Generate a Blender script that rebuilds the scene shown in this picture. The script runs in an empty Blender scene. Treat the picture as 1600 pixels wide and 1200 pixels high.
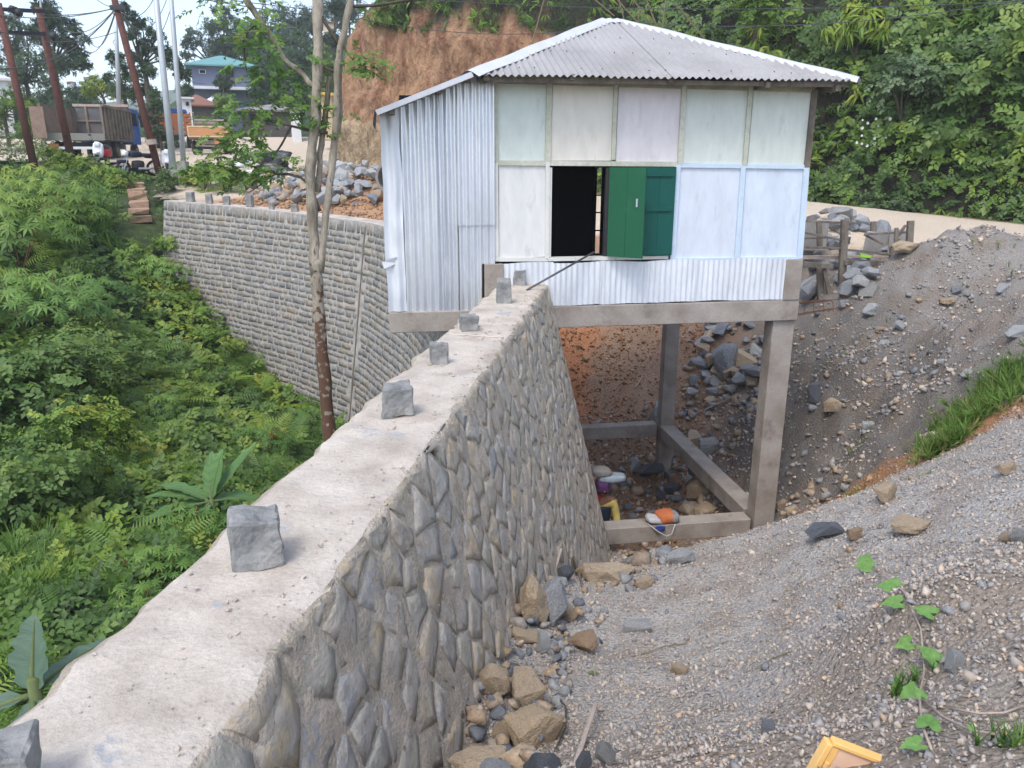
import bpy, bmesh, math, random
import numpy as np
from mathutils import Vector, Matrix, noise as mnoise

# ---------------------------------------------------------------- camera, sky, sun, exposure
SC = bpy.context.scene
COL = SC.collection
FPX = 1205.0            # focal length in pixels of the 1600 px wide photograph
PITCH = math.radians(16.2)
cam_d = bpy.data.cameras.new('camera'); cam = bpy.data.objects.new('camera', cam_d); COL.objects.link(cam)
cam_d.sensor_width = 36.0; cam_d.lens = 36.0 * FPX / 1600.0
cam_d.clip_start = 0.05; cam_d.clip_end = 3000
cam.location = (0, 0, 0); cam.rotation_euler = (math.radians(90) - PITCH, 0, 0)
SC.camera = cam
SUN_EL, SUN_AZ = math.radians(58), math.radians(205)      # azimuth clockwise from +Y
w = bpy.data.worlds.new('World'); SC.world = w; w.use_nodes = True
nt = w.node_tree; nt.nodes.clear()
sky = nt.nodes.new('ShaderNodeTexSky'); sky.sky_type = 'NISHITA'; sky.sun_disc = False
sky.sun_elevation = SUN_EL; sky.sun_rotation = SUN_AZ; sky.air_density = 1.0; sky.dust_density = 4.0; sky.altitude = 900
hs = nt.nodes.new('ShaderNodeHueSaturation'); hs.inputs['Saturation'].default_value = 0.8
bg = nt.nodes.new('ShaderNodeBackground'); bg.inputs[1].default_value = 0.15
wo = nt.nodes.new('ShaderNodeOutputWorld')
nt.links.new(sky.outputs[0], hs.inputs['Color']); nt.links.new(hs.outputs[0], bg.inputs[0]); nt.links.new(bg.outputs[0], wo.inputs[0])
sd = bpy.data.lights.new('sun', 'SUN'); sun = bpy.data.objects.new('sun', sd); COL.objects.link(sun)
sd.energy = 0.75; sd.angle = math.radians(16); sd.color = (1.0, 0.96, 0.9)
_d = Vector((math.sin(SUN_AZ) * math.cos(SUN_EL), math.cos(SUN_AZ) * math.cos(SUN_EL), math.sin(SUN_EL)))
sun.rotation_euler = (-_d).to_track_quat('-Z', 'Y').to_euler()
SC.view_settings.view_transform = 'Standard'; SC.view_settings.look = 'None'
SC.view_settings.gamma = 1; SC.view_settings.use_curve_mapping = False
SC.view_settings.exposure = 1.2
SC.cycles.volume_bounces = 1; SC.cycles.transparent_max_bounces = 8; SC.cycles.max_bounces = 5
SC.cycles.diffuse_bounces = 3

rng = np.random.default_rng(7); random.seed(7)
U = random.uniform

# ---------------------------------------------------------------- measuring helpers
cp, sp = math.cos(PITCH), math.sin(PITCH)
def ray(u, v):
    s = (600 - v) / FPX
    return np.array([(u - 800) / FPX, cp + s * sp, -sp + s * cp])
def PY(u, v, Y): d = ray(u, v); return d * (Y / d[1])
def PZ(u, v, z): d = ray(u, v); return d * (z / d[2])

# ---------------------------------------------------------------- object helpers
def tag(o, label=None, cat=None, group=None, kind=None):
    if label: o['label'] = label
    if cat: o['category'] = cat
    if group: o['group'] = group
    if kind: o['kind'] = kind
    return o
def empty(name, loc, label=None, cat=None, group=None, rz=0):
    o = bpy.data.objects.new(name, None); COL.objects.link(o)
    o.location = Vector([float(c) for c in loc]); o.rotation_euler = (0, 0, rz); o.empty_display_size = 0.2
    return tag(o, label, cat, group)
def link(name, me, mat=None, parent=None, smooth=False):
    if mat is not None and not me.materials: me.materials.append(mat)
    o = bpy.data.objects.new(name, me); COL.objects.link(o)
    if parent is not None: o.parent = parent
    if smooth: me.polygons.foreach_set('use_smooth', [True] * len(me.polygons))
    return o
def fmesh(name, V, F, tint=None, col=None):
    V = np.asarray(V, dtype=np.float32); F = np.asarray(F, dtype=np.int32); k = F.shape[1]
    me = bpy.data.meshes.new(name)
    me.vertices.add(len(V)); me.vertices.foreach_set('co', V.ravel())
    me.loops.add(F.size); me.loops.foreach_set('vertex_index', F.ravel())
    me.polygons.add(len(F)); me.polygons.foreach_set('loop_start', np.arange(0, F.size, k, dtype=np.int32))
    if tint is not None:
        a = me.attributes.new('tint', 'FLOAT', 'FACE'); a.data.foreach_set('value', np.asarray(tint, dtype=np.float32))
    if col is not None:
        a = me.attributes.new('zone', 'FLOAT_COLOR', 'POINT')
        a.data.foreach_set('color', np.concatenate([col, np.ones((len(col), 1))], 1).astype(np.float32).ravel())
    me.update(calc_edges=True)
    return me
class MB:
    def __init__(s): s.v = []; s.f = []
    def add(s, vs, fs):
        b = len(s.v); s.v += [tuple(float(c) for c in p) for p in vs]; s.f += [tuple(b + i for i in f) for f in fs]; return s
    def box(s, c, size, M=None, jit=0):
        hx, hy, hz = [q / 2 for q in size]; vs = []
        for x in (-hx, hx):
            for y in (-hy, hy):
                for z in (-hz, hz):
                    p = Vector((x + U(-jit, jit), y + U(-jit, jit), z + U(-jit, jit)))
                    if M is not None: p = M @ p
                    vs.append(p + Vector(c))
        return s.add(vs, [(0, 1, 3, 2), (4, 6, 7, 5), (0, 4, 5, 1), (2, 3, 7, 6), (0, 2, 6, 4), (1, 5, 7, 3)])
    def tube(s, pts, rad, n=8, cap=True):
        pts = [Vector([float(c) for c in p]) for p in pts]; b = len(s.v); m = len(pts)
        if not hasattr(rad, '__len__'): rad = [rad] * m
        up = None
        for i, p in enumerate(pts):
            t = (pts[min(i + 1, m - 1)] - pts[max(i - 1, 0)]).normalized()
            if up is None: up = Vector((0, 0, 1)) if abs(t.z) < .9 else Vector((1, 0, 0))
            a = t.cross(up).normalized(); c = a.cross(t).normalized(); up = c
            for k in range(n):
                q = 2 * math.pi * k / n; s.v.append(tuple(p + a * (math.cos(q) * rad[i]) + c * (math.sin(q) * rad[i])))
        for i in range(m - 1):
            for k in range(n):
                s.f.append((b + i * n + k, b + i * n + (k + 1) % n, b + (i + 1) * n + (k + 1) % n, b + (i + 1) * n + k))
        if cap:
            s.f.append(tuple(b + k for k in range(n))[::-1]); s.f.append(tuple(b + (m - 1) * n + k for k in range(n)))
        return s
    def bar(s, p, q, wd, ht, up=(0, 0, 1)):
        p, q = Vector([float(c) for c in p]), Vector([float(c) for c in q]); t = (q - p); L = t.length; t.normalize()
        a = t.cross(Vector(up)).normalized(); c = a.cross(t).normalized()
        M = Matrix((t, a, c)).transposed()
        return s.box((p + q) / 2, (L, wd, ht), M)
    def build(s, name, mat=None, parent=None, smooth=False, bevel=0, kind=None):
        me = bpy.data.meshes.new(name); me.from_pydata(s.v, [], s.f); me.update()
        bm = bmesh.new(); bm.from_mesh(me)
        if bevel: bmesh.ops.bevel(bm, geom=list(bm.edges), offset=bevel, segments=1, affect='EDGES', clamp_overlap=True)
        bmesh.ops.recalc_face_normals(bm, faces=bm.faces); bm.to_mesh(me); bm.free()
        o = link(name, me, mat, parent, smooth)
        if kind: o['kind'] = kind
        return o
def copy_tree(o, parent=None):
    c = o.copy(); COL.objects.link(c); c.parent = parent
    for ch in list(o.children): copy_tree(ch, c)
    return c

# ---------------------------------------------------------------- materials
def lin(r, g, b): return tuple(((c / 255) / 12.92 if c <= 10 else ((c / 255 + .055) / 1.055) ** 2.4) for c in (r, g, b)) + (1,)
def mat(name, cols, src='noise', rough=.85, nscale=4, var=.25, vscale=25, bump=.3, bscale=60, bdist=.01, metal=0, spec=.3,
        stretch=(1, 1, 1), transl=0, detail=8, bump2=None, dirt=None):
    """cols: list of RGBA chosen along a ramp by src: 'noise' | 'tint' | 'obj' | 'zone'"""
    if cols and len(cols) == 1: cols = cols * 2
    m = bpy.data.materials.new(name); m.use_nodes = True; t = m.node_tree; N = t.nodes; Lk = t.links.new
    N.clear(); out = N.new('ShaderNodeOutputMaterial'); b = N.new('ShaderNodeBsdfPrincipled')
    b.inputs['Roughness'].default_value = rough; b.inputs['Metallic'].default_value = metal
    b.inputs['Specular IOR Level'].default_value = spec
    tc = N.new('ShaderNodeTexCoord'); mp = N.new('ShaderNodeMapping'); mp.inputs['Scale'].default_value = stretch
    Lk(tc.outputs['Object'], mp.inputs['Vector']); vec = mp.outputs[0]
    if src == 'zone':
        a = N.new('ShaderNodeAttribute'); a.attribute_name = 'zone'; base = a.outputs['Color']
    else:
        rp = N.new('ShaderNodeValToRGB'); e = rp.color_ramp.elements
        while len(e) < len(cols): e.new(.5)
        for i, c in enumerate(cols):
            e[i].position = i / max(1, len(cols) - 1) if src != 'noise' else .3 + .4 * i / max(1, len(cols) - 1); e[i].color = c
        if src == 'noise':
            n = N.new('ShaderNodeTexNoise'); n.inputs['Scale'].default_value = nscale; n.inputs['Detail'].default_value = detail; Lk(vec, n.inputs['Vector']); Lk(n.outputs['Fac'], rp.inputs[0])
        elif src == 'tint':
            a = N.new('ShaderNodeAttribute'); a.attribute_name = 'tint'; Lk(a.outputs['Fac'], rp.inputs[0])
        else:
            a = N.new('ShaderNodeObjectInfo'); Lk(a.outputs['Random'], rp.inputs[0])
        base = rp.outputs[0]
    if var > 0:
        n2 = N.new('ShaderNodeTexNoise'); n2.inputs['Scale'].default_value = vscale; n2.inputs['Detail'].default_value = 8; n2.inputs['Roughness'].default_value = .65; Lk(vec, n2.inputs['Vector'])
        mr = N.new('ShaderNodeMapRange'); mr.inputs[1].default_value = .25; mr.inputs[2].default_value = .75; mr.inputs[3].default_value = 1 - var; mr.inputs[4].default_value = 1 + var; Lk(n2.outputs['Fac'], mr.inputs[0])
        mx = N.new('ShaderNodeMix'); mx.data_type = 'RGBA'; mx.blend_type = 'MULTIPLY'; mx.inputs[0].default_value = 1; Lk(base, mx.inputs[6]); Lk(mr.outputs[0], mx.inputs[7]); base = mx.outputs[2]
    if dirt:
        n3 = N.new('ShaderNodeTexNoise'); n3.inputs['Scale'].default_value = dirt[1]; n3.inputs['Detail'].default_value = 10; n3.inputs['Roughness'].default_value = .7; Lk(vec, n3.inputs['Vector'])
        mr = N.new('ShaderNodeMapRange'); mr.inputs[1].default_value = dirt[2]; mr.inputs[2].default_value = dirt[3]; Lk(n3.outputs['Fac'], mr.inputs[0])
        mx = N.new('ShaderNodeMix'); mx.data_type = 'RGBA'; Lk(mr.outputs[0], mx.inputs[0]); Lk(base, mx.inputs[6]); mx.inputs[7].default_value = dirt[0]; base = mx.outputs[2]
    Lk(base, b.inputs['Base Color'])
    if bump > 0:
        nb = N.new('ShaderNodeTexNoise'); nb.inputs['Scale'].default_value = bscale; nb.inputs['Detail'].default_value = 10; nb.inputs['Roughness'].default_value = .6; Lk(vec, nb.inputs['Vector'])
        bp = N.new('ShaderNodeBump'); bp.inputs['Strength'].default_value = bump; bp.inputs['Distance'].default_value = bdist; Lk(nb.outputs['Fac'], bp.inputs['Height']); nrm = bp.outputs[0]
        if bump2:
            vo = N.new('ShaderNodeTexVoronoi'); vo.inputs['Scale'].default_value = bump2[0]; Lk(vec, vo.inputs['Vector'])
            b2 = N.new('ShaderNodeBump'); b2.inputs['Strength'].default_value = bump2[1]; b2.inputs['Distance'].default_value = bump2[2]; b2.invert = True
            Lk(vo.outputs['Distance'], b2.inputs['Height']); Lk(nrm, b2.inputs['Normal']); nrm = b2.outputs[0]
        Lk(nrm, b.inputs['Normal'])
    if transl > 0:
        tr = N.new('ShaderNodeBsdfTranslucent'); Lk(base, tr.inputs['Color']); ms = N.new('ShaderNodeMixShader'); ms.inputs[0].default_value = transl
        Lk(b.outputs[0], ms.inputs[1]); Lk(tr.outputs[0], ms.inputs[2]); Lk(ms.outputs[0], out.inputs[0])
    else: Lk(b.outputs[0], out.inputs[0])
    return m
def C(r, g, b): return (r, g, b, 1)
M = {}
M['leaf'] = mat('leaf_mixed', [C(0.0411, 0.0884, 0.0171), C(0.0764, 0.157, 0.0235), C(0.125, 0.225, 0.0278), C(0.206, 0.3, 0.0374), C(0.324, 0.354, 0.0535)], 'tint', rough=.5, var=.15, bump=0, transl=.3, spec=.4)
M['leaf_dark'] = mat('leaf_dark', [C(0.0437, 0.0862, 0.0194), C(0.068, 0.134, 0.0281), C(0.109, 0.187, 0.0346), C(0.207, 0.277, 0.0486)], 'tint', rough=.5, var=.15, bump=0, transl=.25, spec=.4)
M['leaf_blue'] = mat('leaf_cassava', [C(0.0568, 0.133, 0.0264), C(0.091, 0.201, 0.037), C(0.163, 0.282, 0.0458), C(0.284, 0.386, 0.0572)], 'tint', rough=.5, var=.1, bump=0, transl=.3, spec=.4)
M['leaf_far'] = mat('leaf_far', [C(0.025, 0.054, 0.0264), C(0.04, 0.0816, 0.036), C(0.0688, 0.12, 0.0456), C(0.1, 0.15, 0.06)], 'tint', rough=.6, var=.15, bump=0, transl=.2)
M['leaf_light'] = mat('leaf_light', [C(0.077, 0.165, 0.03), C(0.121, 0.231, 0.04), C(0.187, 0.286, 0.06), C(0.286, 0.275, 0.07)], 'tint', rough=.5, var=.1, bump=0, transl=.35, spec=.4)
M['leaf_pale'] = mat('leaf_pale', [C(.07, .11, .055), C(.1, .16, .075), C(.15, .21, .11)], 'tint', rough=.6, var=.1, bump=0, transl=.25)
M['grass'] = mat('grass_blades', [C(0.0594, 0.142, 0.027), C(0.0986, 0.206, 0.0324), C(0.158, 0.27, 0.054), C(0.317, 0.309, 0.108)], 'tint', rough=.5, var=.1, bump=0, transl=.3)
M['dry'] = mat('dry_stalks', [C(.2, .16, .09), C(.3, .24, .14), C(.15, .12, .06)], 'tint', rough=.8, var=.2, bump=0)
M['banana'] = mat('banana_leaf', [C(0.0924, 0.215, 0.0715), C(0.169, 0.315, 0.0858)], 'noise', rough=.45, nscale=3, var=.12, vscale=12, bump=.4, bscale=40, transl=.35, stretch=(1, 12, 1), spec=.5)
M['bananablue'] = mat('banana_leaf_waxy', [C(.10, .17, .12), C(.15, .235, .16)], 'noise', rough=.5, nscale=3, var=.12, vscale=12, bump=.4, bscale=40, transl=.25, stretch=(1, 12, 1), spec=.5)
M['under'] = mat('undergrowth_soil', [C(0.0192, 0.04, 0.014), C(0.048, 0.07, 0.0224), C(0.08, 0.1, 0.035)], 'noise', nscale=3, bump=.8, bscale=12, bdist=.1)
M['bark'] = mat('pale_bark', [C(0.166, 0.138, 0.104), C(0.321, 0.279, 0.22), C(0.408, 0.362, 0.294)], 'noise', nscale=7, var=.35, vscale=40, bump=.6, bscale=50, bdist=.01, stretch=(1, 1, .35), dirt=(C(.05, .04, .03), 14, .56, .66))
M['barkred'] = mat('red_blotched_bark', [C(.12, .09, .065), C(.26, .20, .15), C(.15, .05, .025)], 'noise', nscale=9, var=.35, vscale=40, bump=.6, bscale=50, bdist=.01, dirt=(C(.13, .035, .015), 16, .46, .54))
M['barkdark'] = mat('dark_bark', [C(.05, .045, .035), C(.11, .095, .075)], 'noise', nscale=8, bump=.5, bscale=30)
M['mortar'] = mat('wall_mortar', [C(0.376, 0.32, 0.253), C(0.509, 0.436, 0.348), C(0.662, 0.565, 0.453)], 'noise', nscale=5, var=.28, vscale=60, bump=.9, bscale=55, bdist=.03, detail=12)
M['mortarpale'] = mat('pale_mortar', [C(0.27, 0.252, 0.229), C(0.378, 0.351, 0.317), C(0.45, 0.423, 0.378)], 'noise', nscale=5, var=.2, vscale=60, bump=.8, bscale=60, bdist=.02, detail=12)
M['cap'] = mat('cement_cap', [C(0.375, 0.324, 0.271), C(0.497, 0.44, 0.377), C(0.573, 0.52, 0.453)], 'noise', nscale=3.4, var=.14, vscale=60, bump=.9, bscale=30, bdist=.014, detail=15, dirt=(C(.34, .355, .375), 2.3, .58, .64))
M['stone'] = mat('rubble_stone', [C(0.326, 0.321, 0.316), C(0.404, 0.383, 0.35), C(0.37, 0.353, 0.275), C(0.447, 0.407, 0.336), C(0.345, 0.345, 0.35), C(0.422, 0.368, 0.275), C(0.481, 0.376, 0.242), C(0.378, 0.329, 0.282)], 'tint', rough=.8, var=.3, vscale=22, bump=.9, bscale=22, bdist=.02, dirt=(C(.42, .375, .32), 9, .44, .56))
M['stonefar'] = mat('coursed_stone', [C(0.179, 0.18, 0.176), C(0.252, 0.247, 0.23), C(0.173, 0.17, 0.162), C(0.284, 0.258, 0.211), C(0.221, 0.211, 0.186), C(0.273, 0.221, 0.162)], 'tint', rough=.85, var=.3, vscale=12, bump=.9, bscale=14, bdist=.03, dirt=(C(.33, .31, .285), 3.5, .5, .62))
M['block'] = mat('cut_stone_block', [C(0.174, 0.179, 0.178), C(0.249, 0.251, 0.243), C(0.336, 0.328, 0.308)], 'noise', nscale=7, rough=.85, var=.2, vscale=45, bump=.8, bscale=24, bdist=.02)
M['rockgrey'] = mat('grey_quarry_rock', [C(0.193, 0.205, 0.226), C(0.302, 0.314, 0.326), C(0.4, 0.405, 0.398), C(0.242, 0.242, 0.231)], 'obj', rough=.8, var=.4, vscale=14, bump=.9, bscale=14, bdist=.03, dirt=(C(.36, .35, .32), 5, .58, .7))
M['rocktan'] = mat('tan_rock', [C(0.33, 0.23, 0.144), C(0.418, 0.325, 0.218), C(0.484, 0.381, 0.265), C(0.341, 0.28, 0.207)], 'obj', rough=.85, var=.25, vscale=9, bump=.9, bscale=14, bdist=.03, dirt=(C(.27, .25, .23), 4, .55, .7))
M['rockdark'] = mat('dark_slate_rock', [C(0.0945, 0.104, 0.119), C(0.162, 0.176, 0.194)], 'obj', rough=.5, var=.4, vscale=8, bump=.9, bscale=12, bdist=.03, stretch=(1, 1, 5))
M['gravel'] = mat('gravel_bits', [C(0.227, 0.215, 0.216), C(0.331, 0.312, 0.299), C(0.424, 0.361, 0.299), C(0.558, 0.478, 0.395), C(0.543, 0.374, 0.241), C(0.316, 0.263, 0.216), C(0.408, 0.396, 0.395)], 'tint', rough=.85, var=.25, vscale=30, bump=.3, bscale=60)
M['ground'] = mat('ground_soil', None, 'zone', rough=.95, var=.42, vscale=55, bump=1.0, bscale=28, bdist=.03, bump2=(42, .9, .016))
M['rubble'] = mat('rubble_mix', [C(.14, .15, .165), C(.22, .23, .24), C(.29, .29, .285), C(.30, .22, .145), C(.38, .29, .2), C(.25, .2, .155)], 'tint', rough=.85, var=.4, vscale=30, bump=.9, bscale=30, bdist=.015)
M['earthclod'] = mat('earth_clods', [C(0.282, 0.137, 0.0662), C(0.387, 0.183, 0.0851), C(0.211, 0.137, 0.0851), C(0.492, 0.312, 0.189)], 'tint', rough=.95, var=.25, vscale=30, bump=.3)
M['cliff'] = mat('cut_earth', None, 'zone', rough=.95, var=.5, vscale=4.5, bump=1.0, bscale=5, bdist=.5, stretch=(1, 1, .4))
M['concrete'] = mat('weathered_concrete', [C(0.235, 0.2, 0.167), C(0.316, 0.278, 0.243), C(0.377, 0.341, 0.302)], 'noise', nscale=2.5, var=.14, vscale=30, bump=.5, bscale=40, bdist=.008, dirt=(C(.16, .135, .11), 2.2, .55, .72))
M['concretegrey'] = mat('grey_concrete', [C(.22, .21, .195), C(.33, .315, .295)], 'noise', nscale=3, var=.2, vscale=30, bump=.5, bscale=40, stretch=(1, 1, .3))
M['zinc'] = mat('zinc_sheet', [C(.60, .63, .68), C(.68, .71, .76), C(.74, .77, .81)], 'noise', nscale=1.2, rough=.42, metal=.15, spec=.5, var=.06, vscale=9, bump=.15, bscale=8, bdist=.02, stretch=(1, 1, .4))
M['zincskirt'] = mat('zinc_skirt', [C(.58, .61, .65), C(.70, .73, .77)], 'noise', nscale=2.5, rough=.5, metal=.1, spec=.4, var=.1, vscale=14, bump=.2, bscale=10, bdist=.02, stretch=(1, 1, .3))
M['roof'] = mat('roof_sheet', [C(0.29, 0.279, 0.272), C(0.348, 0.338, 0.331), C(0.384, 0.378, 0.367)], 'noise', nscale=1.3, rough=.55, metal=.05, spec=.35, var=.1, vscale=14, bump=.1, bscale=10)
M['ridge'] = mat('ridge_cap', [C(0.515, 0.53, 0.569), C(0.593, 0.608, 0.64)], 'noise', nscale=3, rough=.45, metal=.1, var=.05, bump=.1, bscale=8)
M['wood'] = mat('grey_wood', [C(.10, .085, .07), C(.17, .145, .12), C(.22, .19, .155)], 'noise', nscale=5, var=.3, vscale=40, bump=.5, bscale=40, stretch=(1, 1, .3))
M['woodpale'] = mat('pale_wood', [C(.34, .27, .22), C(.47, .39, .33)], 'noise', nscale=5, var=.2, vscale=30, bump=.3, bscale=40, stretch=(4, 1, 1))
M['trim'] = mat('painted_trim', [C(.42, .44, .35), C(.55, .55, .47)], 'noise', nscale=2, var=.2, vscale=22, bump=.3, bscale=30, dirt=(C(.24, .24, .17), 9, .6, .75))
M['black'] = mat('interior_shade_black', [C(0.0115, 0.0115, 0.0164)], 'noise', var=0, bump=0, rough=.9)  # near-black colour stands in for the shade of unlit interiors
M['dark'] = mat('dark_metal', [C(.03, .03, .035), C(.05, .05, .055)], 'noise', var=.2, bump=0, rough=.5)
M['iron'] = mat('iron_rod', [C(.08, .085, .1), C(.13, .13, .15)], 'noise', rough=.5, metal=.4, var=.2, bump=.2)
M['rust'] = mat('rusty_pole', [C(0.08, 0.0333, 0.0266), C(0.136, 0.057, 0.0427), C(0.104, 0.0475, 0.0427)], 'noise', nscale=3, var=.3, vscale=20, bump=.3, bscale=30)
M['rebar'] = mat('rusty_rebar', [C(.14, .06, .035), C(.2, .09, .05)], 'noise', var=.3, bump=.2)
M['galv'] = mat('galvanised_pole', [C(.40, .44, .47), C(.50, .54, .57)], 'noise', nscale=1.5, rough=.5, metal=.2, var=.1, bump=0)
M['wire'] = mat('wire', [C(.07, .075, .085)], 'noise', var=0, bump=0, rough=.6)
def paint(name, c, d=(.5, .5, .42), k=(.56, .8), sc=3): return mat(name, [C(*c), C(*[q * 1.12 for q in c])], 'noise', nscale=1.6, rough=.6, var=.05, vscale=20, bump=.15, bscale=14, bdist=.01, dirt=(C(*d), sc, k[0], k[1]))
# ---------------------------------------------------------------- terrain functions (thin plate splines through measured points)
class TPS:
    def __init__(s, pts, reg=.02):
        P = np.array(pts, float); s.p = P[:, :2]; n = len(P)
        K = s.k(s.p, s.p) + np.eye(n) * reg; A = np.zeros((n + 3, n + 3)); A[:n, :n] = K
        A[:n, n] = 1; A[:n, n + 1:] = s.p; A[n, :n] = 1; A[n + 1:, :n] = s.p.T
        s.w = np.linalg.solve(A, np.concatenate([P[:, 2], np.zeros(3)]))
    def k(s, a, b):
        d2 = ((a[:, None, :] - b[None, :, :]) ** 2).sum(-1); return .5 * d2 * np.log(d2 + 1e-9)
    def __call__(s, xy):
        xy = np.atleast_2d(np.asarray(xy, float))[:, :2]; out = np.empty(len(xy))
        for i in range(0, len(xy), 20000):
            q = xy[i:i + 20000]; out[i:i + 20000] = s.k(q, s.p) @ s.w[:-3] + s.w[-3] + q @ s.w[-2:]
        return out
LT = TPS([(-3.2, 2, -4.2), (-2.0, 5, -5.0), (-1.8, 8, -5.9), (-3.1, 6, -4.8), (-5, 3.5, -4.2), (-9, 3, -4.3), (-9, 8, -4.7), (-9, 13, -4.8), (-5, 12, -5.7), (-2, 12, -6.6),
          (-4, 16, -6.7), (-5.1, 19.3, -6.7), (-7.7, 21.8, -5.7), (-9.4, 23.3, -4.6), (-10.6, 24.4, -3.4), (-8.4, 18, -5.5), (-12, 18, -3.7), (-12, 22, -3.1), (-12.5, 26, -2.0), (-13, 29, -1.2),
          (-14.5, 22, -2.4), (-18, 24, -1.7), (-16, 30, -1.1), (-14.5, 32, -.75), (-25, 38, -.6), (-25, 28, -1.9), (-20, 16, -3.3), (-20, 8, -4.2), (-40, 40, -1.4), (-1.5, -2, -4.2), (-12, -2, -4), (-30, 0, -5), (-45, 20, -3.5), (-40, 60, -1), (-20, 38, -.35), (-3, 20, -7), (-1, 14, -7.2), (-9, 26, -3)])
RT = TPS([(1.3, 1.6, -1.5), (.25, 2.5, -2.3), (-.34, 3.03, -2.79), (-.2, 3.7, -2.98), (0, 4.74, -3.1), (.4, 6.35, -3.7), (1.3, 9.2, -5.35), (1.74, 2.9, -1.78), (4.24, 6, -2.24), (3.9, 7.2, -3.14), (3.18, 8.7, -4.4), (2.1, 8.9, -4.9),
          (.92, 4.8, -3.3), (1.53, 4, -2.76), (.73, 3.7, -2.97), (1.38, 2.8, -2.25), (0, 0, -1.7), (3, 0, -1.3), (3, 3, -1.6), (6, 3, -1.2), (-.6, 1, -2.3), (2.4, 6.6, -3.35), (1.7, 7.6, -4.2), (5.2, 5.2, -1.7),
          (4.3, 9.5, -4.5), (4.93, 9.2, -3.86), (5.43, 8.8, -3.22), (5.84, 8.4, -2.68), (3.73, 10.3, -5.25), (5.4, 12.5, -3.63), (7.7, 13, -2.64), (8, 14, -1.5), (5.75, 10.3, -3.4),  (4.8, 12, -4.6), (4.0, 12.8, -5.4), (6.1, 14.5, -2.97),
          (8.9, 13, -1.85), (7.7, 11.5, -2.0), (6.8, 10, -2.4), (9, 16.5, -1.75), (8, 18, -1.7), (13.3, 20.4, -1.6), (9.7, 26, -1.45), (15, 14, -1.8), (20, 16, -1.6), (12, 10, -2.1), (11, 6, -1.8), (9, 9.5, -2.2), (7.2, 7.6, -2.0), (10, 2, -1), (18, 5, -1),
          (6.3, 18.2, -1.9), (6, 15.6, -3.0), (7.2, 15.8, -2.3), (1.5, 11, -6.25), (1.2, 13, -6.3), (3.2, 14.9, -6.2), (0, 11, -6.4), (2.8, 12.3, -6.2), (1.9, 16, -5.6), (2, 17.5, -4.7), (2.2, 18.8, -3.6), (2, 20.6, -1.9), (2, 22, -1.5), (2.6, 10.6, -5.9), (1.6, 9.95, -5.42), (2.6, 9.9, -5.4), (.2, 9.5, -5.7),
          (4.5, 16.2, -4.5), (5, 18, -2.9), (5, 19.5, -1.8), (-1, 15, -5.6), (-1, 18.0, -2.7), (-2, 20.3, -1.65), (-3.3, 19.6, -1.75), (0, 20.4, -1.75), (-.6, 12.5, -6.2), (.5, 17.5, -4.6), (0, 16, -5.5),
          (-5, 22, -1.65), (-8, 24.3, -1.5), (-10.5, 26, -1.4), (-4, 26, -1.2), (0, 26, -1.3), (-5, 31, -.45), (3, 29, -1.2), (-12, 29, -.95), (-13, 32, -.5), (-17, 36, 0), (-20, 42, .2), (-15, 42, .25), (-12, 45, .4), (-12, 52, .7), (-16, 60, 1.5), (-10, 60, 1.7), (-25, 60, 1.5), (-30, 50, .6), (-30, 42, .2), (-24, 37, -.1), (-5, 40, .3), (5, 40, 0), (25, 25, -1.6), (-4, 60, 2.5)], reg=.004)
def fb(P, sc, octv=4, seed=0.0, rough=.5):
    out = np.empty(len(P))
    for i, p in enumerate(P):
        v = Vector((p[0] * sc + seed, p[1] * sc - seed, (p[2] if len(p) > 2 else 0) * sc)); out[i] = mnoise.fractal(v, 1.0 - rough + .5, 2.0, octv)
    return out
def gauss(xy, c, a, b, ang, h):
    d = np.atleast_2d(xy)[:, :2] - np.array(c); ca, sa = math.cos(ang), math.sin(ang)
    u = d[:, 0] * ca + d[:, 1] * sa; v = -d[:, 0] * sa + d[:, 1] * ca
    return h * np.exp(-(u / a) ** 2 - (v / b) ** 2)
def RH(xy):
    xy = np.atleast_2d(np.asarray(xy, float))[:, :2]; z = RT(xy)
    z = z + gauss(xy, (-5.2, 25.2), 2.6, 1.3, -.35, .75) + gauss(xy, (-3.0, 23.6), 1.6, .8, -.35, .45) + gauss(xy, (-6.1, 23.6), 2.8, .6, -.4, .2)
    z = z + gauss(xy, (7.4, 17.6), 1.5, .9, .1, .35)
    return z
def LH(xy): return LT(xy)
def hit(u, v, H, t0=1.5, t1=90, off=0.0):
    d = ray(u, v); t = np.concatenate([np.arange(t0, 30, .05), np.arange(30, t1, .25)]); P = d[None, :] * t[:, None]
    b = P[:, 2] < H(P) + off; i = int(np.argmax(b)) if b.any() else len(t) - 1
    return P[i]

# near wall frame: top right edge runs from A with direction WD
WA = np.array([-.84, 1.8]); WD = np.array([.1556, .9878]); WN = np.array([.9878, -.1556])   # WN points to the right, into the pit
ZT = -1.55; BAT = .25; S0, S1 = -3.2, 8.35
def wallpt(s, off, z): q = WA + WD * s + WN * off; return (q[0], q[1], z)
FW = [(-.75, 10.4), (-1.0, 13), (-1.9, 16), (-3.3, 18.8), (-5.5, 20.95), (-8, 22.95), (-10.9, 24.8)]    # far wall top outer edge

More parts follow.
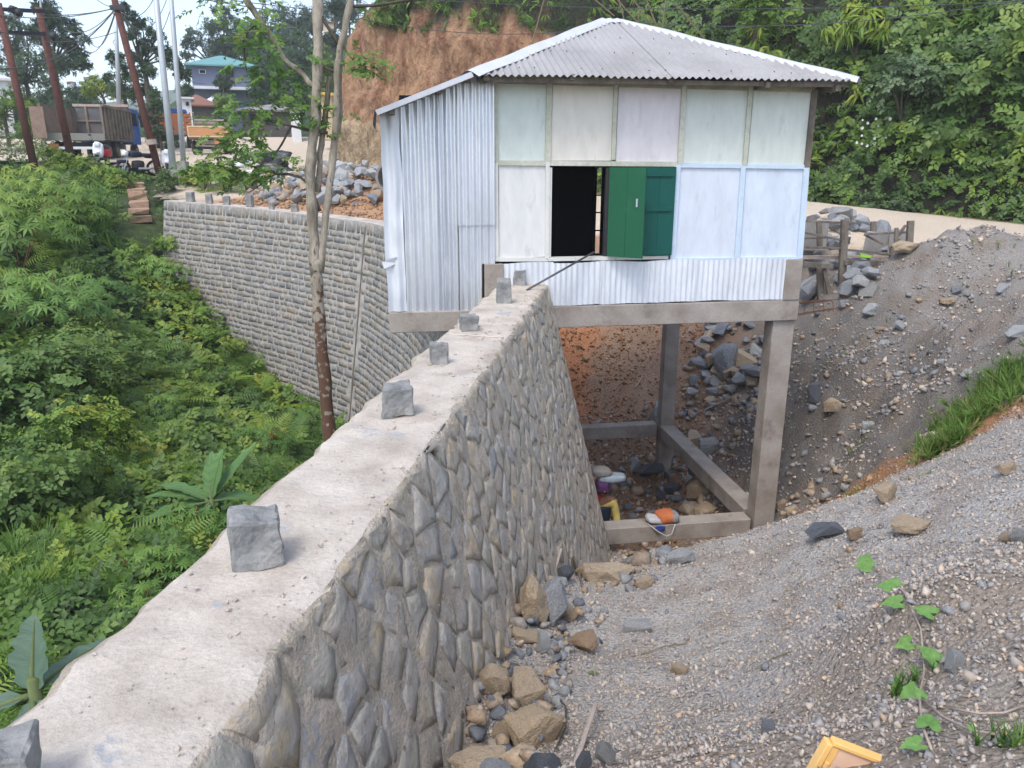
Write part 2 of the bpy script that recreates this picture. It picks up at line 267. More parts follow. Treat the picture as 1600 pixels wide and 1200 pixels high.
# ---------------------------------------------------------------- ground sheets
def axis(segs):
    out = []
    for a, b, st in segs: out += list(np.arange(a, b, st))
    return np.array(out + [segs[-1][1]])
def grid_sheet(xs, ys, H, keep, nz, colf):
    X, Y = np.meshgrid(xs, ys); P = np.stack([X.ravel(), Y.ravel()], 1); z = H(P)
    P3 = np.stack([P[:, 0], P[:, 1], z], 1); k = keep(P)
    z = z + np.where(k, nz(P3, k), 0); P3[:, 2] = z
    nx, ny = len(xs), len(ys); idx = np.arange(nx * ny).reshape(ny, nx)
    F = np.stack([idx[:-1, :-1], idx[:-1, 1:], idx[1:, 1:], idx[1:, :-1]], -1).reshape(-1, 4)
    F = F[k[F].all(1)]
    used = np.unique(F); mp = -np.ones(len(P3), int); mp[used] = np.arange(len(used)); return P3[used], mp[F], colf(P3[used])
def side(P, poly):
    """signed: positive on the uphill (right / behind) side of the far wall + shoulder line"""
    best = np.full(len(P), 1e9); sg = np.zeros(len(P))
    for a, b in zip(poly[:-1], poly[1:]):
        a = np.array(a); b = np.array(b); d = b - a; L = np.hypot(*d); t = np.clip(((P - a) @ d) / L ** 2, 0, 1)
        q = a + t[:, None] * d; r = P - q; dist = np.hypot(r[:, 0], r[:, 1]); cr = d[1] * r[:, 0] - d[0] * r[:, 1]
        m = dist < best - 1e-9; best[m] = dist[m]; sg[m] = np.sign(cr[m])
    return best * sg
EDGE = [tuple(WA + WD * -8), tuple(WA + WD * 8.0)] + [(-.5, 10.5)] + FW[1:] + [(-12.6, 27.5), (-13.6, 30.5), (-15.5, 33), (-22, 36.2), (-34, 41), (-60, 46)]
EDGEI = [(x + .33 if i > 2 and i < 9 else x, y + (.25 if i > 2 and i < 9 else 0)) for i, (x, y) in enumerate(EDGE)]
EDGEI[0] = tuple(WA + WD * -8 - WN * .3); EDGEI[1] = tuple(WA + WD * 8.0 - WN * .3)
zG = np.array([.40, .38, .355]); zB = np.array([.27, .215, .165]); zO = np.array([.36, .19, .095]); zD = np.array([.165, .15, .135]); zD2 = np.array([.27, .25, .23]); zR = np.array([.46, .21, .105]); zP = np.array([.33, .22, .15]); zRoad = np.array([.60, .50, .385]); zDirt = np.array([.42, .26, .15]); zDk = np.array([.15, .115, .085])
def mixc(c, t, w_): w_ = np.clip(w_, 0, 1)[:, None]; return c * (1 - w_) + t * w_
def sstep(x, a, b): t = np.clip((x - a) / (b - a), 0, 1); return t * t * (3 - 2 * t)
PATHL = [(3.3, 9.9), (4.3, 9.45), (4.93, 9.15), (5.43, 8.75), (5.84, 8.4), (7.5, 7.6), (9.5, 7)]
def rcol(P):
    x, y, z = P.T; n = fb(P, .9, 4, 3.1); n2 = fb(P, 2.3, 3, 9.2); c = np.tile(zG, (len(P), 1))
    c = mixc(c, zB, sstep(4.6 - y - .25 * x + n * 1.2, 0, 1.6) * .85)                      # brown soil near the camera
    c = mixc(c, zB, sstep(n2, .12, .4) * .5)
    dp = side(P[:, :2], PATHL)                                                             # + = camera side of the path line
    far = dp < 0
    slope = mixc(np.tile(zD, (len(P), 1)), zD2, sstep(z + n * .5, -3.6, -1.6)); slope = mixc(slope, zB * .8, sstep(n2, .05, .35) * .6)
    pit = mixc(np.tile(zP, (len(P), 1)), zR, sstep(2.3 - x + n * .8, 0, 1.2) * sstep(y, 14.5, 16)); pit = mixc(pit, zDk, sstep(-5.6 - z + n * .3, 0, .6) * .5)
    slope = mixc(slope, pit, sstep(4.6 - x + .3 * (y - 13) + n * .5, 0, 1.3))
    c = np.where(((y > 10.0) | far)[:, None], slope, c)
    c = mixc(c, zO, (1 - sstep(np.abs(dp + .12) + n * .1, .2, .55)) * ((x > 3.3) & (x < 12)))
    road = sstep(z + n * .04, -1.95, -1.8) * sstep(y, 15.2, 16) * (np.where(x > -.8, 1, 0)) + sstep(y, 25.8, 26.8)
    road = np.clip(road + sstep(y + .25 * (x - 9), 13.6, 14.4) * (x > 9.6), 0, 1)
    c = mixc(c, zRoad * 1.0, road)
    dirt = (y > 19.3) * (x < -.6) * (1 - sstep(y + n * .4, 25.8, 26.8)); c = mixc(c, zDirt, dirt * .9)
    foot = np.interp(x, [-8, -5, 3, 9.7, 13.3, 30], [33.5, 32, 30, 26, 20.4, 14]); c = mixc(c, np.array([.27, .18, .115]), sstep(y - foot, -1.3, -.3) * (y < 45) * (x > -7))
    sh = (side(P[:, :2], EDGE) < .9) * (y > 26); c = mixc(c, zB * .7, sh * .7)
    return c
def rnoise(P, k):
    out = np.zeros(len(P)); Q = P[k]; a = fb(Q, .8, 4, 1.7) * .10 + fb(Q, 3.5, 3, 5.5) * .035
    y = Q[:, 1]; x = Q[:, 0]; roadm = ((y > 26) | ((Q[:, 2] > -1.85) & (y > 15.5) & (x > 5)))
    steep = ((y > 9.6) & (y < 19.5)) * .9; a = a * (1 + steep) + np.where(steep > 0, fb(Q, 2.0, 5, 8.1) * .12, 0); a = np.where(roadm, a * .18, a); out[k] = a; return out
xs = axis([(-62, -16, 1.5), (-16, -1.8, .4), (-1.8, 9, .07), (9, 16, .25), (16, 46, 1.5)])
ys = axis([(-6, 1, .5), (1, 13, .07), (13, 21, .11), (21, 34, .35), (34, 61.5, 1)])
V, F, c = grid_sheet(xs, ys, RH, lambda P: side(P, EDGEI) > 0, rnoise, rcol)
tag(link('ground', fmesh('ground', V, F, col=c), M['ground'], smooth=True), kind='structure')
xs = axis([(-62, -26, 2), (-26, -.3, .3), (-.3, 4, .6)]); ys = axis([(-8, 0, 1), (0, 36, .3), (36, 62, 2)])
V, F, c = grid_sheet(xs, ys, lambda P: LH(P) - np.where(side(P, EDGE) > .5, .9, 0.0), lambda P: (side(P, EDGE) < 2.0), lambda P, k: np.where(k, .12, 0) * 0, lambda P: np.tile(zB, (len(P), 1)))
tag(link('hillside', fmesh('hillside', V, F), M['under'], smooth=True), kind='structure')

# far land: hill with houses, valley and bluish ridges
FT = TPS([(-60, 60, -1.3), (-30, 60, 1.4), (-16, 60, 1.4), (-10, 60, 1.6), (-4, 60, 2.4), (5, 60, 6), (-8, 66, 3), (-20, 75, 2.6), (-30, 75, 2.3), (-20, 92, 7.5), (-32, 92, 7.5), (-35, 108, 12), (-28, 112, 15), (-10, 110, 18), (-10, 80, 8), (10, 80, 13), (-48, 110, 6), (-60, 100, -2), (-90, 90, -3), (-90, 200, -4), (-60, 200, 6), (10, 140, 26), (-30, 160, 15), (40, 100, 22), (-150, 120, -6), (-160, 220, -4)], reg=.5)
def FH(xy):
    xy = np.atleast_2d(xy)[:, :2]; return FT(xy)
xs = axis([(-160, 45, 4)]); ys = axis([(60.5, 120, 3), (120, 230, 8)])
V, F, c = grid_sheet(xs, ys, lambda P: FH(P) - .1, lambda P: np.ones(len(P), bool), lambda P, k: fb(P, .06, 3) * 1.2, lambda P: np.tile(zB, (len(P), 1)))
M['farveg'] = mat('far_vegetation', [C(.02, .045, .018), C(.04, .085, .03), C(.09, .10, .06)], 'noise', nscale=.15, var=.4, vscale=1, bump=1, bscale=.8, bdist=1)
tag(link('far_hill', fmesh('far_hill', V, F), M['farveg'], smooth=True), kind='structure')
for nm, Y0, hgt, seed in (('ridge_near', 330, 27, 2.0), ('ridge_far', 620, 60, 9.0)):
    n = 90; V = []; F = []
    for i in range(n):
        x = -520 + i * 8.5 * Y0 / 330 * 1.0
        z = hgt * (.78 + .30 * mnoise.fractal(Vector((i * .11 + seed, 0, 0)), .8, 2, 5)) + (i % 3) * .15
        for (dy, q) in ((-60, -12), (-25, z * .55), (0, z), (80, z * .6)): V.append((x * (1 + dy * .0005), Y0 + dy, q + U(-.4, .4)))
        if i: b = (i - 1) * 4; F += [(b + j, b + 4 + j, b + 5 + j, b + 1 + j) for j in range(3)]
    tag(link('distant_ridge', fmesh(nm, V, F), M['farveg']), kind='structure')
V = [(-900, -60, -14), (900, -60, -14), (900, 1500, -14), (-900, 1500, -14)]
tag(link('valley_floor', fmesh('valley', V, [(0, 1, 2, 3)]), M['farveg']), kind='structure')

# ---------------------------------------------------------------- near stone wall
wall = empty('stone_retaining_wall', wallpt(0, -.3, ZT), 'long grey rubble stone retaining wall with a pale cement top running from the foreground to the hut', 'wall')
wbase = np.array(wallpt(0, -.3, ZT))
def wl(s, off, z): return tuple(np.array(wallpt(s, off, z)) - wbase)
ss = np.concatenate([np.arange(S0, -1.2, .1), np.arange(-1.2, S1 + .001, .03)])
def edgeR(s): return .0 + .045 * mnoise.noise(Vector((s * 3.1, 1, 0))) + .022 * mnoise.noise(Vector((s * 11, 4, 0)))
def fade(d): return max(0.0, 1 - d / .6)
def edgeL(s): return -.61 + .045 * mnoise.fractal(Vector((s * 2.6, 9, 0)), 1, 2, 5)
V = []; F = []; secs = []
zdeep = -7.0
for s in ss:
    row = []; eL, eR = edgeL(s), edgeR(s)
    for z in np.linspace(zdeep, ZT - .04, 22): row.append((eL - .03 * mnoise.noise(Vector((s * 3, z * 3, 5))) - .03, z))
    for k in range(16):
        f = k / 15; o = eL + .01 + (eR - eL - .02) * f
        h = .012 * mnoise.fractal(Vector((s * 1.5, o * 1.5, 2)), 1, 2, 4) + .008 * mnoise.noise(Vector((s * 9, o * 9, 7)))
        row.append((o, ZT - .002 + h - (.012 if k in (0, 15) else 0)))
    for z in np.concatenate([np.linspace(ZT - .025, -4.2, 100), np.linspace(-4.25, zdeep, 45)]):
        row.append((eR * fade(ZT - z) + BAT * (ZT - z) + .0075 + .010 * mnoise.fractal(Vector((s * 9, z * 9, 3)), .6, 2, 5), z))
    secs.append(row)
n = len(secs[0]); capf = []; bodyf = []
for i, s in enumerate(ss):
    V += [wl(s, o, z) for o, z in secs[i]]
    if i:
        b = (i - 1) * n
        for j in range(n - 1): (capf if 22 <= j < 37 else bodyf).append((b + j, b + n + j, b + n + j + 1, b + j + 1))
o = link('mortar_core', fmesh('mortar_core', V, bodyf), M['mortar'], wall, smooth=True)
o = link('cement_cap', fmesh('cement_cap', V, capf), M['cap'], wall, smooth=True)
e = MB(); e.add(V[-n:], [tuple(range(n))]); e.build('wall_end', M['mortar'], wall)

def clip(poly, a, b):
    """keep the part of poly closer to a than to b"""
    m = ((a[0] + b[0]) / 2, (a[1] + b[1]) / 2); d = (b[0] - a[0], b[1] - a[1]); out = []
    for i in range(len(poly)):
        p, q = poly[i], poly[(i + 1) % len(poly)]
        fp = (p[0] - m[0]) * d[0] + (p[1] - m[1]) * d[1]; fq = (q[0] - m[0]) * d[0] + (q[1] - m[1]) * d[1]
        if fp <= 0: out.append(p)
        if fp * fq < 0: t = fp / (fp - fq); out.append((p[0] + (q[0] - p[0]) * t, p[1] + (q[1] - p[1]) * t))
    return out
def voronoi(seeds, win):
    cells = []; S = np.array(seeds)
    for i, a in enumerate(seeds):
        poly = [(a[0] - win, a[1] - win), (a[0] + win, a[1] - win), (a[0] + win, a[1] + win), (a[0] - win, a[1] + win)]
        d = np.hypot(*(S - S[i]).T); nb = np.argsort(d)[1:18]
        for j in nb:
            if d[j] < 2.2 * win: poly = clip(poly, a, seeds[j])
            if len(poly) < 3: break
        cells.append(poly)
    return cells
def stone_mesh(poly, gap, depth, jit, to3, rs):
    """a dressed lump: outline ring in the wall, slightly smaller ring proud of it, uneven crown"""
    cx = sum(p[0] for p in poly) / len(poly); cy = sum(p[1] for p in poly) / len(poly); ring = []
    for i in range(len(poly)):
        p, q = poly[i], poly[(i + 1) % len(poly)]; L = math.hypot(q[0] - p[0], q[1] - p[1])
        m = 1 if L < .09 else 2
        for k in range(m):
            t = (k + (0 if k == 0 else rs.uniform(-.2, .2))) / m; x = p[0] + (q[0] - p[0]) * t; y = p[1] + (q[1] - p[1]) * t
            d = math.hypot(x - cx, y - cy) + 1e-6; g = min(gap + rs.uniform(0, jit) * (1 if k else .45), d * .4); ring.append((x - (x - cx) / d * g, y - (y - cy) / d * g))
    n = len(ring); V = []
    sh = [rs.uniform(.6, 1) for _ in ring]; tx, ty = rs.uniform(-.09, .09), rs.uniform(-.09, .09)
    for p in ring: V.append(to3(p[0], p[1], -.02))
    for i, p in enumerate(ring):
        f = .965; x, y = cx + (p[0] - cx) * f, cy + (p[1] - cy) * f; V.append(to3(x, y, depth * (.8 + .2 * sh[i]) + (x - cx) * tx * .6 + (y - cy) * ty * .6))
    for i, p in enumerate(ring):
        f = .5; x, y = cx + (p[0] - cx) * f, cy + (p[1] - cy) * f; V.append(to3(x, y, depth * (1.1 + rs.uniform(-.5, .5)) + (x - cx) * tx + (y - cy) * ty))
    V.append(to3(cx, cy, depth * rs.uniform(.8, 1.3))); F = []
    for i in range(n):
        j = (i + 1) % n; F += [(i, j, n + j), (i, n + j, n + i), (n + i, n + j, 2 * n + j), (n + i, 2 * n + j, 2 * n + i), (2 * n + i, 2 * n + j, 3 * n)]
    return V, F
rs = random.Random(3)
def gz(s):  # ground height at the wall foot
    q = WA + WD * s + WN * 1.0; return float(RH([q])[0])
seeds = []; row = 0; h = .05
while h < 5.0:
    x = S0 + (.14 if row % 2 else 0)
    while x < S1 + .2:
        seeds.append((x + rs.uniform(-.08, .08), h + rs.uniform(-.05, .05))); x += .29 * rs.uniform(.65, 1.4)
    h += .17; row += 1
cells = voronoi(seeds, .36)
tiny = MB(); tt = []; items = []
for (a, poly) in zip(seeds, cells):
    if len(poly) < 3: continue
    s, hh = a
    if max(p[1] for p in poly) < .06: continue
    if s < -1.2 or s > S1 - .04 or ZT - hh < gz(s) - .25: continue
    poly = [(min(p[0], S1 - .01), max(p[1], .012)) for p in poly]
    P3 = np.array(wallpt(s, BAT * hh, ZT - hh)); ar = abs(sum(poly[i][0] * poly[(i + 1) % len(poly)][1] - poly[(i + 1) % len(poly)][0] * poly[i][1] for i in range(len(poly)))) / 2
    if ar < .008: continue
    items.append((np.linalg.norm(P3) / math.sqrt(ar) + (50 if s < -.6 else 0), s, hh, poly))
items.sort(key=lambda q: q[0])
nl = math.hypot(1, BAT)
for i, (key, s, hh, poly) in enumerate(items):
    dep = rs.choice([.007, .010, .013, .017])
    def to3(a, b, d): return wl(a, edgeR(a) * fade(b) + BAT * b + d / nl * min(1, .35 + b * 9), min(ZT - .012, ZT - b - BAT * d / nl))
    Vs, Fs = stone_mesh(poly, .005 + (.006 if s > 4 else 0), dep, .020, to3, rs)
    tv = rs.random() if rs.random() > .15 else rs.uniform(.7, 1)
    if i < 300: link('stone', fmesh('stone', Vs, Fs, tint=[tv] * len(Fs)), M['stone'], wall)
    else: tiny.add(Vs, Fs); tt += [tv] * len(Fs)
if tiny.v: o = link('stonework', fmesh('stonework', tiny.v, tiny.f, tint=tt), M['stone'], wall); o['kind'] = 'stuff'
# mortar crumbs and cracks lying on the cap
V_, F_ = [], []
bits = MB()
for _ in range(700):
    s = rs.uniform(-1, S1); o_ = rs.choice([rs.uniform(-.58, 0), rs.gauss(-.05, .04), rs.uniform(-.58, 0)]); r = rs.choice([.002, .0025, .003, .003, .004, .004, .0075]) * (1 + .1 * s)
    q = Vector(wl(s, min(-.01, o_), ZT + r * .2)); bits.box(q, (r * 2, r * 1.6, r), Matrix.Rotation(rs.uniform(0, 3), 3, 'Z'), jit=r * .4)
bits.build('mortar_crumbs', M['cap'], wall, kind='stuff')
# raised mortar joint across the cap
j = MB(); pts = []
for k in range(14):
    o_ = -.58 + k / 13 * .55; s_ = 5.15 - .06 * k / 13 + .02 * math.sin(k * 1.7); pts.append(wl(s_, o_, ZT + .004))
j.tube(pts, [.012 * (1 + .4 * math.sin(k * 2.3)) for k in range(14)], 6).build('mortar_joint', M['cap'], wall, smooth=True)

for (sa, sb, oo, rad) in ():
    n_ = int((sb - sa) / .07); pts = [wl(sa + (sb - sa) * k / n_, oo + .03 * mnoise.fractal(Vector((k * .35, oo * 9, 1)), .6, 2, 4), ZT + .001) for k in range(n_ + 1)]
    MB().tube(pts, [rad * (1 + .7 * mnoise.noise(Vector((k * .8, sa, 0)))) for k in range(n_ + 1)], 5).build('crack', M['cap'], wall)

# ---------------------------------------------------------------- far curved stone wall
fwl = empty('curved_stone_wall', (-5.5, 20.9, -1.5), 'tall curved wall of coursed grey stone blocks behind the thin tree', 'wall')
FB = np.array([-5.5, 20.9, -1.5])
P = np.array(FW, float); seg = np.hypot(*(P[1:] - P[:-1]).T); cum = np.concatenate([[0], np.cumsum(seg)]); LW = cum[-1]
def fpos(s):
    s = min(max(s, 0), LW); ds = .6
    def at(q): q = min(max(q, 0), LW); return np.array([np.interp(q, cum, P[:, 0]), np.interp(q, cum, P[:, 1])])
    p = (at(s - ds) + 2 * at(s) + at(s + ds)) / 4 if ds < s < LW - ds else at(s)
    t = at(min(s + .4, LW)) - at(max(s - .4, 0)); t /= np.hypot(*t); return p, t, np.array([-t[1], t[0]]) * 1.0
def ftop(s): return -1.62 + .40 * (s / LW) ** 1.2
def fnrm(s):
    p, t, nn = fpos(s)
    nn = np.array([-t[1], t[0]]); nn = nn if nn @ np.array([-1, -1]) > 0 else -nn; return p, nn
FBAT = .16
def f3(s, h, d):
    p, nn = fnrm(s); q = p + nn * (FBAT * h + d); return tuple(np.array([q[0], q[1], ftop(s) - h]) - FB)
sv = np.arange(0, LW + .01, .06); V = []; F = []
hs_ = [(-.6, 0)] + [(-.3, .0)] + [(0, 0)] + [(0, h) for h in np.linspace(.05, 6.0, 90)]; n = len(hs_) + 0
for i, s in enumerate(sv):
    for (d, h) in hs_: x, y, z = f3(s, h, d if h == 0 else .001 + .006 * mnoise.fractal(Vector((s * 5, h * 5, 1)), .8, 2, 4)); V.append((x, y, z + (.01 * mnoise.noise(Vector((s * 3, d * 5, 0))) if h == 0 else 0)))
    if i: b = (i - 1) * n; F += [(b + j, b + n + j, b + n + j + 1, b + j + 1) for j in range(n - 1)]
link('mortar_core', fmesh('far_core', V, F[:0] + [f for i, f in enumerate(F) if i % (n - 1) >= 2]), M['mortarpale'], fwl)
link('cement_cap', fmesh('far_cap', V, [f for i, f in enumerate(F) if i % (n - 1) < 2]), M['cap'], fwl)
ends = MB(); ends.add([f3(LW, 0, -.6), f3(LW, 0, 0), f3(LW, 6, 0), f3(LW, 6, -.6)], [(0, 1, 2, 3)]); ends.build('wall_end', M['mortarpale'], fwl)
rs = random.Random(5); items = []; h = .0; row = 0
while h < 5.4:
    ch = .165 * rs.uniform(.8, 1.2); s = rs.uniform(0, .3); ch = .30 if row == 0 else ch
    while s < LW:
        L = rs.choice([.16, .22, .26, .3, .34, .42, .5]) * rs.uniform(.85, 1.1) * (.7 if row == 0 else 1); s2 = min(s + L, LW)
        if s2 - s > .1 and ftop(s) - h > LH([fnrm(s)[0] + fnrm(s)[1] * .9])[0] - .3: items.append((s, s2, h, h + ch))
        s = s2
    h += ch; row += 1
def vis(it):
    p = np.array(f3((it[0] + it[1]) / 2, it[2], 0)) + FB; slope = 0 if it[0] > 9.5 else 1
    return slope * 100 + np.linalg.norm(p)
items.sort(key=vis); rest = MB(); tt = []
for i, (a, b, h0, h1) in enumerate(items):
    if 9.05 < (a + b) / 2 < 9.3 and h0 > .2: continue
    wob = lambda: rs.uniform(-.012, .03)
    poly = [(a + .014 + wob(), h0 + .016 + wob()), ((a + b) / 2, h0 + .014 + wob() * .5), (b - .014 - wob(), h0 + .016 + wob()), (b - .014 - wob(), h1 - .006 - wob()), ((a + b) / 2, h1 - .008), (a + .014 + wob(), h1 - .006 - wob())]
    d = rs.uniform(.004, .014); n = 6; Vs = [f3(p[0], p[1], -.01) for p in poly]
    cx, cy = (a + b) / 2, (h0 + h1) / 2
    Vs += [f3(cx + (p[0] - cx) * .975, cy + (p[1] - cy) * .955, d * rs.uniform(.7, 1.1)) for p in poly]; Vs.append(f3(cx, cy, d * 1.2)); Fs = []
    for k in range(n): m = (k + 1) % n; Fs += [(k, m, n + m), (k, n + m, n + k), (n + k, n + m, 2 * n)]
    tv = rs.random()
    if i < 300: link('stone', fmesh('stone', Vs, Fs, tint=[tv] * len(Fs)), M['stonefar'], fwl)
    else: rest.add(Vs, Fs); tt += [tv] * len(Fs)
o = link('stonework', fmesh('far_stonework', rest.v, rest.f, tint=tt), M['stonefar'], fwl); o['kind'] = 'stuff'
b = MB(); pts = [np.array(f3(9.17, hh, .01)) for hh in np.linspace(.1, 5.5, 12)]; b.tube(pts, [.022 + .006 * math.sin(k * 1.9) for k in range(12)], 6); b.build('movement_joint', M['wood'], fwl)

# ---------------------------------------------------------------- cut bank and hill behind the road
HF = [(34, 10), (24, 16), (13.3, 20.6), (9.7, 26.0), (3, 30), (-2.5, 31.6), (-6.6, 33), (-7.9, 36), (-8.2, 42), (-7.5, 52), (-5, 64)]
HP = np.array(HF, float); hc = np.concatenate([[0], np.cumsum(np.hypot(*(HP[1:] - HP[:-1]).T))]); HL = hc[-1]
def hillp(t, h):
    def at(q): q = min(max(q, 0), HL); return np.array([np.interp(q, hc, HP[:, 0]), np.interp(q, hc, HP[:, 1])])
    p = (at(t - 1.5) + 2 * at(t) + at(t + 1.5)) / 4; d = at(t + 1.2) - at(t - 1.2); d /= np.hypot(*d); nn = np.array([d[1], -d[0]])
    if nn @ (np.array([18.0, 60]) - p) < 0: nn = -nn
    x0 = p[0]; cl = cliffw(t)
    back = (.42 * min(h, 4.8) + max(0, h - 4.8) * .75) * (1 - cl) + cl * (.18 * min(h, 5.2) + max(0, h - 5.2) * .9)
    n1 = mnoise.fractal(Vector((t * .35, h * .35, 1)), 1, 2, 4) * .8 * (1 - .6 * cl)
    n1 += cl * (.34 * mnoise.fractal(Vector((t * 2.4, h * .25, 16)), .7, 2, 4) + .9 * mnoise.noise(Vector((t * .45, h * .12, 3))) + .32 * mnoise.fractal(Vector((t * 1.6, h * .6, 6)), .8, 2, 5)) * min(1, h / 1.2)
    n1 -= cl * 1.1 * math.exp(-((t - TC) / 2.6) ** 2) * max(0, 1 - h / 3.4)         # tan spill bulging at the left foot
    q = p + nn * (back + n1); zg = float(np.interp(t, hc, [-1.5, -1.6, -1.6, -1.45, -1.1, -.6, -.35, .1, .5, 1.4, 3.4])); return np.array([q[0], q[1], zg - .2 + h])
TC = hc[6] - 1.0
def cliffw(t): return float(sstep(np.array([t]), hc[4] - .6, hc[4] + 1.2)[0] * (1 - sstep(np.array([t]), hc[6] + 4, hc[6] + 7)[0]))
ts = axis([(0, hc[3], .8), (hc[3], hc[7], .22), (hc[7], HL, 1)]); hh_ = np.concatenate([np.arange(-.4, 6, .2), np.arange(6, 17, .6)])
V = np.array([hillp(t, h) for t in ts for h in hh_]); n = len(hh_); idx = np.arange(len(V)).reshape(len(ts), n)
F = np.stack([idx[:-1, :-1], idx[1:, :-1], idx[1:, 1:], idx[:-1, 1:]], -1).reshape(-1, 4)
T_, H_ = np.repeat(ts, n), np.tile(hh_, len(ts)); nn1 = fb(np.stack([T_, H_], 1), .8, 4, 2.2)
stri = fb(np.stack([T_ * 2.8, H_ * .3], 1), 1.0, 5, 7.7)
cc = mixc(np.tile(np.array([.42, .25, .145]), (len(V), 1)), np.array([.27, .135, .078]), sstep(stri, -.05, .12)); cc = mixc(cc, np.array([.55, .37, .23]), sstep(stri, .25, .55) * .6)
tanw = sstep(2.9 - H_ + nn1 * 1.2 - np.abs(T_ - TC - .5) * .35, 0, .8); cc = mixc(cc, mixc(np.tile(np.array([.50, .38, .24]), (len(V), 1)), np.array([.31, .225, .14]), sstep(nn1, -.1, .3)), tanw)
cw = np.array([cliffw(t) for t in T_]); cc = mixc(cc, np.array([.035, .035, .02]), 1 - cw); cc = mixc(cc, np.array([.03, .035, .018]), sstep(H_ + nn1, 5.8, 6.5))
tag(link('hill', fmesh('hill', V, F, col=cc), M['cliff'], smooth=True), kind='structure')
# ---------------------------------------------------------------- the hut on concrete columns
EX = np.array([.9889, .1483]); EY = np.array([-.1483, .9889]); H0 = np.array([0, 10.0]); ZB = -6.2
hut = empty('hut', (0, 10.0, ZB), 'hut with a grey corrugated metal roof and painted panel walls standing on concrete columns', 'hut', rz=math.atan2(.1483, .9889))
def A(u, v, b=0.0):
    d = ray(u, v); t = (H0 @ EY + b) / (d[:2] @ EY); q = d * t; return q[:2] @ EX - H0 @ EX, q[2]
def L(a, b, z): return (a, b, z - ZB)
def hbox(name, a0, a1, b0, b1, z0, z1, m, parent=hut, bevel=0, jit=0):
    return MB().box(L((a0 + a1) / 2, (b0 + b1) / 2, (z0 + z1) / 2), (a1 - a0, b1 - b0, z1 - z0), jit=jit).build(name, m, parent, bevel=bevel)
def qpanel(name, pts, th, m, parent=hut, b=0.0):
    """pts: four (u,v) corners on the facade, clockwise from top left"""
    q = [A(u, v, b) for u, v in pts]; V = [L(a, b, z) for a, z in q] + [L(a, b + th, z) for a, z in q]
    return MB().add(V, [(0, 1, 2, 3), (4, 7, 6, 5), (0, 4, 5, 1), (1, 5, 6, 2), (2, 6, 7, 3), (3, 7, 4, 0)]).build(name, m, parent)
cells_ = [  # top row, then bottom row: corners in photograph pixels, colour
    ((778, 124), (854, 127), (852, 251), (778, 251), (.57, .66, .60)), ((864, 127), (960, 130), (957, 251), (860, 251), (.68, .64, .54)),
    ((967, 130), (1066, 134), (1060, 255), (962, 252), (.65, .60, .62)), ((1074, 134), (1170, 137), (1160, 257), (1065, 255), (.56, .63, .56)),
    ((1178, 138), (1269, 141), (1258, 259), (1168, 257), (.57, .64, .56)),
    ((779, 258), (852, 258), (852, 401), (779, 404), (.67, .67, .65)), ((1063, 261), (1158, 262), (1148, 403), (1054, 404), (.60, .67, .78)),
    ((1166, 262), (1256, 264), (1247, 401), (1156, 402), (.57, .67, .80))]
for i, (p0, p1, p2, p3, c) in enumerate(cells_):
    c = tuple(.68 * q + .32 * .645 for q in c)
    qpanel('wall_panel', [p0, p1, p2, p3], .02, mat('panel_paint', [C(*[q * .93 for q in c]), C(*[min(.8, q * 1.06) for q in c])], 'noise', nscale=2.2, rough=.65, var=.07, vscale=7, bump=.25, bscale=5, bdist=.02, stretch=(1.6, 1, .55), dirt=(C(*[q * .68 for q in c]), 3.1 + .3 * i, .55, .82)), b=.012)
def bat(u0, v0, u1, v1, wpx, m=None, b=-.012, th=.045):
    """a batten of given pixel width between two facade points"""
    a0, z0 = A(u0, v0, b); a1, z1 = A(u1, v1, b); w_ = wpx * 10.3 / 1205
    return MB().bar(L(a0, b + th / 2, z0), L(a1, b + th / 2, z1), th if abs(z1 - z0) > abs(a1 - a0) else w_, w_ if abs(z1 - z0) <= abs(a1 - a0) else w_, (0, 1, 0) if abs(z1 - z0) > abs(a1 - a0) else (0, 1, 0)).build('batten', m or M['trim'], hut)
trimb = paint('batten_blue', (.50, .60, .70), d=(.33, .42, .5), sc=7)
trimw = paint('batten_white', (.60, .60, .56), d=(.36, .36, .3), sc=7)
def vb(u0, v0, u1, v1, wpx, m, b=-.02):
    a0, z0 = A(u0, v0, b); a1, z1 = A(u1, v1, b); w_ = wpx * 10.3 / 1205 / 2
    V = [L(a0 - w_, b, z0), L(a0 + w_, b, z0), L(a1 + w_, b, z1), L(a1 - w_, b, z1)]; V += [(x, y + .03, z) for x, y, z in V]
    return MB().add(V, [(0, 1, 2, 3), (4, 7, 6, 5), (0, 4, 5, 1), (1, 5, 6, 2), (2, 6, 7, 3), (3, 7, 4, 0)]).build('batten', m, hut)
vb(774.5, 120, 775, 255, 6, M['trim']); vb(775, 255, 776, 408, 6, trimw); vb(859, 124, 856, 253, 8, M['trim']); vb(856, 253, 855, 404, 6, trimw)
vb(963, 128, 958.5, 250, 6, M['trim']); vb(1070, 131, 1062.5, 257, 7, M['trim']); vb(1060, 257, 1051, 406, 8, trimb)
vb(1174, 134, 1164, 258, 7, M['trim']); vb(1162, 259, 1152, 404, 8, trimb); vb(1274, 140, 1261.5, 262, 9, M['wood']); vb(1261, 262, 1250, 404, 9, trimb)
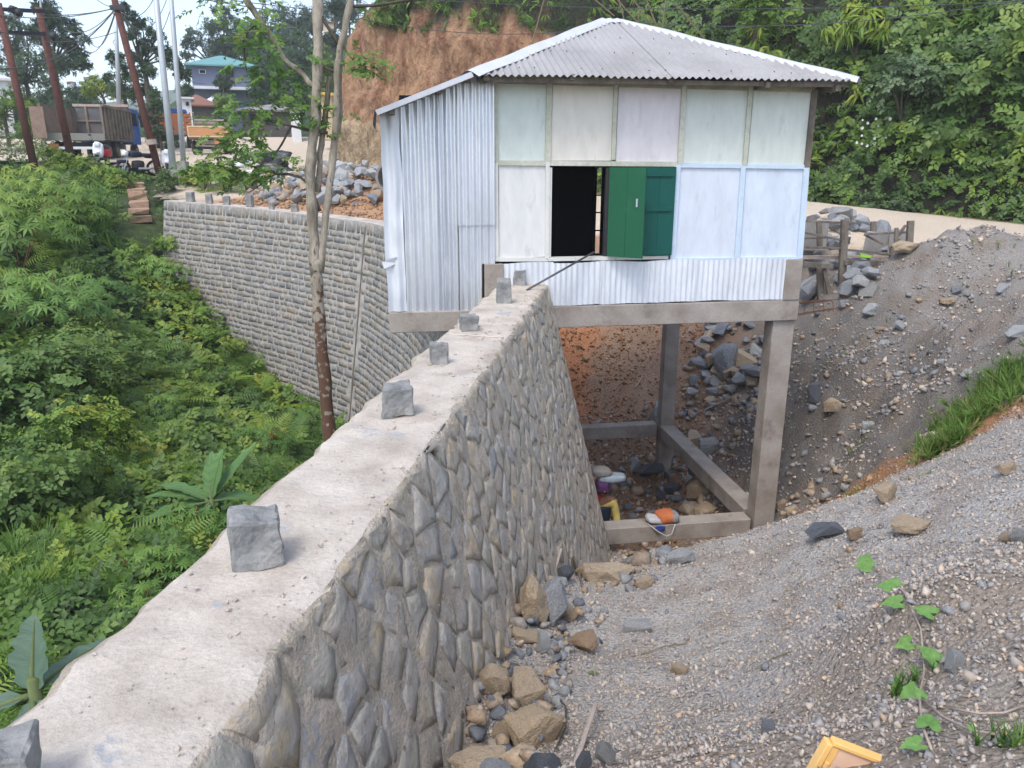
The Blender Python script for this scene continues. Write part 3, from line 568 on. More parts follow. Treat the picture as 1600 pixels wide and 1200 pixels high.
def hb(u0, v0, u1, v1, hpx, m, b=-.014, th=.03):
    a0, z0 = A(u0, v0, b); a1, z1 = A(u1, v1, b); h_ = hpx * 10.3 / 1205 / 2
    V = [L(a0, b, z0 + h_), L(a1, b, z1 + h_), L(a1, b, z1 - h_), L(a0, b, z0 - h_)]; V += [(x, y + th, z) for x, y, z in V]
    return MB().add(V, [(0, 1, 2, 3), (4, 7, 6, 5), (0, 4, 5, 1), (1, 5, 6, 2), (2, 6, 7, 3), (3, 7, 4, 0)]).build('batten', m, hut)
hb(776, 254.5, 1060, 256.5, 7, M['trim']); hb(1062, 258.5, 1260, 261, 6, trimb); hb(774, 405.5, 856, 405.5, 6, trimw); hb(1052, 407, 1250, 404, 6, trimb); hb(776, 123, 1274, 138, 12, mat('top_plate', [C(.42, .42, .27), C(.3, .28, .2)], 'noise', nscale=6, var=.2))
# window: sill, frame, open and closed shutter leaves
aL, zt = A(858, 258); aR, _ = A(1051, 260); _, zb = A(900, 401)
win = hbox('window', aL, aR, -.03, .09, zb - .05, zb - .005, trimw)
hbox('frame_jamb', aL, aL + .04, .0, .08, zb, zt - .03, trimw, win); hbox('frame_jamb', aR - .035, aR + .01, .0, .08, zb, zt - .03, M['wood'], win)
for o in win.children: o.location = (0, 0, 0)
G1 = paint('shutter_green_light', (.010, .092, .044), d=(.025, .125, .062), k=(.55, .8), sc=4); G2 = paint('shutter_green_dark', (.004, .078, .062), d=(.01, .09, .07), k=(.6, .8), sc=4)
def leaf(name, hinge, wd, ang, m, cross):
    """a two-board shutter leaf swung by ang round its hinge, boards and rails as pieces"""
    R = Matrix.Rotation(ang, 3, 'Z'); h = zt - zb - .03; zc = (zt + zb) / 2 - .01
    root = MB().box(Vector(L(hinge, -.05, zc)) + R @ Vector((wd * .25 + .002, 0, 0)), (wd * .5 - .004, .025, h), R).build(name, m, hut)
    MB().box(Vector(L(hinge, -.05, zc)) + R @ Vector((wd * .75, 0, 0)), (wd * .5 - .006, .025, h), R).build('board', m, root)
    for k in (-.46, .04 if cross else .0, .43):
        if cross or k != 0: MB().box(Vector(L(hinge, -.05, zc + k * h)) + R @ Vector((wd * .5, -.022 if cross else .022, 0)), (wd * .8, .02, .07), R).build('rail', m, root)
    return root
a1, _ = A(1000, 330); a2, _ = A(1051, 330); lf = leaf('shutter', a1, a2 - a1, 0, G2, True); lf['label'] = 'dark green closed shutter leaf'
a3, _ = A(949, 330)
lf = leaf('shutter', a3, .5, -math.radians(41), G1, False); lf['label'] = 'bright green shutter leaf swung open'
R = Matrix.Rotation(-math.radians(41), 3, 'Z')
MB().box(Vector(L(a3, -.05, (zt + zb) / 2 + .12)) + R @ Vector((.40, -.022, 0)), (.02, .02, .10), R).build('handle', M['galv'], lf)
hbox('mullion', a3 - .03, a3 + .01, .0, .06, zb, zt - .03, M['dark']); hbox('shutter', a3 + .02, a1 - .005, .02, .045, zb, zt - .03, G2)
# main box behind the facade
AR, ZE = A(1262, 300)[0] - .0, .95
AL0 = A(604, 300)[0]; AC = A(775, 300)[0]; DEP = 4.35; ZF = -1.88
AR = A(1268, 200)[0]
gable = mat('side_boards', [C(.32, .33, .32), C(.4, .42, .42)], 'noise', nscale=2, var=.2)
hbox('side_wall', AR - .03, AR, .05, DEP, ZF, ZE - .06, gable)
bw0, bz0 = A(925, 262, DEP); bw1, bz1 = A(985, 395, DEP)
hbox('back_wall', AL0 + .1, bw0, DEP, DEP + .03, ZF, ZE - .1, gable); hbox('back_wall', bw1, AR, DEP, DEP + .03, ZF, ZE - .1, gable)
hbox('back_wall', bw0, bw1, DEP, DEP + .03, ZF, bz1, gable); hbox('back_wall', bw0, bw1, DEP, DEP + .03, bz0, ZE - .1, gable)
for u in (929, 941, 955, 968): a_, _ = A(u, 330, DEP - .05); hbox('window_bar', a_ - .028, a_ + .028, DEP - .06, DEP - .02, bz1, bz0, M['dark'])
for v in (305, 332, 360): _, z_ = A(940, v, DEP - .08); hbox('window_bar', bw0, bw1, DEP - .09, DEP - .07, z_ - .012, z_ + .012, M['dark'])
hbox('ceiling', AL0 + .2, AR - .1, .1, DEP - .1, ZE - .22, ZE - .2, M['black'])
hbox('partition', AL0 + .2, A(927, 330, 2.1)[0], 2.1, 2.14, ZF, ZE - .22, M['black'])  # the room's darkness is painted into this board and the ceiling
hbox('floor_slab', AL0 + .05, AR - .05, .05, DEP, ZF - .1, ZF, M['concretegrey'])
# concrete frame
_, zb1 = A(900, 477); _, zb0 = A(900, 510)
AB1 = A(1245, 480)[0]
hbox('floor_beam', A(608, 500)[0], A(735, 500)[0] + .25, -.06, .22, zb0 + .0, zb1 - .02, M['concrete'], bevel=.008)
hbox('floor_beam', A(835, 500)[0], AB1, -.055, .225, zb0, zb1, M['concrete'], bevel=.008)
cR0 = A(1203, 505)[0]; cR1 = A(1243, 505)[0]
hbox('column', cR0 + .05, cR1 - .01, .0, .26, -6.3, zb0 - .002, M['concrete'], bevel=.01)
aa, zz = A(1224, 405); a2, _ = A(1250, 440)
hbox('column_stub', aa + .02, a2 - .02, -.07, .16, zb1 + .003, zz, M['concrete'], bevel=.008)
aa, zz = A(756, 412); a2, _ = A(786, 440); hbox('column_stub', aa, a2, -.075, .18, zb1, zz, M['concrete'], bevel=.01)
hbox('column', cR0 + .05, cR1 - .05, DEP - .1, DEP + .12, -6.6, zb0 - .002, M['concrete'], bevel=.01)
hbox('floor_beam', cR0 + .03, cR1 - .03, .23, DEP - .12, zb0 + .01, zb1 - .03, M['concrete']); hbox('floor_beam', AL0, cR1, DEP - .1, DEP + .15, zb0, zb1 - .01, M['concrete'])
_, t1 = A(1000, 836, -.02); zt1 = -5.17
hbox('tie_beam', .95, cR0 - .002, -.0, .27, zt1 - .26, zt1, M['concrete'], bevel=.01)
hbox('tie_beam', -.6, cR0 - .002, DEP - .05, DEP + .2, zt1 - .24, zt1 + .02, M['concrete'], bevel=.01)
hbox('tie_beam', cR0 + .03, cR1 - .05, .335, DEP - .105, zt1 - .25, zt1 + .01, M['concrete'], bevel=.01)
hbox('column', -.9, -.6, DEP - .1, DEP + .2, -6.8, zb0 - .002, M['concrete'])
# corrugated sheets
def corr(name, o, ea, eu, w0, w1, lo, hi, m, parent=hut, pitch=.085, amp=.011, rows=1, dent=0, seed=0, ph=0):
    ea = np.array(ea, float); eu = np.array(eu, float); nn = np.cross(ea, eu); nn /= np.linalg.norm(nn); k = 8; n = max(2, int((w1 - w0) / pitch * k)); V = []; F = []
    for i in range(n + 1):
        x = w0 + (w1 - w0) * i / n; l, h = lo(x), hi(x)
        for j in range(rows + 1):
            y = l + (h - l) * j / rows; d = amp * math.sin(2 * math.pi * (x / pitch) + ph)
            if dent: q = mnoise.noise(Vector((x * 2.2 + seed, y * 1.1, seed))) ; d = d * (1 - .7 * max(0, q)) + dent * mnoise.noise(Vector((x * 5, y * 3, seed + 4))); x_ = x + dent * .8 * mnoise.noise(Vector((x * 3, y * 2.2, seed + 9)))
            else: x_ = x
            V.append(tuple(np.array(o) + ea * x_ + eu * y + nn * d))
        if i: b = (i - 1) * (rows + 1); F += [(b + j, b + rows + 1 + j, b + rows + 2 + j, b + 1 + j) for j in range(rows)]
    return link(name, fmesh(name, V, F), m, parent, smooth=True)
# gable (lean-to) wall: right tall part in two lifts, left part one sheet, crumpled corner sheet
def ltop(a): return np.interp(a, [A(600, 168)[0], A(735, 110)[0], A(775, 112)[0]], [A(600, 172)[1], A(735, 117)[1], A(775, 122)[1]])
_, zlo = A(640, 489)
zin = mat('zinc_wall', [C(.62, .65, .71), C(.70, .73, .79), C(.78, .80, .84)], 'noise', nscale=1.6, rough=.36, metal=.7, spec=.5, var=.08, vscale=12, bump=.12, bscale=8, bdist=.02, stretch=(1, 1, .3))
a_c = A(622, 300)[0]; am = A(693, 300)[0]; ax = A(712, 350)[0]; ae = A(772, 300)[0]; _, zs = A(740, 352)
corr('corrugated_sheet', (0, -.02, -ZB), (1, 0, 0), (0, 0, 1), a_c, am, lambda a: zlo + .01, ltop, zin, rows=14, dent=.006, seed=1, pitch=.098, amp=.021)
corr('corrugated_sheet', (0, -.035, -ZB), (1, 0, 0), (0, 0, 1), am - .03, ax + .02, lambda a: zlo + .01, ltop, zin, rows=14, dent=.005, seed=3, pitch=.092, amp=.020)
corr('corrugated_sheet', (0, -.03, -ZB), (1, 0, 0), (0, 0, 1), ax, ae, lambda a: zlo + .02 if a < A(752, 440)[0] else A(752, 412)[1], lambda a: zs + .03, zin, rows=6, dent=.003, seed=5, pitch=.086, amp=.018)
corr('corrugated_sheet', (0, -.05, -ZB), (1, 0, 0), (0, 0, 1), ax, ae, lambda a: zs, ltop, zin, rows=8, dent=.003, seed=7, pitch=.086, amp=.018)
corr('corner_flashing', (0, -.05, -ZB), (1, 0, 0), (0, 0, 1), A(601, 300)[0] - .02, a_c + .05, lambda a: zlo + .03, lambda a: ltop(a) - .03, M['zinc'], rows=30, dent=.022, seed=11, pitch=.15, amp=.02)
corr('corrugated_sheet', (AL0 - .0, 0, -ZB), (0, 1, 0), (0, 0, 1), -.02, DEP, lambda a: zlo, lambda a: .52, zin, rows=2, pitch=.088)
MB().add([L(*q) for q in ((A(597, 410)[0], -.07, A(597, 408)[1]), (A(620, 400)[0], -.08, A(620, 400)[1]), (A(622, 408)[0], -.06, A(622, 410)[1]), (A(600, 418)[0], -.09, A(600, 419)[1]))], [(0, 1, 2, 3)]).build('torn_flap', M['ridge'], hut)
# skirt under the panels (bulging white sheets)
for k in range(6):
    a0 = A(786, 430)[0] + .0; a1 = A(1224, 430)[0]; w_ = (a1 - a0) / 6
    zl = A(900, 476)[1] + .005
    corr('skirt_sheet', (0, -.028 - .012 * (k % 2), -ZB), (1, 0, 0), (0, 0, 1), a0 + k * w_ - .02, a0 + (k + 1) * w_ + .015, lambda a: zl + .02 * mnoise.noise(Vector((a * 2, k, 0))), lambda a, k=k: A(900, 409)[1] + .012 * math.sin(a * 5 + k), M['zincskirt'], rows=6, dent=.012, seed=20 + k, pitch=.075, amp=.009)
# roof: hip over the room, front face in lapped sheets, lean-to roof on the left
be = -.38
eL = A(733, 113, be); eR = A(1339, 128, be); ze = (eL[1] + eR[1]) / 2
bp_ = 2.2; pA = A(938, 34, bp_); pB = A(972, 32, bp_); zp = (pA[1] + pB[1]) / 2; bback = DEP + .4
a0, a1, p0, p1 = eL[0], eR[0], pA[0], pB[0]
up = np.array([0, bp_ - be, zp - ze]); Lu = np.linalg.norm(up); up /= Lu
def hiF(a): return Lu * max(0, min((a - a0) / (p0 - a0), 1, (a1 - a) / (a1 - p1)))
nS = 6
for k in range(nS):
    x0 = a0 + (a1 - a0) * k / nS; x1 = a0 + (a1 - a0) * (k + 1) / nS
    corr('roof_sheet', (0, be, ze - ZB + .006 * (k % 2)), (1, 0, 0), up, x0 + .005, x1 + .045 if k < nS - 1 else x1, lambda a: -.03 + .008 * math.sin(a * 9), hiF, M['roof'], pitch=.088, amp=.014, rows=4)
scr = MB()
for r_ in (.22, 1.0, 1.75):
    for i in range(20):
        a = a0 + .3 + i * .27 + U(-.05, .05)
        if hiF(a) > r_ + .1 and (i * 7 + int(r_ * 4)) % 3: q = np.array([a, be, ze - ZB]) + up * (r_ + U(-.03, .03)); scr.tube([q + np.array([0, -.01, .010]), q + np.array([0, -.015, .022])], .007, 5)
scr.build('roof_screws', M['dark'], hut, kind='stuff')
upB = np.array([0, -(bback - bp_), zp - ze]); LB = np.linalg.norm(upB); upB /= LB
corr('roof_sheet', (0, bback, ze - ZB), (1, 0, 0), upB, a0, a1, lambda a: 0, lambda a: LB * max(0, min((a - a0) / (p0 - a0), 1, (a1 - a) / (a1 - p1))), M['roof'], pitch=.088)
for sgn, ae_, pe in ((1, a0, p0), (-1, a1, p1)):
    uu = np.array([pe - ae_, 0, zp - ze]); LL = np.linalg.norm(uu); uu /= LL
    corr('roof_sheet', (ae_, 0, ze - ZB), (0, 1, 0), uu, be, bback, lambda b: 0, lambda b: LL * max(0, min((b - be) / (bp_ - be), (bback - b) / (bback - bp_))), M['roof'], pitch=.088)
def ridge(p, q, wdt=.11, lift=.02):
    p = np.array(p, float); q = np.array(q, float); t = (q - p) / np.linalg.norm(q - p); sidev = np.cross(t, (0, 0, 1)); sidev /= np.linalg.norm(sidev); V = []
    m = 14
    for i in range(m + 1):
        c = p + (q - p) * i / m + np.array([0, 0, lift + .006 * math.sin(i * 1.3)])
        for s_, dz in ((-wdt, -.055), (-wdt * .35, .005), (0, .018), (wdt * .35, .005), (wdt, -.055)): V.append(tuple(c + sidev * s_ + np.array([0, 0, dz])))
    F = [(i * 5 + j, i * 5 + j + 1, i * 5 + j + 6, i * 5 + j + 5) for i in range(m) for j in range(4)]
    return link('ridge_cap', fmesh('ridge_cap', V, F), M['ridge'], hut, smooth=True)
pl, pr = L(p0, bp_, zp), L(p1, bp_, zp)
ridge(L(a0 - .02, be - .02, ze), pl, .16); ridge(L(a1 + .02, be - .02, ze), pr, .10); ridge(pl, pr, .12); ridge(pl, L(a0, bback, ze)); ridge(pr, L(a1, bback, ze))
lx, lz = A(588, 172, be); tx, tz = A(738, 112, be)
uu = np.array([lx - tx - .0, 0, lz - tz + .0]); LL = np.linalg.norm(uu); uu /= LL
corr('roof_sheet', (tx + .03, 0, tz - ZB - .035), (0, -1, 0), uu, -bback, -be, lambda b: 0, lambda b: LL, M['roof'], pitch=.088, rows=3)
MB().bar(L(tx + .0, be - .03, tz - .03), L(lx, be - .03, lz - .03), .03, .06).build('verge_board', M['ridge'], hut)
MB().add([L(lx - .02, be - .02, lz + .0), L(lx - .05, be - .03, lz - .16), L(lx - .03, .2, lz - .2), L(lx - .01, .3, lz)], [(0, 1, 2, 3)]).build('bent_sheet_end', M['dark'], hut)
for u, v in ((612, 168), (685, 135), (728, 117), (757, 117)): a_, z_ = A(u, v, -.15); MB().box(L(a_, -.12, z_ - .05), (.07, .5, .07), jit=.004).build('rafter', M['wood'], hut)
for u, v in ((890, 122), (1042, 127), (1192, 134), (1300, 139)): a_, z_ = A(u, v, -.2); MB().box(L(a_, -.15, z_), (.06, .4, .07), jit=.004).build('rafter', M['wood'], hut)
MB().bar(L(a0 + .1, be + .1, ze - .05), L(a1 - .05, be + .1, ze - .05), .05, .05).build('purlin', M['wood'], hut)

# wooden loose rod resting on the window sill, and the bag on the tie beam
def rodpts():
    p = np.array(wallpt(7.75, -.16, ZT + .02)); aS, zS = A(921, 392, -.05); q = H0 + EX * aS + EY * -.06; return p, np.array([q[0], q[1], zb + .03])
p, q = rodpts(); t = (q - p) / np.linalg.norm(q - p)
tag(MB().tube([p - t * .04, p + (q - p) * .5, q + t * .08], .014, 8).build('iron_rod', M['iron'], smooth=True), 'thin dark iron rod leaning from the wall top up onto the window sill', 'rod')
bagp = H0 + EX * A(1028, 820, .13)[0] + EY * .13
bag = empty('tool_bag', (bagp[0], bagp[1], zt1), 'small orange and grey cloth bag lying on the lower concrete beam', 'bag', rz=.2)
def soft(name, c, sz, m, parent, seed=0, n=3, amp=.15, rot=None):
    bm = bmesh.new(); bmesh.ops.create_cube(bm, size=2); bmesh.ops.subdivide_edges(bm, edges=bm.edges, cuts=n, use_grid_fill=True)
    for v in bm.verts:
        r = v.co.length; k = (1 / r) ** .55 if r > 1 else 1; v.co *= k
        nn = 1 + amp * mnoise.noise(v.co * 1.6 + Vector((seed, 0, 0))); v.co = Vector((v.co.x * sz[0] * nn, v.co.y * sz[1] * nn, v.co.z * sz[2] * nn))
        if rot is not None: v.co = rot @ v.co
        v.co += Vector(c)
    me = bpy.data.meshes.new(name); bm.to_mesh(me); bm.free(); return link(name, me, m, parent, smooth=True)
clo = lambda n, c: mat(n, [C(*c), C(*[q * 1.3 for q in c])], 'noise', nscale=6, var=.2, vscale=20, bump=.4, bscale=25, bdist=.01)
soft('bag_body', (.13, .0, .075), (.17, .15, .085), clo('orange_cloth', (.42, .13, .05)), bag, 1)
soft('side_pocket', (-.08, -.02, .06), (.12, .12, .05), clo('grey_cloth', (.42, .42, .42)), bag, 4, rot=Matrix.Rotation(.25, 3, 'Y'))
soft('flap', (.22, -.04, .08), (.07, .12, .075), clo('smoke_cloth', (.2, .19, .2)), bag, 6)
MB().tube([(-.2, -.1, .03), (-.08, -.19, -.06), (.06, -.2, -.15), (.14, -.2, -.12), (.2, -.17, .02)], .009, 6).build('strap', clo('strap', (.4, .38, .36)), bag, smooth=True)
soft('blue_lining', (-.03, -.165, -.03), (.08, .015, .045), clo('blue_cloth', (.03, .05, .2)), bag, 9)

# ---------------------------------------------------------------- rocks
def rockmesh(seed, n=16, sub=0, flat=1.0, cube=False):
    r = random.Random(seed); bm = bmesh.new()
    for _ in range(n):
        v = Vector((r.gauss(0, 1), r.gauss(0, 1), r.gauss(0, 1))).normalized() * r.uniform(.82, 1)
        if cube: m_ = max(abs(v.x), abs(v.y), abs(v.z)); v = v / m_ * r.uniform(.85, 1) * .8
        bm.verts.new((v.x, v.y, v.z * flat))
    bmesh.ops.convex_hull(bm, input=bm.verts); bmesh.ops.delete(bm, geom=[v for v in bm.verts if not v.link_faces], context='VERTS')
    if sub:
        bmesh.ops.bevel(bm, geom=list(bm.edges), offset=.05, segments=1, affect='EDGES', clamp_overlap=True)
        bmesh.ops.triangulate(bm, faces=bm.faces); bmesh.ops.subdivide_edges(bm, edges=bm.edges, cuts=sub, use_grid_fill=True)
        for v in bm.verts: v.co += v.co.normalized() * (.07 * mnoise.fractal(v.co * 2.2 + Vector((seed, 0, 0)), .8, 2, 4))
    bmesh.ops.recalc_face_normals(bm, faces=bm.faces)
    me = bpy.data.meshes.new('rock'); bm.to_mesh(me); bm.free(); return me
RK = {k: [] for k in ('g', 't', 'd')}
for k, mm in (('g', 'rockgrey'), ('t', 'rocktan'), ('d', 'rockdark')):
    for i in range(9): me = rockmesh(i * 7 + ord(k), 13 + i % 4, cube=(i % 2 == 0)); me.materials.append(M[mm]); RK[k].append(me)
RB = {k: [] for k in ('g', 't', 'd')}
for k, mm in (('g', 'rockgrey'), ('t', 'rocktan'), ('d', 'rockdark')):
    for i in range(7): me = rockmesh(i * 11 + ord(k), 16, 2, cube=(i % 2 == 0)); me.materials.append(M[mm]); RB[k].append(me)
rr = random.Random(11)
def gz_(p):
    q = np.array([[p[0], p[1], RH([p])[0]]]); return float(q[0, 2] + rnoise(q, np.ones(1, bool))[0])
def rock(p, size, kind='g', rot=None, label=None, group=None, big=False, name='rock', seed=None):
    me = rr.choice((RB if big else RK)[kind]) if seed is None else (RB if big else RK)[kind][seed]
    o = bpy.data.objects.new(name, me); COL.objects.link(o); o.location = Vector([float(c) for c in p]); o.scale = size
    o.rotation_euler = rot if rot is not None else (rr.uniform(-.5, .5), rr.uniform(-.5, .5), rr.uniform(0, 6.28)); return tag(o, label, 'rock', group)
def rpx(u, v, wpx, hpx, kind, label, big=True, rz=None, tilt=0, sink=.3, seed=None, H=None, group=None, roll=0):
    """rock at the place seen at (u, v) on the ground, sized from its width and height there"""
    p = hit(u, v + hpx * .3, H or RH); p[2] = gz_(p); s_ = np.linalg.norm(p) / 1205; a = wpx * s_ / 2; c = hpx * s_ / 2
    return rock((p[0], p[1], p[2] + c * (1 - sink)), (a * 1.12, (a + c) / 2 * 1.1, c * 1.15), kind, (tilt, roll, rz if rz is not None else rr.uniform(-.3, .3)), label, group, big, seed=seed)
for (u, v, w_, h_, k, lab, kw) in [
    (837, 1143, 98, 58, 't', 'largest tan boulder wedged between the stone wall and the gravel at the bottom', dict(seed=1)),
    (824, 1084, 58, 54, 't', 'rounded tan rock directly above the largest tan boulder', dict(seed=2)),
    (772, 1078, 50, 55, 't', 'triangular tan rock touching the foot of the stone wall', dict(seed=3)),
    (790, 1146, 40, 40, 't', 'tan rock half hidden at the left end of the largest boulder', dict(seed=5)),
    (742, 1190, 105, 40, 't', 'long low tan rock at the very bottom beside the wall', dict(seed=4)),
    (775, 1196, 55, 40, 'g', 'pale grey rock in front of the long low tan rock', {}),
    (848, 1184, 62, 30, 'd', 'dark layered slate lump below the largest tan boulder', dict(seed=2)),
    (913, 1190, 26, 44, 'd', 'upright dark slate piece at the bottom next to the wood stick', dict(seed=3)),
    (945, 1184, 30, 40, 'g', 'greyish tan upright rock right of the wood stick at the bottom', {}),
    (836, 942, 62, 84, 't', 'big leaning slab, tan on its left side, against the wall foot', dict(seed=6, roll=.35)),
    (862, 940, 48, 86, 'g', 'big pale blue grey slab leaning beside the tan slab', dict(seed=1, roll=.3)),
    (821, 986, 50, 24, 't', 'flat tan rock below the leaning slabs', {}), (847, 1000, 26, 34, 'g', 'blue grey rock right of the flat tan rock below the slabs', {}),
    (878, 950, 34, 30, 't', 'orange brown rock right of the leaning slabs', {}), (892, 958, 24, 22, 't', 'small pale orange rock among the grey stones right of the slabs', {}),
    (885, 900, 32, 36, 'd', 'dark slate rock leaning between plank and stick at the wall foot', dict(seed=4)),
    (915, 890, 40, 26, 't', 'brown earthy rock beside the short grey plank', {}), (955, 888, 95, 34, 't', 'wide flat ochre rock at the edge of the pit', dict(seed=0)), (1008, 902, 36, 20, 't', 'pale orange rock on the gravel right of the wide ochre rock', {}),
    (996, 980, 48, 22, 'g', 'flat blue grey rock half buried in the gravel', dict(seed=2)), (910, 1001, 52, 30, 't', 'long tan rock lying on gravel left of the flat blue grey rock', {}),
    (1061, 1041, 28, 20, 't', 'pale tan rock alone on the gravel', {}), (1489, 1031, 31, 32, 'g', 'rounded white grey stone right of the creeping vine', dict(seed=5)), (1382, 783, 36, 34, 't', 'upright tan rock on the crest of the gravel', {}),
    (1420, 825, 54, 28, 't', 'long tan rock on the gravel below the crest', {}), (1335, 840, 26, 22, 't', 'tan rock beside the crumbling grey lump', {}), (1288, 838, 62, 26, 'd', 'crumbling dark grey lump in the gravel', {}),
    (1300, 637, 28, 27, 't', 'pale tan rock on the dark slope right of the column', {}), (1271, 625, 20, 36, 'd', 'dark upright slate next to the pale tan rock on the slope', {}), (1356, 657, 20, 15, 'g', 'small pale grey rock low on the dark slope', {}),
    (1404, 514, 17, 17, 'g', 'small round grey rock high on the dark slope', {}), (1380, 531, 24, 16, 'g', 'pale angular grey rock below the small round one on the slope', {}), (1497, 453, 20, 14, 'g', 'flat grey rock near the top of the gravel heap', {}), (1360, 477, 26, 20, 'g', 'grey rock half buried in the slope beside the wooden stand', {}),
    (1381, 507, 26, 10, 't', 'flat tan rock on the slope', {}), (1480, 480, 26, 10, 't', 'flat ochre rock in the gravel heap', {}), (1560, 465, 20, 16, 'g', 'grey rock at the right of the gravel heap', {}), (1585, 530, 34, 20, 'g', 'grey slab at the right edge of the slope', {}), (1410, 405, 38, 24, 't', 'pale rock at the end of the wooden rail', {}), (1508, 592, 20, 14, 'g', 'pale rock above the grass strip', {}),
    (1132, 570, 48, 62, 'g', 'large leaning pale slab in the rubble behind the rear column', dict(seed=1, roll=.5)), (1027, 650, 30, 40, 'g', 'pale rock hugging the left side of the rear column', {}),
    (1105, 698, 34, 36, 'g', 'large smooth grey boulder right of the sloping tie beam', dict(seed=2)), (1084, 688, 26, 26, 't', 'rounded rock above the large smooth boulder', {}), (1020, 734, 46, 34, 'd', 'dark slate rock left of the rear column foot', {}), (991, 726, 17, 26, 'g', 'upright pale grey stone in the pit', {}),
    (1053, 765, 30, 24, 'd', 'dark slate rock in the middle of the pit', {}), (1032, 775, 15, 22, 'd', 'small square slate beside the dark rock in the pit', {}), (1090, 770, 38, 36, 't', 'brown boulder under the sloping tie beam', {}), (1082, 742, 18, 34, 'd', 'dark upright slab above the brown boulder in the pit', {}), (1072, 798, 34, 32, 't', 'mossy boulder just behind the front tie beam', {}), (1102, 800, 34, 30, 't', 'second mossy boulder nearer the corner of the tie beams', {}),
    (1062, 868, 44, 30, 'g', 'grey rock wedged under the front tie beam', {}), (1222, 780, 24, 20, 't', 'orange rock just right of the front column foot', {}), (1237, 800, 22, 18, 't', 'reddish rock at the edge of the gravel beside the column foot', {}),
    (1200, 1165, 28, 26, 'g', 'pale grey stone left of the yellow board corner', {}), (1530, 845, 14, 9, 'g', 'tiny pale stone near the right edge of the gravel', {}), (1570, 740, 30, 20, 't', 'tan rock at the right edge just below the crest', {}), (1590, 840, 24, 26, 'g', 'bluish stone cut by the right edge', {}), (1570, 845, 20, 18, 't', 'small tan stone beside the bluish stone at the right edge', {})]:
    rpx(u, v, w_, h_, k, lab, **kw)
def rocks_in(poly, n, smin, smax, kinds, label, group, H=RH, lift=.0, big=False, stuff=False):
    VV, FF, TT = [], [], []; made = []
    us = [p[0] for p in poly]; vs = [p[1] for p in poly]; c = 0; k = 0
    while c < n and k < n * 30:
        k += 1; u, v = rr.uniform(min(us), max(us)), rr.uniform(min(vs), max(vs)); ins = False
        for i in range(len(poly)):
            (x1, y1), (x2, y2) = poly[i], poly[(i + 1) % len(poly)]
            if (y1 > v) != (y2 > v) and u < (x2 - x1) * (v - y1) / (y2 - y1) + x1: ins = not ins
        if not ins: continue
        p = hit(u, v, H); s_ = rr.uniform(smin, smax) * rr.choice([.7, 1, 1, 1.3]); kk = rr.choice(kinds)
        loc = (p[0], p[1], (gz_(p) if H is RH else p[2]) + s_ * .3 + rr.uniform(0, lift)); scl = (s_ * rr.uniform(.8, 1.3), s_ * rr.uniform(.7, 1.1), s_ * rr.uniform(.45, .9)); c += 1
        if stuff:
            me = rr.choice(RK[kk]); Mx = Matrix.LocRotScale(Vector([float(q) for q in loc]), Matrix.Rotation(rr.uniform(0, 6.28), 3, 'Z') @ Matrix.Rotation(rr.uniform(-.5, .5), 3, 'X'), Vector(scl)); b_ = len(VV)
            VV += [tuple(Mx @ v_.co) for v_ in me.vertices]; tv = {'g': rr.uniform(.1, .5), 't': rr.uniform(.6, 1), 'd': 0}[kk]
            for f_ in me.polygons:
                ix = list(f_.vertices)
                for q in range(1, len(ix) - 1): FF.append((b_ + ix[0], b_ + ix[q], b_ + ix[q + 1])); TT.append(tv)
        else:
            o_ = rock(loc, scl, kk, None, None, group, big); fu = (u - min(us)) / (max(us) - min(us)); fv = (v - min(vs)) / (max(vs) - min(vs))
            o_['label'] = label[kk] + ', ' + ('upper ' if fv < .33 else 'middle ' if fv < .66 else 'lower ') + ('left' if fu < .33 else 'centre' if fu < .66 else 'right')
    if stuff: tag(link('rubble', fmesh('rubble', VV, FF, tint=TT), M['rubble']), label if isinstance(label, str) else list(label.values())[0], 'rubble', kind='stuff')
g1 = 'rocks of the quarry stone pile behind the curved wall'
rocks_in([(455, 300), (470, 268), (520, 262), (598, 268), (600, 322), (520, 322), (460, 318)], 125, .14, .27, 'ggggt', {'g': 'grey angular quarry rock in the pile behind the curved stone wall', 't': 'tan rock among the grey ones in the pile behind the curved stone wall'}, g1, lift=.22)
rocks_in([(380, 300), (400, 275), (470, 270), (470, 315), (420, 322)], 110, .10, .2, 'ggt', {'g': 'small grey rock at the left end of the pile behind the curved wall', 't': 'small tan rock at the left end of the pile behind the curved wall'}, g1, stuff=True)
g2 = 'rocks of the pile under and behind the wooden stand'
rocks_in([(1255, 345), (1340, 340), (1380, 355), (1395, 400), (1340, 480), (1250, 490)], 62, .16, .27, 'ggg', {'g': 'pale grey quarry rock in the pile behind the wooden stand', 't': 'tan'}, g2, lift=.15)
g3 = 'rubble sliding down below the hut'
rocks_in([(1110, 508), (1195, 508), (1190, 600), (1090, 640), (1065, 600)], 58, .12, .25, 'gggt', {'g': 'grey broken rock in the rubble below the hut floor behind the columns', 't': 'tan rock in the rubble below the hut floor behind the columns'}, g3, lift=.05)
rocks_in([(1060, 600), (1120, 640), (1180, 640), (1150, 720), (1070, 700)], 30, .06, .12, 'gtt', {'g': 'small grey stone at the foot of the rubble by the rear column', 't': 'small tan stone at the foot of the rubble by the rear column'}, g3, stuff=True)
g4 = 'rocks strewn over the pit floor'
rocks_in([(950, 700), (1040, 700), (1140, 800), (960, 815)], 70, .05, .14, 'gttd', {'g': 'grey rock on the pit floor between the tie beams', 't': 'brown rock on the pit floor between the tie beams', 'd': 'dark rock on the pit floor between the tie beams'}, g4, stuff=True)
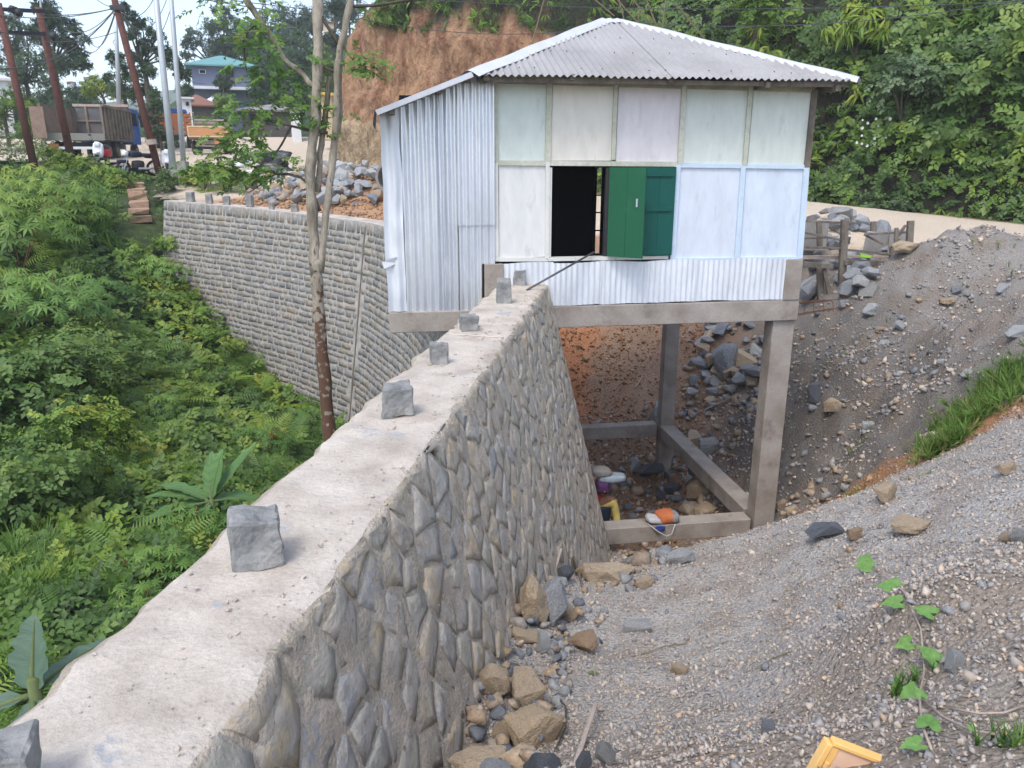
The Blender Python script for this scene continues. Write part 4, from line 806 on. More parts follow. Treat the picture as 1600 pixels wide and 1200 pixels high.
rocks_in([(960, 860), (1100, 850), (1050, 885), (970, 885)], 14, .06, .13, 'gt', {'g': 'grey rock under the front tie beam', 't': 'tan rock under the front tie beam'}, g4, stuff=True)
rocks_in([(1208, 790), (1300, 740), (1340, 755), (1230, 820)], 34, .04, .1, 'ttg', {'g': 'small grey stone in the orange soil beside the column', 't': 'small orange stone in the soil beside the column'}, 'stones in the orange gully beside the column', stuff=True)
g5 = 'stones lying on the near gravel'
rocks_in([(790, 1000), (900, 940), (960, 960), (900, 1060), (860, 1180), (800, 1060)], 60, .02, .05, 'gtd', {'g': 'grey fist sized stone in the rubble along the wall foot', 't': 'tan fist sized stone in the rubble along the wall foot', 'd': 'dark fist sized stone in the rubble along the wall foot'}, g5, stuff=True)
rocks_in([(745, 1080), (800, 1000), (825, 900), (870, 880), (905, 930), (900, 980), (860, 1060), (840, 1200), (700, 1200)], 120, .03, .075, 'ttgd', {'g': 'broken grey and tan rubble heaped along the foot of the stone wall', 't': '', 'd': ''}, g5, stuff=True, lift=.05)
rocks_in([(880, 880), (1040, 880), (1020, 910), (900, 930)], 40, .02, .06, 'ttg', {'g': 'tan and grey rubble at the edge of the pit', 't': ''}, g5, stuff=True)
rocks_in([(1070, 520), (1190, 520), (1190, 660), (1060, 700)], 90, .05, .11, 'gggt', {'g': 'small broken rock between the larger blocks below the hut', 't': ''}, g3, stuff=True, lift=.03)
rocks_in([(1210, 500), (1560, 460), (1450, 620), (1300, 720), (1210, 760)], 110, .03, .08, 'gdgt', {'g': 'scattered slate and rock pieces on the dark slope right of the column', 't': '', 'd': ''}, g3, stuff=True)
rocks_in([(1000, 930), (1580, 760), (1590, 1000), (1250, 1180), (950, 1180)], 60, .012, .03, 'gtg', {'g': 'larger pebbles scattered on the near gravel', 't': ''}, g5, stuff=True)
# cut blocks standing on the walls
def block(p, sx, sy, sz, rz, label, seed, grp='cut stone blocks standing on the near wall'):
    bm = bmesh.new(); bmesh.ops.create_cube(bm, size=1); bmesh.ops.bevel(bm, geom=list(bm.edges), offset=.05, segments=1, affect='EDGES')
    bmesh.ops.triangulate(bm, faces=bm.faces); bmesh.ops.subdivide_edges(bm, edges=bm.edges, cuts=5, use_grid_fill=True)
    r = random.Random(seed); tw = [r.uniform(-.14, .14) for _ in range(6)]
    for v in bm.verts:
        c = v.co.copy(); c.x *= 1 + tw[0] * c.z + tw[4] * c.y; c.y *= 1 + tw[1] * c.z; c.z *= 1 + tw[2] * c.x + tw[3] * c.y
        cell = mnoise.voronoi(v.co * 2.1 + Vector((seed * 3.1, 0, 0)))[0]
        c += v.co.normalized() * (.10 * (mnoise.fractal(v.co * 1.5 + Vector((seed, 0, 0)), .8, 2, 4)) - .10 * cell[0] + .012 * mnoise.noise(v.co * 14))
        v.co = Vector((c.x * sx, c.y * sy, (c.z + .47) * sz))
    me = bpy.data.meshes.new('stone_block'); bm.to_mesh(me); bm.free(); o = link('stone_block', me, M['block'])
    o.location = Vector([float(q) for q in p]); o.rotation_euler = (0, 0, rz); return tag(o, label, 'stone block', grp)
for (u, v, w_, h_, rz, lab) in [(-22, 1290, 92, 112, .25, 'rust stained stone block cut off by the bottom left corner of the photo'), (393, 888, 82, 92, .32, 'biggest looking grey stone block on the near wall, closest whole one'), (620, 652, 52, 54, .25, 'squarish dark grey stone block second nearest on the wall'),
        (686, 569, 31, 36, .1, 'upright block right behind the mortar joint across the wall top'), (732, 517, 30, 27, .25, 'low tapering block fourth from the near end of the wall top'), (787, 474, 25, 40, .1, 'tall waisted block close to the concrete stub of the hut'), (812, 446, 21, 25, -.1, 'farthest block on the near wall beside the foot of the iron rod')]:
    p = PZ(u, v, ZT + .003); s_ = np.linalg.norm(p) / 1205; hh = h_ * s_ * (1.0 if u > 500 else .9)
    block((p[0], p[1] + w_ * s_ * .35, ZT - .01), w_ * s_ * .93, w_ * s_ * .75, hh, rz, lab, u)
for k, (u, w_, h_, lab) in enumerate([(288, 11, 13, 'stone block at the far left end of the curved wall top'), (317, 9, 13, 'leaning stone block second from the left end of the curved wall'), (343, 10, 12, 'stone block third from the left end of the curved wall'), (378, 10, 17, 'taller stone block fourth from the left on the curved wall'), (412, 8, 9, 'small reddish stone block midway on the curved wall top'), (448, 10, 10, 'grey stone block just left of the tree trunk on the curved wall'), (601, 8, 12, 'stone block on the curved wall next to the metal corner')]):
    best = min((abs((lambda p: 800 + p[0] / (p[1] * cp - ftop(s) * sp) * FPX)(fpos(s)[0]) - u), s) for s in np.arange(0, LW, .05))[1]
    p, nn = fnrm(best); q = p - nn * .25; s_ = q[1] / 1205 * 1.05
    block((q[0], q[1], ftop(best) - .01), w_ * s_, w_ * s_ * .8, h_ * s_ * 1.15, rr.uniform(-.3, .3), lab, 50 + k, 'stone blocks along the curved wall top')
# ---------------------------------------------------------------- leaf prototypes (vertices, triangles)
def P_leaf(w_=.28, fold=.10, droop=.12):      # unit length leaf along +x
    return np.array([(0, 0, 0), (.45, w_, fold), (1, 0, -droop), (.45, -w_, fold), (.5, 0, 0)]), np.array([(0, 4, 1), (4, 2, 1), (0, 3, 4), (4, 3, 2)])
def rotz(a): c, s = math.cos(a), math.sin(a); return np.array([[c, -s, 0], [s, c, 0], [0, 0, 1.0]])
def roty(a): c, s = math.cos(a), math.sin(a); return np.array([[c, 0, s], [0, 1, 0], [-s, 0, c]])
def rotx(a): c, s = math.cos(a), math.sin(a); return np.array([[1.0, 0, 0], [0, c, -s], [0, s, c]])
def join(parts):
    V, F, b = [], [], 0
    for v, f in parts: V.append(v); F.append(f + b); b += len(v)
    return np.concatenate(V), np.concatenate(F)
def P_palm(n=7, spread=2.4, w_=.13):
    L_ = P_leaf(w_, .03, .22); return join([(L_[0] * (1 - .35 * abs(a) / spread) @ roty(.15).T @ rotz(a).T, L_[1]) for a in np.linspace(-spread, spread, n)])
def P_leaf2(w_=.28): return np.array([(0, 0, 0), (.45, w_, .09), (1, 0, -.12), (.45, -w_, .05)]), np.array([(0, 2, 1), (0, 3, 2)])
def P_twig(n=7, ln=1.0, leaf=.34, w_=.3, seed=0, lf=None):
    r = random.Random(seed); parts = []
    for i in range(n):
        f = (i + .6) / n; sd_ = 1 if i % 2 else -1; L_ = (lf or P_leaf)(w_); a = sd_ * r.uniform(.5, 1.1) if i < n - 1 else 0
        parts.append(((L_[0] * leaf * r.uniform(.75, 1.15)) @ roty(r.uniform(-.3, .4)).T @ rotz(a).T + np.array([f * ln * .8, 0, .12 * f - .2 * f * f]), L_[1]))
    return join(parts)
def P_fern(n=11):
    parts = []
    for i in range(n):
        f = (i + 1) / n; ln = .30 * math.sin(math.pi * min(1, f * .9 + .12)) + .02; z = .34 * f - .55 * f * f
        for s_ in (1, -1): V = np.array([(f, 0, z), (f + .05 + .05, s_ * ln, z - .05), (f + .065, s_ * .02, z)]); parts.append((V, np.array([(0, 1, 2)])))
    return join(parts)
def P_tuft(n=9, seed=0, w_=.035):
    r = random.Random(seed); parts = []
    for i in range(n):
        a = r.uniform(0, 6.28); b = r.uniform(.25, .9); pts = []
        for j in range(4):
            f = j / 3; rad = b * f * f * .9; z = f * (1 - .5 * b * f); ww = w_ * (1 - f * .95); pts += [(rad, ww, z), (rad, -ww, z)]
        parts.append((np.array(pts) @ rotz(a).T, np.array([(0, 1, 2), (1, 3, 2), (2, 3, 4), (3, 5, 4), (4, 5, 6), (5, 7, 6)])))
    return join(parts)
def P_bamboo(n=6, seed=0):
    r = random.Random(seed); L_ = P_leaf(.09, .02, .3)
    return join([(L_[0] * r.uniform(.6, 1) @ roty(r.uniform(-.2, .6)).T @ rotz(r.uniform(-1.5, 1.5)).T, L_[1]) for _ in range(n)])
def frames(n, up=1.0, rg=rng, dirs=None, spread=.6):
    """random rotations: x axis mostly sideways, z axis near up or near dirs"""
    z = rg.normal(0, spread, (n, 3)); z += (np.array([0, 0, up]) if dirs is None else dirs); z /= np.linalg.norm(z, axis=1)[:, None]
    a = rg.normal(0, 1, (n, 3)); x = a - (a * z).sum(1)[:, None] * z; x /= np.linalg.norm(x, axis=1)[:, None]; y = np.cross(z, x)
    return np.stack([x, y, z], -1)
def stamp(proto, pos, R, sc, tint, tj=.12, rg=rng):
    V, F = proto; n = len(pos); W = np.einsum('nij,kj->nki', R, V) * np.asarray(sc).reshape(-1, 1, 1) + pos[:, None, :]
    FF = F[None] + (np.arange(n) * len(V))[:, None, None]; t = np.clip(np.repeat(np.asarray(tint), len(F)) + np.repeat(rg.normal(0, tj * .5, n * max(1, len(F) // 4)), 4)[:n * len(F)] if len(F) % 4 == 0 else np.repeat(np.asarray(tint) + rg.normal(0, tj * .4, n), len(F)), 0, 1)
    return W.reshape(-1, 3), FF.reshape(-1, 3), t
def cat(lst):
    V, F, T, b = [], [], [], 0
    for v, f, t in lst: V.append(v); F.append(f + b); T.append(t); b += len(v)
    return np.concatenate(V), np.concatenate(F), np.concatenate(T)
def veg(name, lst, m, parent=None): V, F, T = cat(lst); return link(name, fmesh(name, V, F, tint=T), m, parent)
TW = [P_twig(7, seed=i, w_=.26 + .05 * i) for i in range(3)]; TWS = [P_twig(7, seed=i, w_=.26 + .05 * i, lf=P_leaf2) for i in range(3)]; TWF = [P_twig(6, seed=i, w_=.34, leaf=.4, lf=P_leaf2) for i in range(3)]; PALM = P_palm(); PALM5 = P_palm(5, 1.9, .17); FERN = P_fern(); TUFT = [P_tuft(9, i) for i in range(3)]; TUFTL = P_tuft(14, 9, .02); LEAF = P_leaf(); LEAFB = P_leaf(.42, .12, .15); BAM = P_bamboo()

# ---------------------------------------------------------------- left hillside: undergrowth that nobody could count
def in_left(P): return side(P, EDGE) < -.15
N = 150000; xy = np.stack([rng.uniform(-30, -.6, N), rng.uniform(1.2, 40, N)], 1); dist = np.hypot(xy[:, 0], xy[:, 1])
keep = in_left(xy) & (xy[:, 0] > -.72 * xy[:, 1] - 2.2) & (rng.random(N) < np.clip((7 / dist) ** 1.15, .10, 1))
# the worn earth steps stay open
stepline = [(-14.5, 31.0), (-13.5, 28.5), (-12.7, 27), (-11.9, 25.3)]
def dpoly(P, poly):
    best = np.full(len(P), 9e9)
    for a, b in zip(poly[:-1], poly[1:]):
        a = np.array(a); d = np.array(b) - a; t = np.clip(((P - a) @ d) / (d @ d), 0, 1); q = P - a - t[:, None] * d; best = np.minimum(best, np.hypot(q[:, 0], q[:, 1]))
    return best
keep &= dpoly(xy, stepline) > .75
wallfoot = side(xy, FW); xy = xy[keep]; dist = dist[keep]
def lumps(xy): return .34 * fb(xy, .42, 3, 4.4) + .26 * fb(xy, 1.5, 3, 1.2)
lz_ = lumps(xy); wnear = np.clip((-side(xy, EDGE)) / 1.2, .12, 1)
z = LH(xy) + np.clip(.42 + lz_, .03, 2) * (.35 + .65 * wnear) * np.clip(dpoly(xy, stepline) / 3.0, .15, 1) * rng.uniform(.25, 1.0, len(xy)) ** .5
pos = np.concatenate([xy, z[:, None]], 1); sp_ = fb(xy, .5, 3, 12.0); cl_ = fb(xy, .8, 3, 22.0)
sc_ = .11 * (dist / 7) ** .55; tin = np.clip(.42 + .75 * cl_ + rng.normal(0, .1, len(xy)), 0, .98)
# outward facing normals: up and away from the slope
lst = {'leaf': [], 'leaf_dark': [], 'leaf_blue': [], 'grass': []}
rnd = rng.random(len(xy)); nrmz = np.zeros((len(xy), 3)); nrmz[:, 2] = .9; nrmz[:, 0] = .25; nrmz[:, 1] = -.35
kinds = np.where(sp_ > .22, 0, np.where(sp_ > .02, 1, np.where(sp_ > -.2, 2, 3)))
kinds = np.where(rnd < .3, 1, kinds)
for k in range(4):
    for j in range(3):
        s_ = (kinds == k) & (np.arange(len(xy)) % 3 == j)
        if not s_.any(): continue
        R = frames(s_.sum(), dirs=nrmz[s_], spread=.38)
        if k == 0: lst['leaf'].append(stamp(FERN, pos[s_] , R, sc_[s_] * 3.6, tin[s_]))
        elif k == 1: lst['leaf'].append(stamp(TW[j], pos[s_], R, sc_[s_] * 2.3, tin[s_]))
        elif k == 2: lst['leaf_dark'].append(stamp(TW[j], pos[s_], R, sc_[s_] * 2.6, tin[s_] + .15))
        else: lst['leaf'].append(stamp(P_leaf(.36), pos[s_], R, sc_[s_] * 1.2, tin[s_])); lst['leaf'].append(stamp(TW[j], pos[s_] - [0, 0, .04], R, sc_[s_] * 1.9, tin[s_] - .1))
o = veg('undergrowth', lst['leaf'], M['leaf']); tag(o, 'mixed green undergrowth and vines covering the slope left of the wall', 'undergrowth', kind='stuff')
o = veg('undergrowth', lst['leaf_dark'], M['leaf_dark']); tag(o, 'darker leafy undergrowth in patches on the slope left of the wall', 'undergrowth', kind='stuff')
# long grass patches
def grass_patch(name, centers, n, hgt, label, H, m='grass', kind='stuff', tin0=.45, proto=None, spread=.18):
    P = []
    for (u, v, r_) in centers: c = hit(u, v, H); P.append(c[None, :2] + rng.normal(0, r_, (n, 2)))
    P = np.concatenate(P); pos = np.concatenate([P, H(P)[:, None]], 1); R = frames(len(P), spread=spread)
    return tag(veg(name, [stamp(proto or TUFT[i % 3], pos[i::3], R[i::3], hgt * rng.uniform(.6, 1.2, len(pos[i::3])), np.full(len(pos[i::3]), tin0) + rng.normal(0, .15, len(pos[i::3])), .3) for i in range(3)], M[m]), label, 'grass', kind=kind)
grass_patch('grass', [(110, 360, .8), (90, 385, .7), (100, 340, .6), (125, 375, .4)], 70, 1.1, 'long arching grass on the bank left of the earth steps', LH)
grass_patch('grass', [(30, 900, .4), (60, 960, .35), (90, 930, .25)], 26, .7, 'long thin grass blades at the lower left above the waxy banana leaf', LH, proto=TUFTL)
grass_patch('grass', [(1470, 705, .12), (1490, 680, .18), (1515, 655, .22), (1540, 630, .24), (1570, 605, .26), (1600, 585, .3), (1630, 570, .3)], 80, .27, 'bright green grass strip along the orange path', RH, tin0=.55, spread=.5)
grass_patch('grass', [(1560, 430, .3), (1570, 400, .3), (1540, 470, .25), (1300, 560, .2), (1330, 780, .1), (1345, 700, .12), (1200, 620, .1), (1420, 510, .2), (1340, 430, .2)], 7, .16, 'sparse weeds scattered over the gravel heap', RH, tin0=.7)
grass_patch('grass', [(1575, 1175, .04), (1415, 1085, .03)], 14, .10, 'small grass tufts in the soil at the lower right', RH, tin0=.2)
grass_patch('grass', [(926, 1058, .02), (897, 888, .04), (1408, 777, .02), (1440, 745, .05)], 8, .05, 'tiny green weed sprigs on the near gravel', RH, tin0=.7)

# ---------------------------------------------------------------- single plants on the left slope
def stemtube(mb, pts, r0, r1, n=5): mb.tube(pts, list(np.linspace(r0, r1, len(pts))), n, cap=False)
M['stemg'] = mat('green_stem', [C(.09, .13, .05), C(.14, .17, .07)], 'noise', bump=0, var=.1); M['stemr'] = mat('red_stem', [C(.2, .09, .05), C(.26, .13, .07)], 'noise', bump=0, var=.1)
def cassava(p, hgt, n, spread, leaf, label, tint=.4, m='leaf_blue', name='cassava_plant', cat_='plant', group='cassava plants on the left slope', proto=None):
    root = empty(name, p, label, cat_, group); mb = MB(); P = []; 
    for k in range(4):
        a = rr.uniform(0, 6.28); tip = Vector((math.cos(a) * spread * .5, math.sin(a) * spread * .5, hgt * rr.uniform(.75, .95))); stemtube(mb, [(0, 0, -.2), tip * .5, tip], .018, .008)
    mb.build('stem', M['stemr'], root)
    th = rng.uniform(0, 2 * np.pi, n); rad = spread * np.sqrt(rng.random(n)); zz = hgt * (1 - .45 * (rad / spread) ** 2) * rng.uniform(.62, 1.04, n)
    pos = np.stack([rad * np.cos(th), rad * np.sin(th), zz], 1); dirs = np.stack([.5 * np.cos(th) * rad / spread, .5 * np.sin(th) * rad / spread - .25, np.full(n, .85)], 1)
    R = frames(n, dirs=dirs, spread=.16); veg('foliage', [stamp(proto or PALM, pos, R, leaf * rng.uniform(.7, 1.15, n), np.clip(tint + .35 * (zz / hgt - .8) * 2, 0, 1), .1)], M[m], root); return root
for i, (u, v, h_, n, s_, lf_, t, lab) in enumerate([
    (400, 690, .9, 130, .8, .15, .3, 'dark cassava bush against the wall edge, behind the banana plant'), (470, 660, .9, 110, .8, .15, .25, 'cassava bush at the upper end of the near wall edge by the tree base'),
    (300, 830, .85, 150, .65, .125, .4, 'cassava bush directly under the banana leaves'), (360, 830, .6, 90, .5, .12, .28, 'cassava bush hugging the wall left of the biggest stone block'),
    (240, 900, .8, 150, .6, .12, .5, 'light cassava bush midway along the near wall edge'), (200, 960, .65, 110, .5, .115, .55, 'cassava bush low along the near wall edge'), (180, 1010, .5, 70, .4, .11, .5, 'cassava bush lowest along the wall, above the blue smoothed cement'),
    (40, 470, 1.7, 150, 1.5, .30, .6, 'wide pale cassava plant at the left edge with layered leaves'), (90, 470, 1.6, 90, 1.2, .28, .55, 'cassava plant just right of the wide one at the left edge'),
    (50, 300, 1.9, 190, 2.0, .32, .7, 'big rounded cassava bush top left below the dark bush'), (95, 330, 1.2, 120, 1.2, .30, .75, 'cassava bush right of the big rounded one at top left'), (20, 350, 1.9, 140, 1.8, .34, .6, 'cassava bush low at the left edge below the big rounded one'),
    (330, 300, .8, 60, .8, .2, .8, 'low leafy bush behind the left end of the curved wall'), (250, 420, 1.0, 90, 1.0, .22, .65, 'leafy bush in the hollow below the earth steps'), (135, 450, .9, 80, 1.0, .24, .4, 'bushy plant on the mid left bank'), (230, 640, .8, 80, .8, .16, .65, 'bush in the middle of the vine covered slope')]):
    p = hit(u, v, LH, off=h_ * .6 if u < 500 else 0) if v > 290 else hit(u, v + 20, LH, off=.8)
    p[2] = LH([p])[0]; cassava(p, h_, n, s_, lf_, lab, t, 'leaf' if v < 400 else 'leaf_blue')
def bush(name, p, rx, ry, rz_, n, leaf, label, m='leaf_dark', group=None, proto=None, tint=.4, H=None, cat_='bush', stems=True):
    root = empty(name, p, label, cat_, group); mb = MB()
    for k in range(5):
        a = rr.uniform(0, 6.28); tip = Vector((math.cos(a) * rx * .6, math.sin(a) * ry * .6, rz_ * rr.uniform(.7, 1.2))); mb.tube([(0, 0, -.15), tip * .5 + Vector((0, 0, .1)), tip], [.02 * rz_ + .012, .012 * rz_ + .008, .006], 5, cap=False)
    mb.build('stem', M['barkdark'], root)
    nc = max(6, n // 22); cth = rng.uniform(0, 2 * np.pi, nc); cz = rng.uniform(-.2, 1, nc); cr = np.sqrt(np.clip(1 - cz ** 2, 0, 1)) * rng.uniform(.5, 1.0, nc)
    cc_ = np.stack([rx * cr * np.cos(cth), ry * cr * np.sin(cth), rz_ * .75 + rz_ * cz * .75], 1); ci = rng.integers(0, nc, n)
    off = rng.normal(0, 1, (n, 3)) * np.array([rx, ry, rz_]) * .15; pos = cc_[ci] + off; pos[:, 2] = np.maximum(pos[:, 2], -.1)
    dirs = pos / np.array([rx, ry, rz_ * 1.5]); dirs[:, 2] += .5; ct = rng.normal(0, .13, nc)[ci]
    pr = proto or TW; lst_ = []
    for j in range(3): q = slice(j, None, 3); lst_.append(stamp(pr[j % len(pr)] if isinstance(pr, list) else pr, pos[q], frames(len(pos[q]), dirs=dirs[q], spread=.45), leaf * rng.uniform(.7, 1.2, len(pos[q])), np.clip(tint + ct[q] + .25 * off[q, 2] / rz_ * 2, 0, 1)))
    veg('foliage', lst_, M[m], root); return root
for (u, v, rx, rz_, n, lf_, t, m_, lab) in [
    (60, 620, 1.7, .95, 760, .38, .5, 'leaf_dark', 'widest dark bush filling the left edge at mid height'), (130, 560, 1.5, .75, 560, .36, .55, 'leaf_dark', 'dark bush next to the widest one at the left edge'), (20, 760, 1.3, .75, 520, .3, .5, 'leaf_dark', 'dark leafy bush at the left edge under the widest bush'), (130, 700, .9, .8, 340, .28, .6, 'leaf', 'mid green bush below the dark left bushes'),
    (252, 296, .55, .7, 450, .18, .45, 'leaf_dark', 'rounded small leaved shrub at the foot of the leaning rusty pole'), (268, 335, .6, .5, 300, .2, .5, 'leaf_dark', 'small leaved shrub trailing below the leaning rusty pole'), (330, 285, 1.3, .7, 320, .22, .75, 'leaf', 'bright shrub on the bank behind the curved wall end'), (300, 290, .7, .45, 260, .22, .6, 'leaf', 'shrub at the base of the galvanised poles'),
    (280, 480, 1.1, .6, 300, .24, .7, 'leaf', 'low yellowish shrub on the bank beside the curved wall foot'), (275, 390, .8, .6, 280, .24, .55, 'leaf', 'low shrub right of the earth steps'), (330, 540, 1.0, .5, 260, .22, .55, 'leaf', 'low shrub near the foot of the curved wall')]:
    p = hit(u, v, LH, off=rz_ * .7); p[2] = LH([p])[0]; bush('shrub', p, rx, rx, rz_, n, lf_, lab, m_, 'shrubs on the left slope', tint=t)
for (u, v, rx, rz_, n, lf_, t, lab) in [(318, 296, .7, .55, 300, .2, .75, 'bright leafy bush just behind the left end of the curved wall'), (352, 300, .7, .5, 300, .2, .7, 'bright leafy bush second from the left behind the curved wall'), (385, 300, .5, .45, 220, .18, .65, 'small leafy bush where the rock pile begins behind the curved wall')]:
    p = hit(u, v, RH); bush('shrub', p, rx, rx, rz_, n, lf_, lab, 'leaf', 'shrubs behind the curved wall', tint=t)
bush('shrub', (-21.5, 30.5, -1.2), 2.6, 2.2, 2.2, 1500, .26, 'big dark dense bush at the left edge below the leaning poles', 'leaf_dark', tint=.25)
for i, (u, v, s_, lab) in enumerate([(230, 575, .75, 'fern near the centre of the vine covered slope'), (300, 560, .8, 'broad fern left of the curved wall foot'), (350, 590, .85, 'fern close to the curved wall foot'), (270, 620, .9, 'large pale fern in the middle of the slope'), (410, 600, .8, 'fern by the red soil at the curved wall foot'), (440, 560, .7, 'fern highest by the curved wall foot'), (250, 680, .75, 'fern above the banana plant'), (200, 720, .7, 'fern left of the banana plant'), (130, 650, .75, 'fern in front of the dark left bush'), (330, 520, .7, 'fern up the bank below the curved wall')]):
    p = hit(u, v, LH, off=.45); p[2] = LH([p])[0] + .25; root = empty('fern', p, lab, 'fern', 'ferns on the left slope'); n = 11
    for k in range(n):
        a = k / n * 6.28 + rr.uniform(-.2, .2); R = (rotz(a) @ roty(-rr.uniform(.1, .5)))[None]; v_, f_, t_ = stamp(P_fern(15), np.zeros((1, 3)), R, s_ * rr.uniform(.75, 1.1), [.62 + rr.uniform(-.1, .15)])
        link('frond', fmesh('frond', v_, f_, tint=t_), M['leaf'], root)
def bleaf(name, parent, base, a, el, ln, wd, m, curl=.5, torn=True):
    """a banana leaf: stalk, arched blade with a midrib fold and torn edges"""
    d = np.array([math.cos(a), math.sin(a), 0]); sd_ = np.array([-math.sin(a), math.cos(a), 0]); V = []; F = []; n = 16; pts = []
    for i in range(n + 1):
        f = i / n; e_ = el - curl * f * 1.6; 
        if i == 0: p_ = np.array(base, float) + d * .0; pts.append(p_)
        else: p_ = pts[-1] + (d * math.cos(e_) + np.array([0, 0, 1]) * math.sin(e_)) * ln / n; pts.append(p_)
        ww = wd * (math.sin(math.pi * min(1, max(0, f - .08) / .92) ** .7) ** .6 if f > .08 else .03) * (1 - .25 * (torn and rr.random() < .3))
        nrm_ = np.array([0, 0, 1.0]) * math.cos(e_) - d * math.sin(e_)
        V += [tuple(p_ + sd_ * ww * .5 + nrm_ * ww * .14), tuple(p_), tuple(p_ - sd_ * ww * .5 + nrm_ * ww * .14)]
        if i: b = (i - 1) * 3; F += [(b, b + 1, b + 4, b + 3), (b + 1, b + 2, b + 5, b + 4)]
    o_ = link(name, fmesh(name, V, F), m, parent, smooth=True); MB().tube(pts[:-1], list(np.linspace(.02, .004, n)), 5).build('midrib', M['stemg'], o_, smooth=True)
    for c_ in o_.children: c_.location = (0, 0, 0)
    return o_
def banana(p, hgt, leaves, label, m):
    root = empty('banana_plant', p, label, 'banana plant'); MB().tube([(0, 0, -.3), (0, 0, hgt * .55), (.02, 0, hgt)], [.05, .045, .03], 8).build('stem', M['stemg'], root, smooth=True)
    for (a, el, ln, wd, cu) in leaves: bleaf('leaf', root, (0, 0, hgt * .95), math.radians(a), el, ln, wd, m, cu)
p = hit(330, 790, LH, off=.75); pz_ = p[2] - .0
banana((p[0], p[1], LH([p])[0]), p[2] + .1 - LH([p])[0], [(178, .35, 1.0, .30, .35), (205, .1, 1.05, .36, .35), (165, .5, .95, .28, .4), (60, 1.25, .8, .30, .1), (30, .85, 1.1, .32, .02), (10, .3, .75, .36, .45), (250, -.2, .6, .24, .7), (95, 1.2, .75, .24, .1)], 'banana plant with long green leaves beside the middle of the near wall', M['banana'])
p = np.array(PY(45, 1060, 3.3))
banana((p[0], p[1], LH([p])[0]), p[2] - LH([p])[0], [(80, 1.35, .42, .23, .05), (215, .15, .5, .2, .5), (300, -.5, .35, .2, .4), (60, .45, .5, .14, .4)], 'young banana plant with waxy blue green leaf at the lower left corner', M['bananablue'])
# earth steps
stp = empty('earth_steps', (-13.2, 28, -1.4), 'worn earth steps climbing the green bank to the road', 'steps')
M['step'] = mat('earth_step', [C(.30, .19, .12), C(.42, .29, .20)], 'noise', nscale=5, bump=.8, bscale=14)
for k in range(8):
    y = 30.6 - k * .62; x = -.472 * y; z_ = LH([(x, y)])[0] + .12
    MB().box((x + 13.2, y - 28, z_ + 1.4 - .1), (.62, .60, .20), Matrix.Rotation(.44, 3, 'Z'), jit=.05).build('step', M['step'], stp)
# pieces of red soil showing at the curved wall foot
# ---------------------------------------------------------------- hill vegetation behind the road
N = 26000; t_ = rng.uniform(0, HL - 3, N); h_ = rng.uniform(-.1, 13, N) ** 1.0
h_ = np.where(rng.random(N) < .45, rng.uniform(-.1, 6, N), h_)
cwv = np.array([cliffw(t) for t in t_]); lim = 5.9 + .5 * fb(np.stack([t_, h_ * 0], 1), .6, 3, 6.1); kp = (rng.random(N) > cwv) | (h_ > lim)
t_, h_, cwv = t_[kp], h_[kp], cwv[kp]; B = np.array([hillp(t, h) for t, h in zip(t_, h_)])
out = np.zeros((len(B), 3)); cam_dir = -B / np.linalg.norm(B, axis=1)[:, None]; out += cam_dir * .8; out[:, 2] += .75
f1 = fb(np.stack([t_, h_ * 1.3], 1), .42, 3, 30.0); f2 = fb(np.stack([t_, h_], 1), .9, 3, 50.0)
B = B + out * (np.clip(.35 + f2 * 1.4, 0, 1.4)[:, None] * rng.uniform(.3, 1, len(B))[:, None])
tin = np.clip(.38 + .5 * f2 + rng.normal(0, .1, len(B)), 0, .95); A_, D_, G_ = [], [], []
knd = np.where(f1 > .28, 2, np.where(f1 > .02, 0, 1)); knd = np.where(rng.random(len(B)) < .2, 3, knd); knd = np.where((cwv > .5) & (h_ < 8), np.where(rng.random(len(B)) < .6, 4, 2), knd)
small = np.where(h_ < 1.6, .6, .86)
for k in range(5):
    for j in range(3):
        s_ = (knd == k) & (np.arange(len(B)) % 3 == j); n = int(s_.sum())
        if n == 0: continue
        R = frames(n, dirs=out[s_], spread=.4); q = small[s_] * rng.uniform(.7, 1.25, n)
        if k == 0: A_.append(stamp(TWS[j], B[s_], R, .62 * q, tin[s_] + .05))
        elif k == 1: D_.append(stamp(TWS[j], B[s_], R, .72 * q, tin[s_])); D_.append(stamp(TWS[(j + 1) % 3], B[s_] + rng.normal(0, .2, (n, 3)), R, .6 * q, tin[s_]))
        elif k == 2: A_.append(stamp(BAM, B[s_], R, .62 * q, tin[s_] + .12))
        elif k == 3: D_.append(stamp(P_leaf(.38), B[s_], R, .42 * q, tin[s_] + .25)); D_.append(stamp(TWS[j], B[s_] + rng.normal(0, .15, (n, 3)), R, .55 * q, tin[s_]))
        else: G_.append(stamp(TUFT[j], B[s_] - [0, 0, .15], frames(n, dirs=out[s_] * [1, 1, .35], spread=.4), .6 * q, tin[s_]))
tag(veg('hill_vegetation', A_, M['leaf'], None), 'tangle of green vines and bamboo leaves covering the hillside behind the road', 'hillside vegetation', kind='stuff')
tag(veg('hill_vegetation', D_, M['leaf_dark'], None), 'darker broad leaved creepers covering the hillside behind the road', 'hillside vegetation', kind='stuff')
tag(veg('hill_grass', G_, M['grass'], None), 'long grass hanging over the top edge of the red earth cliff', 'grass', kind='stuff')
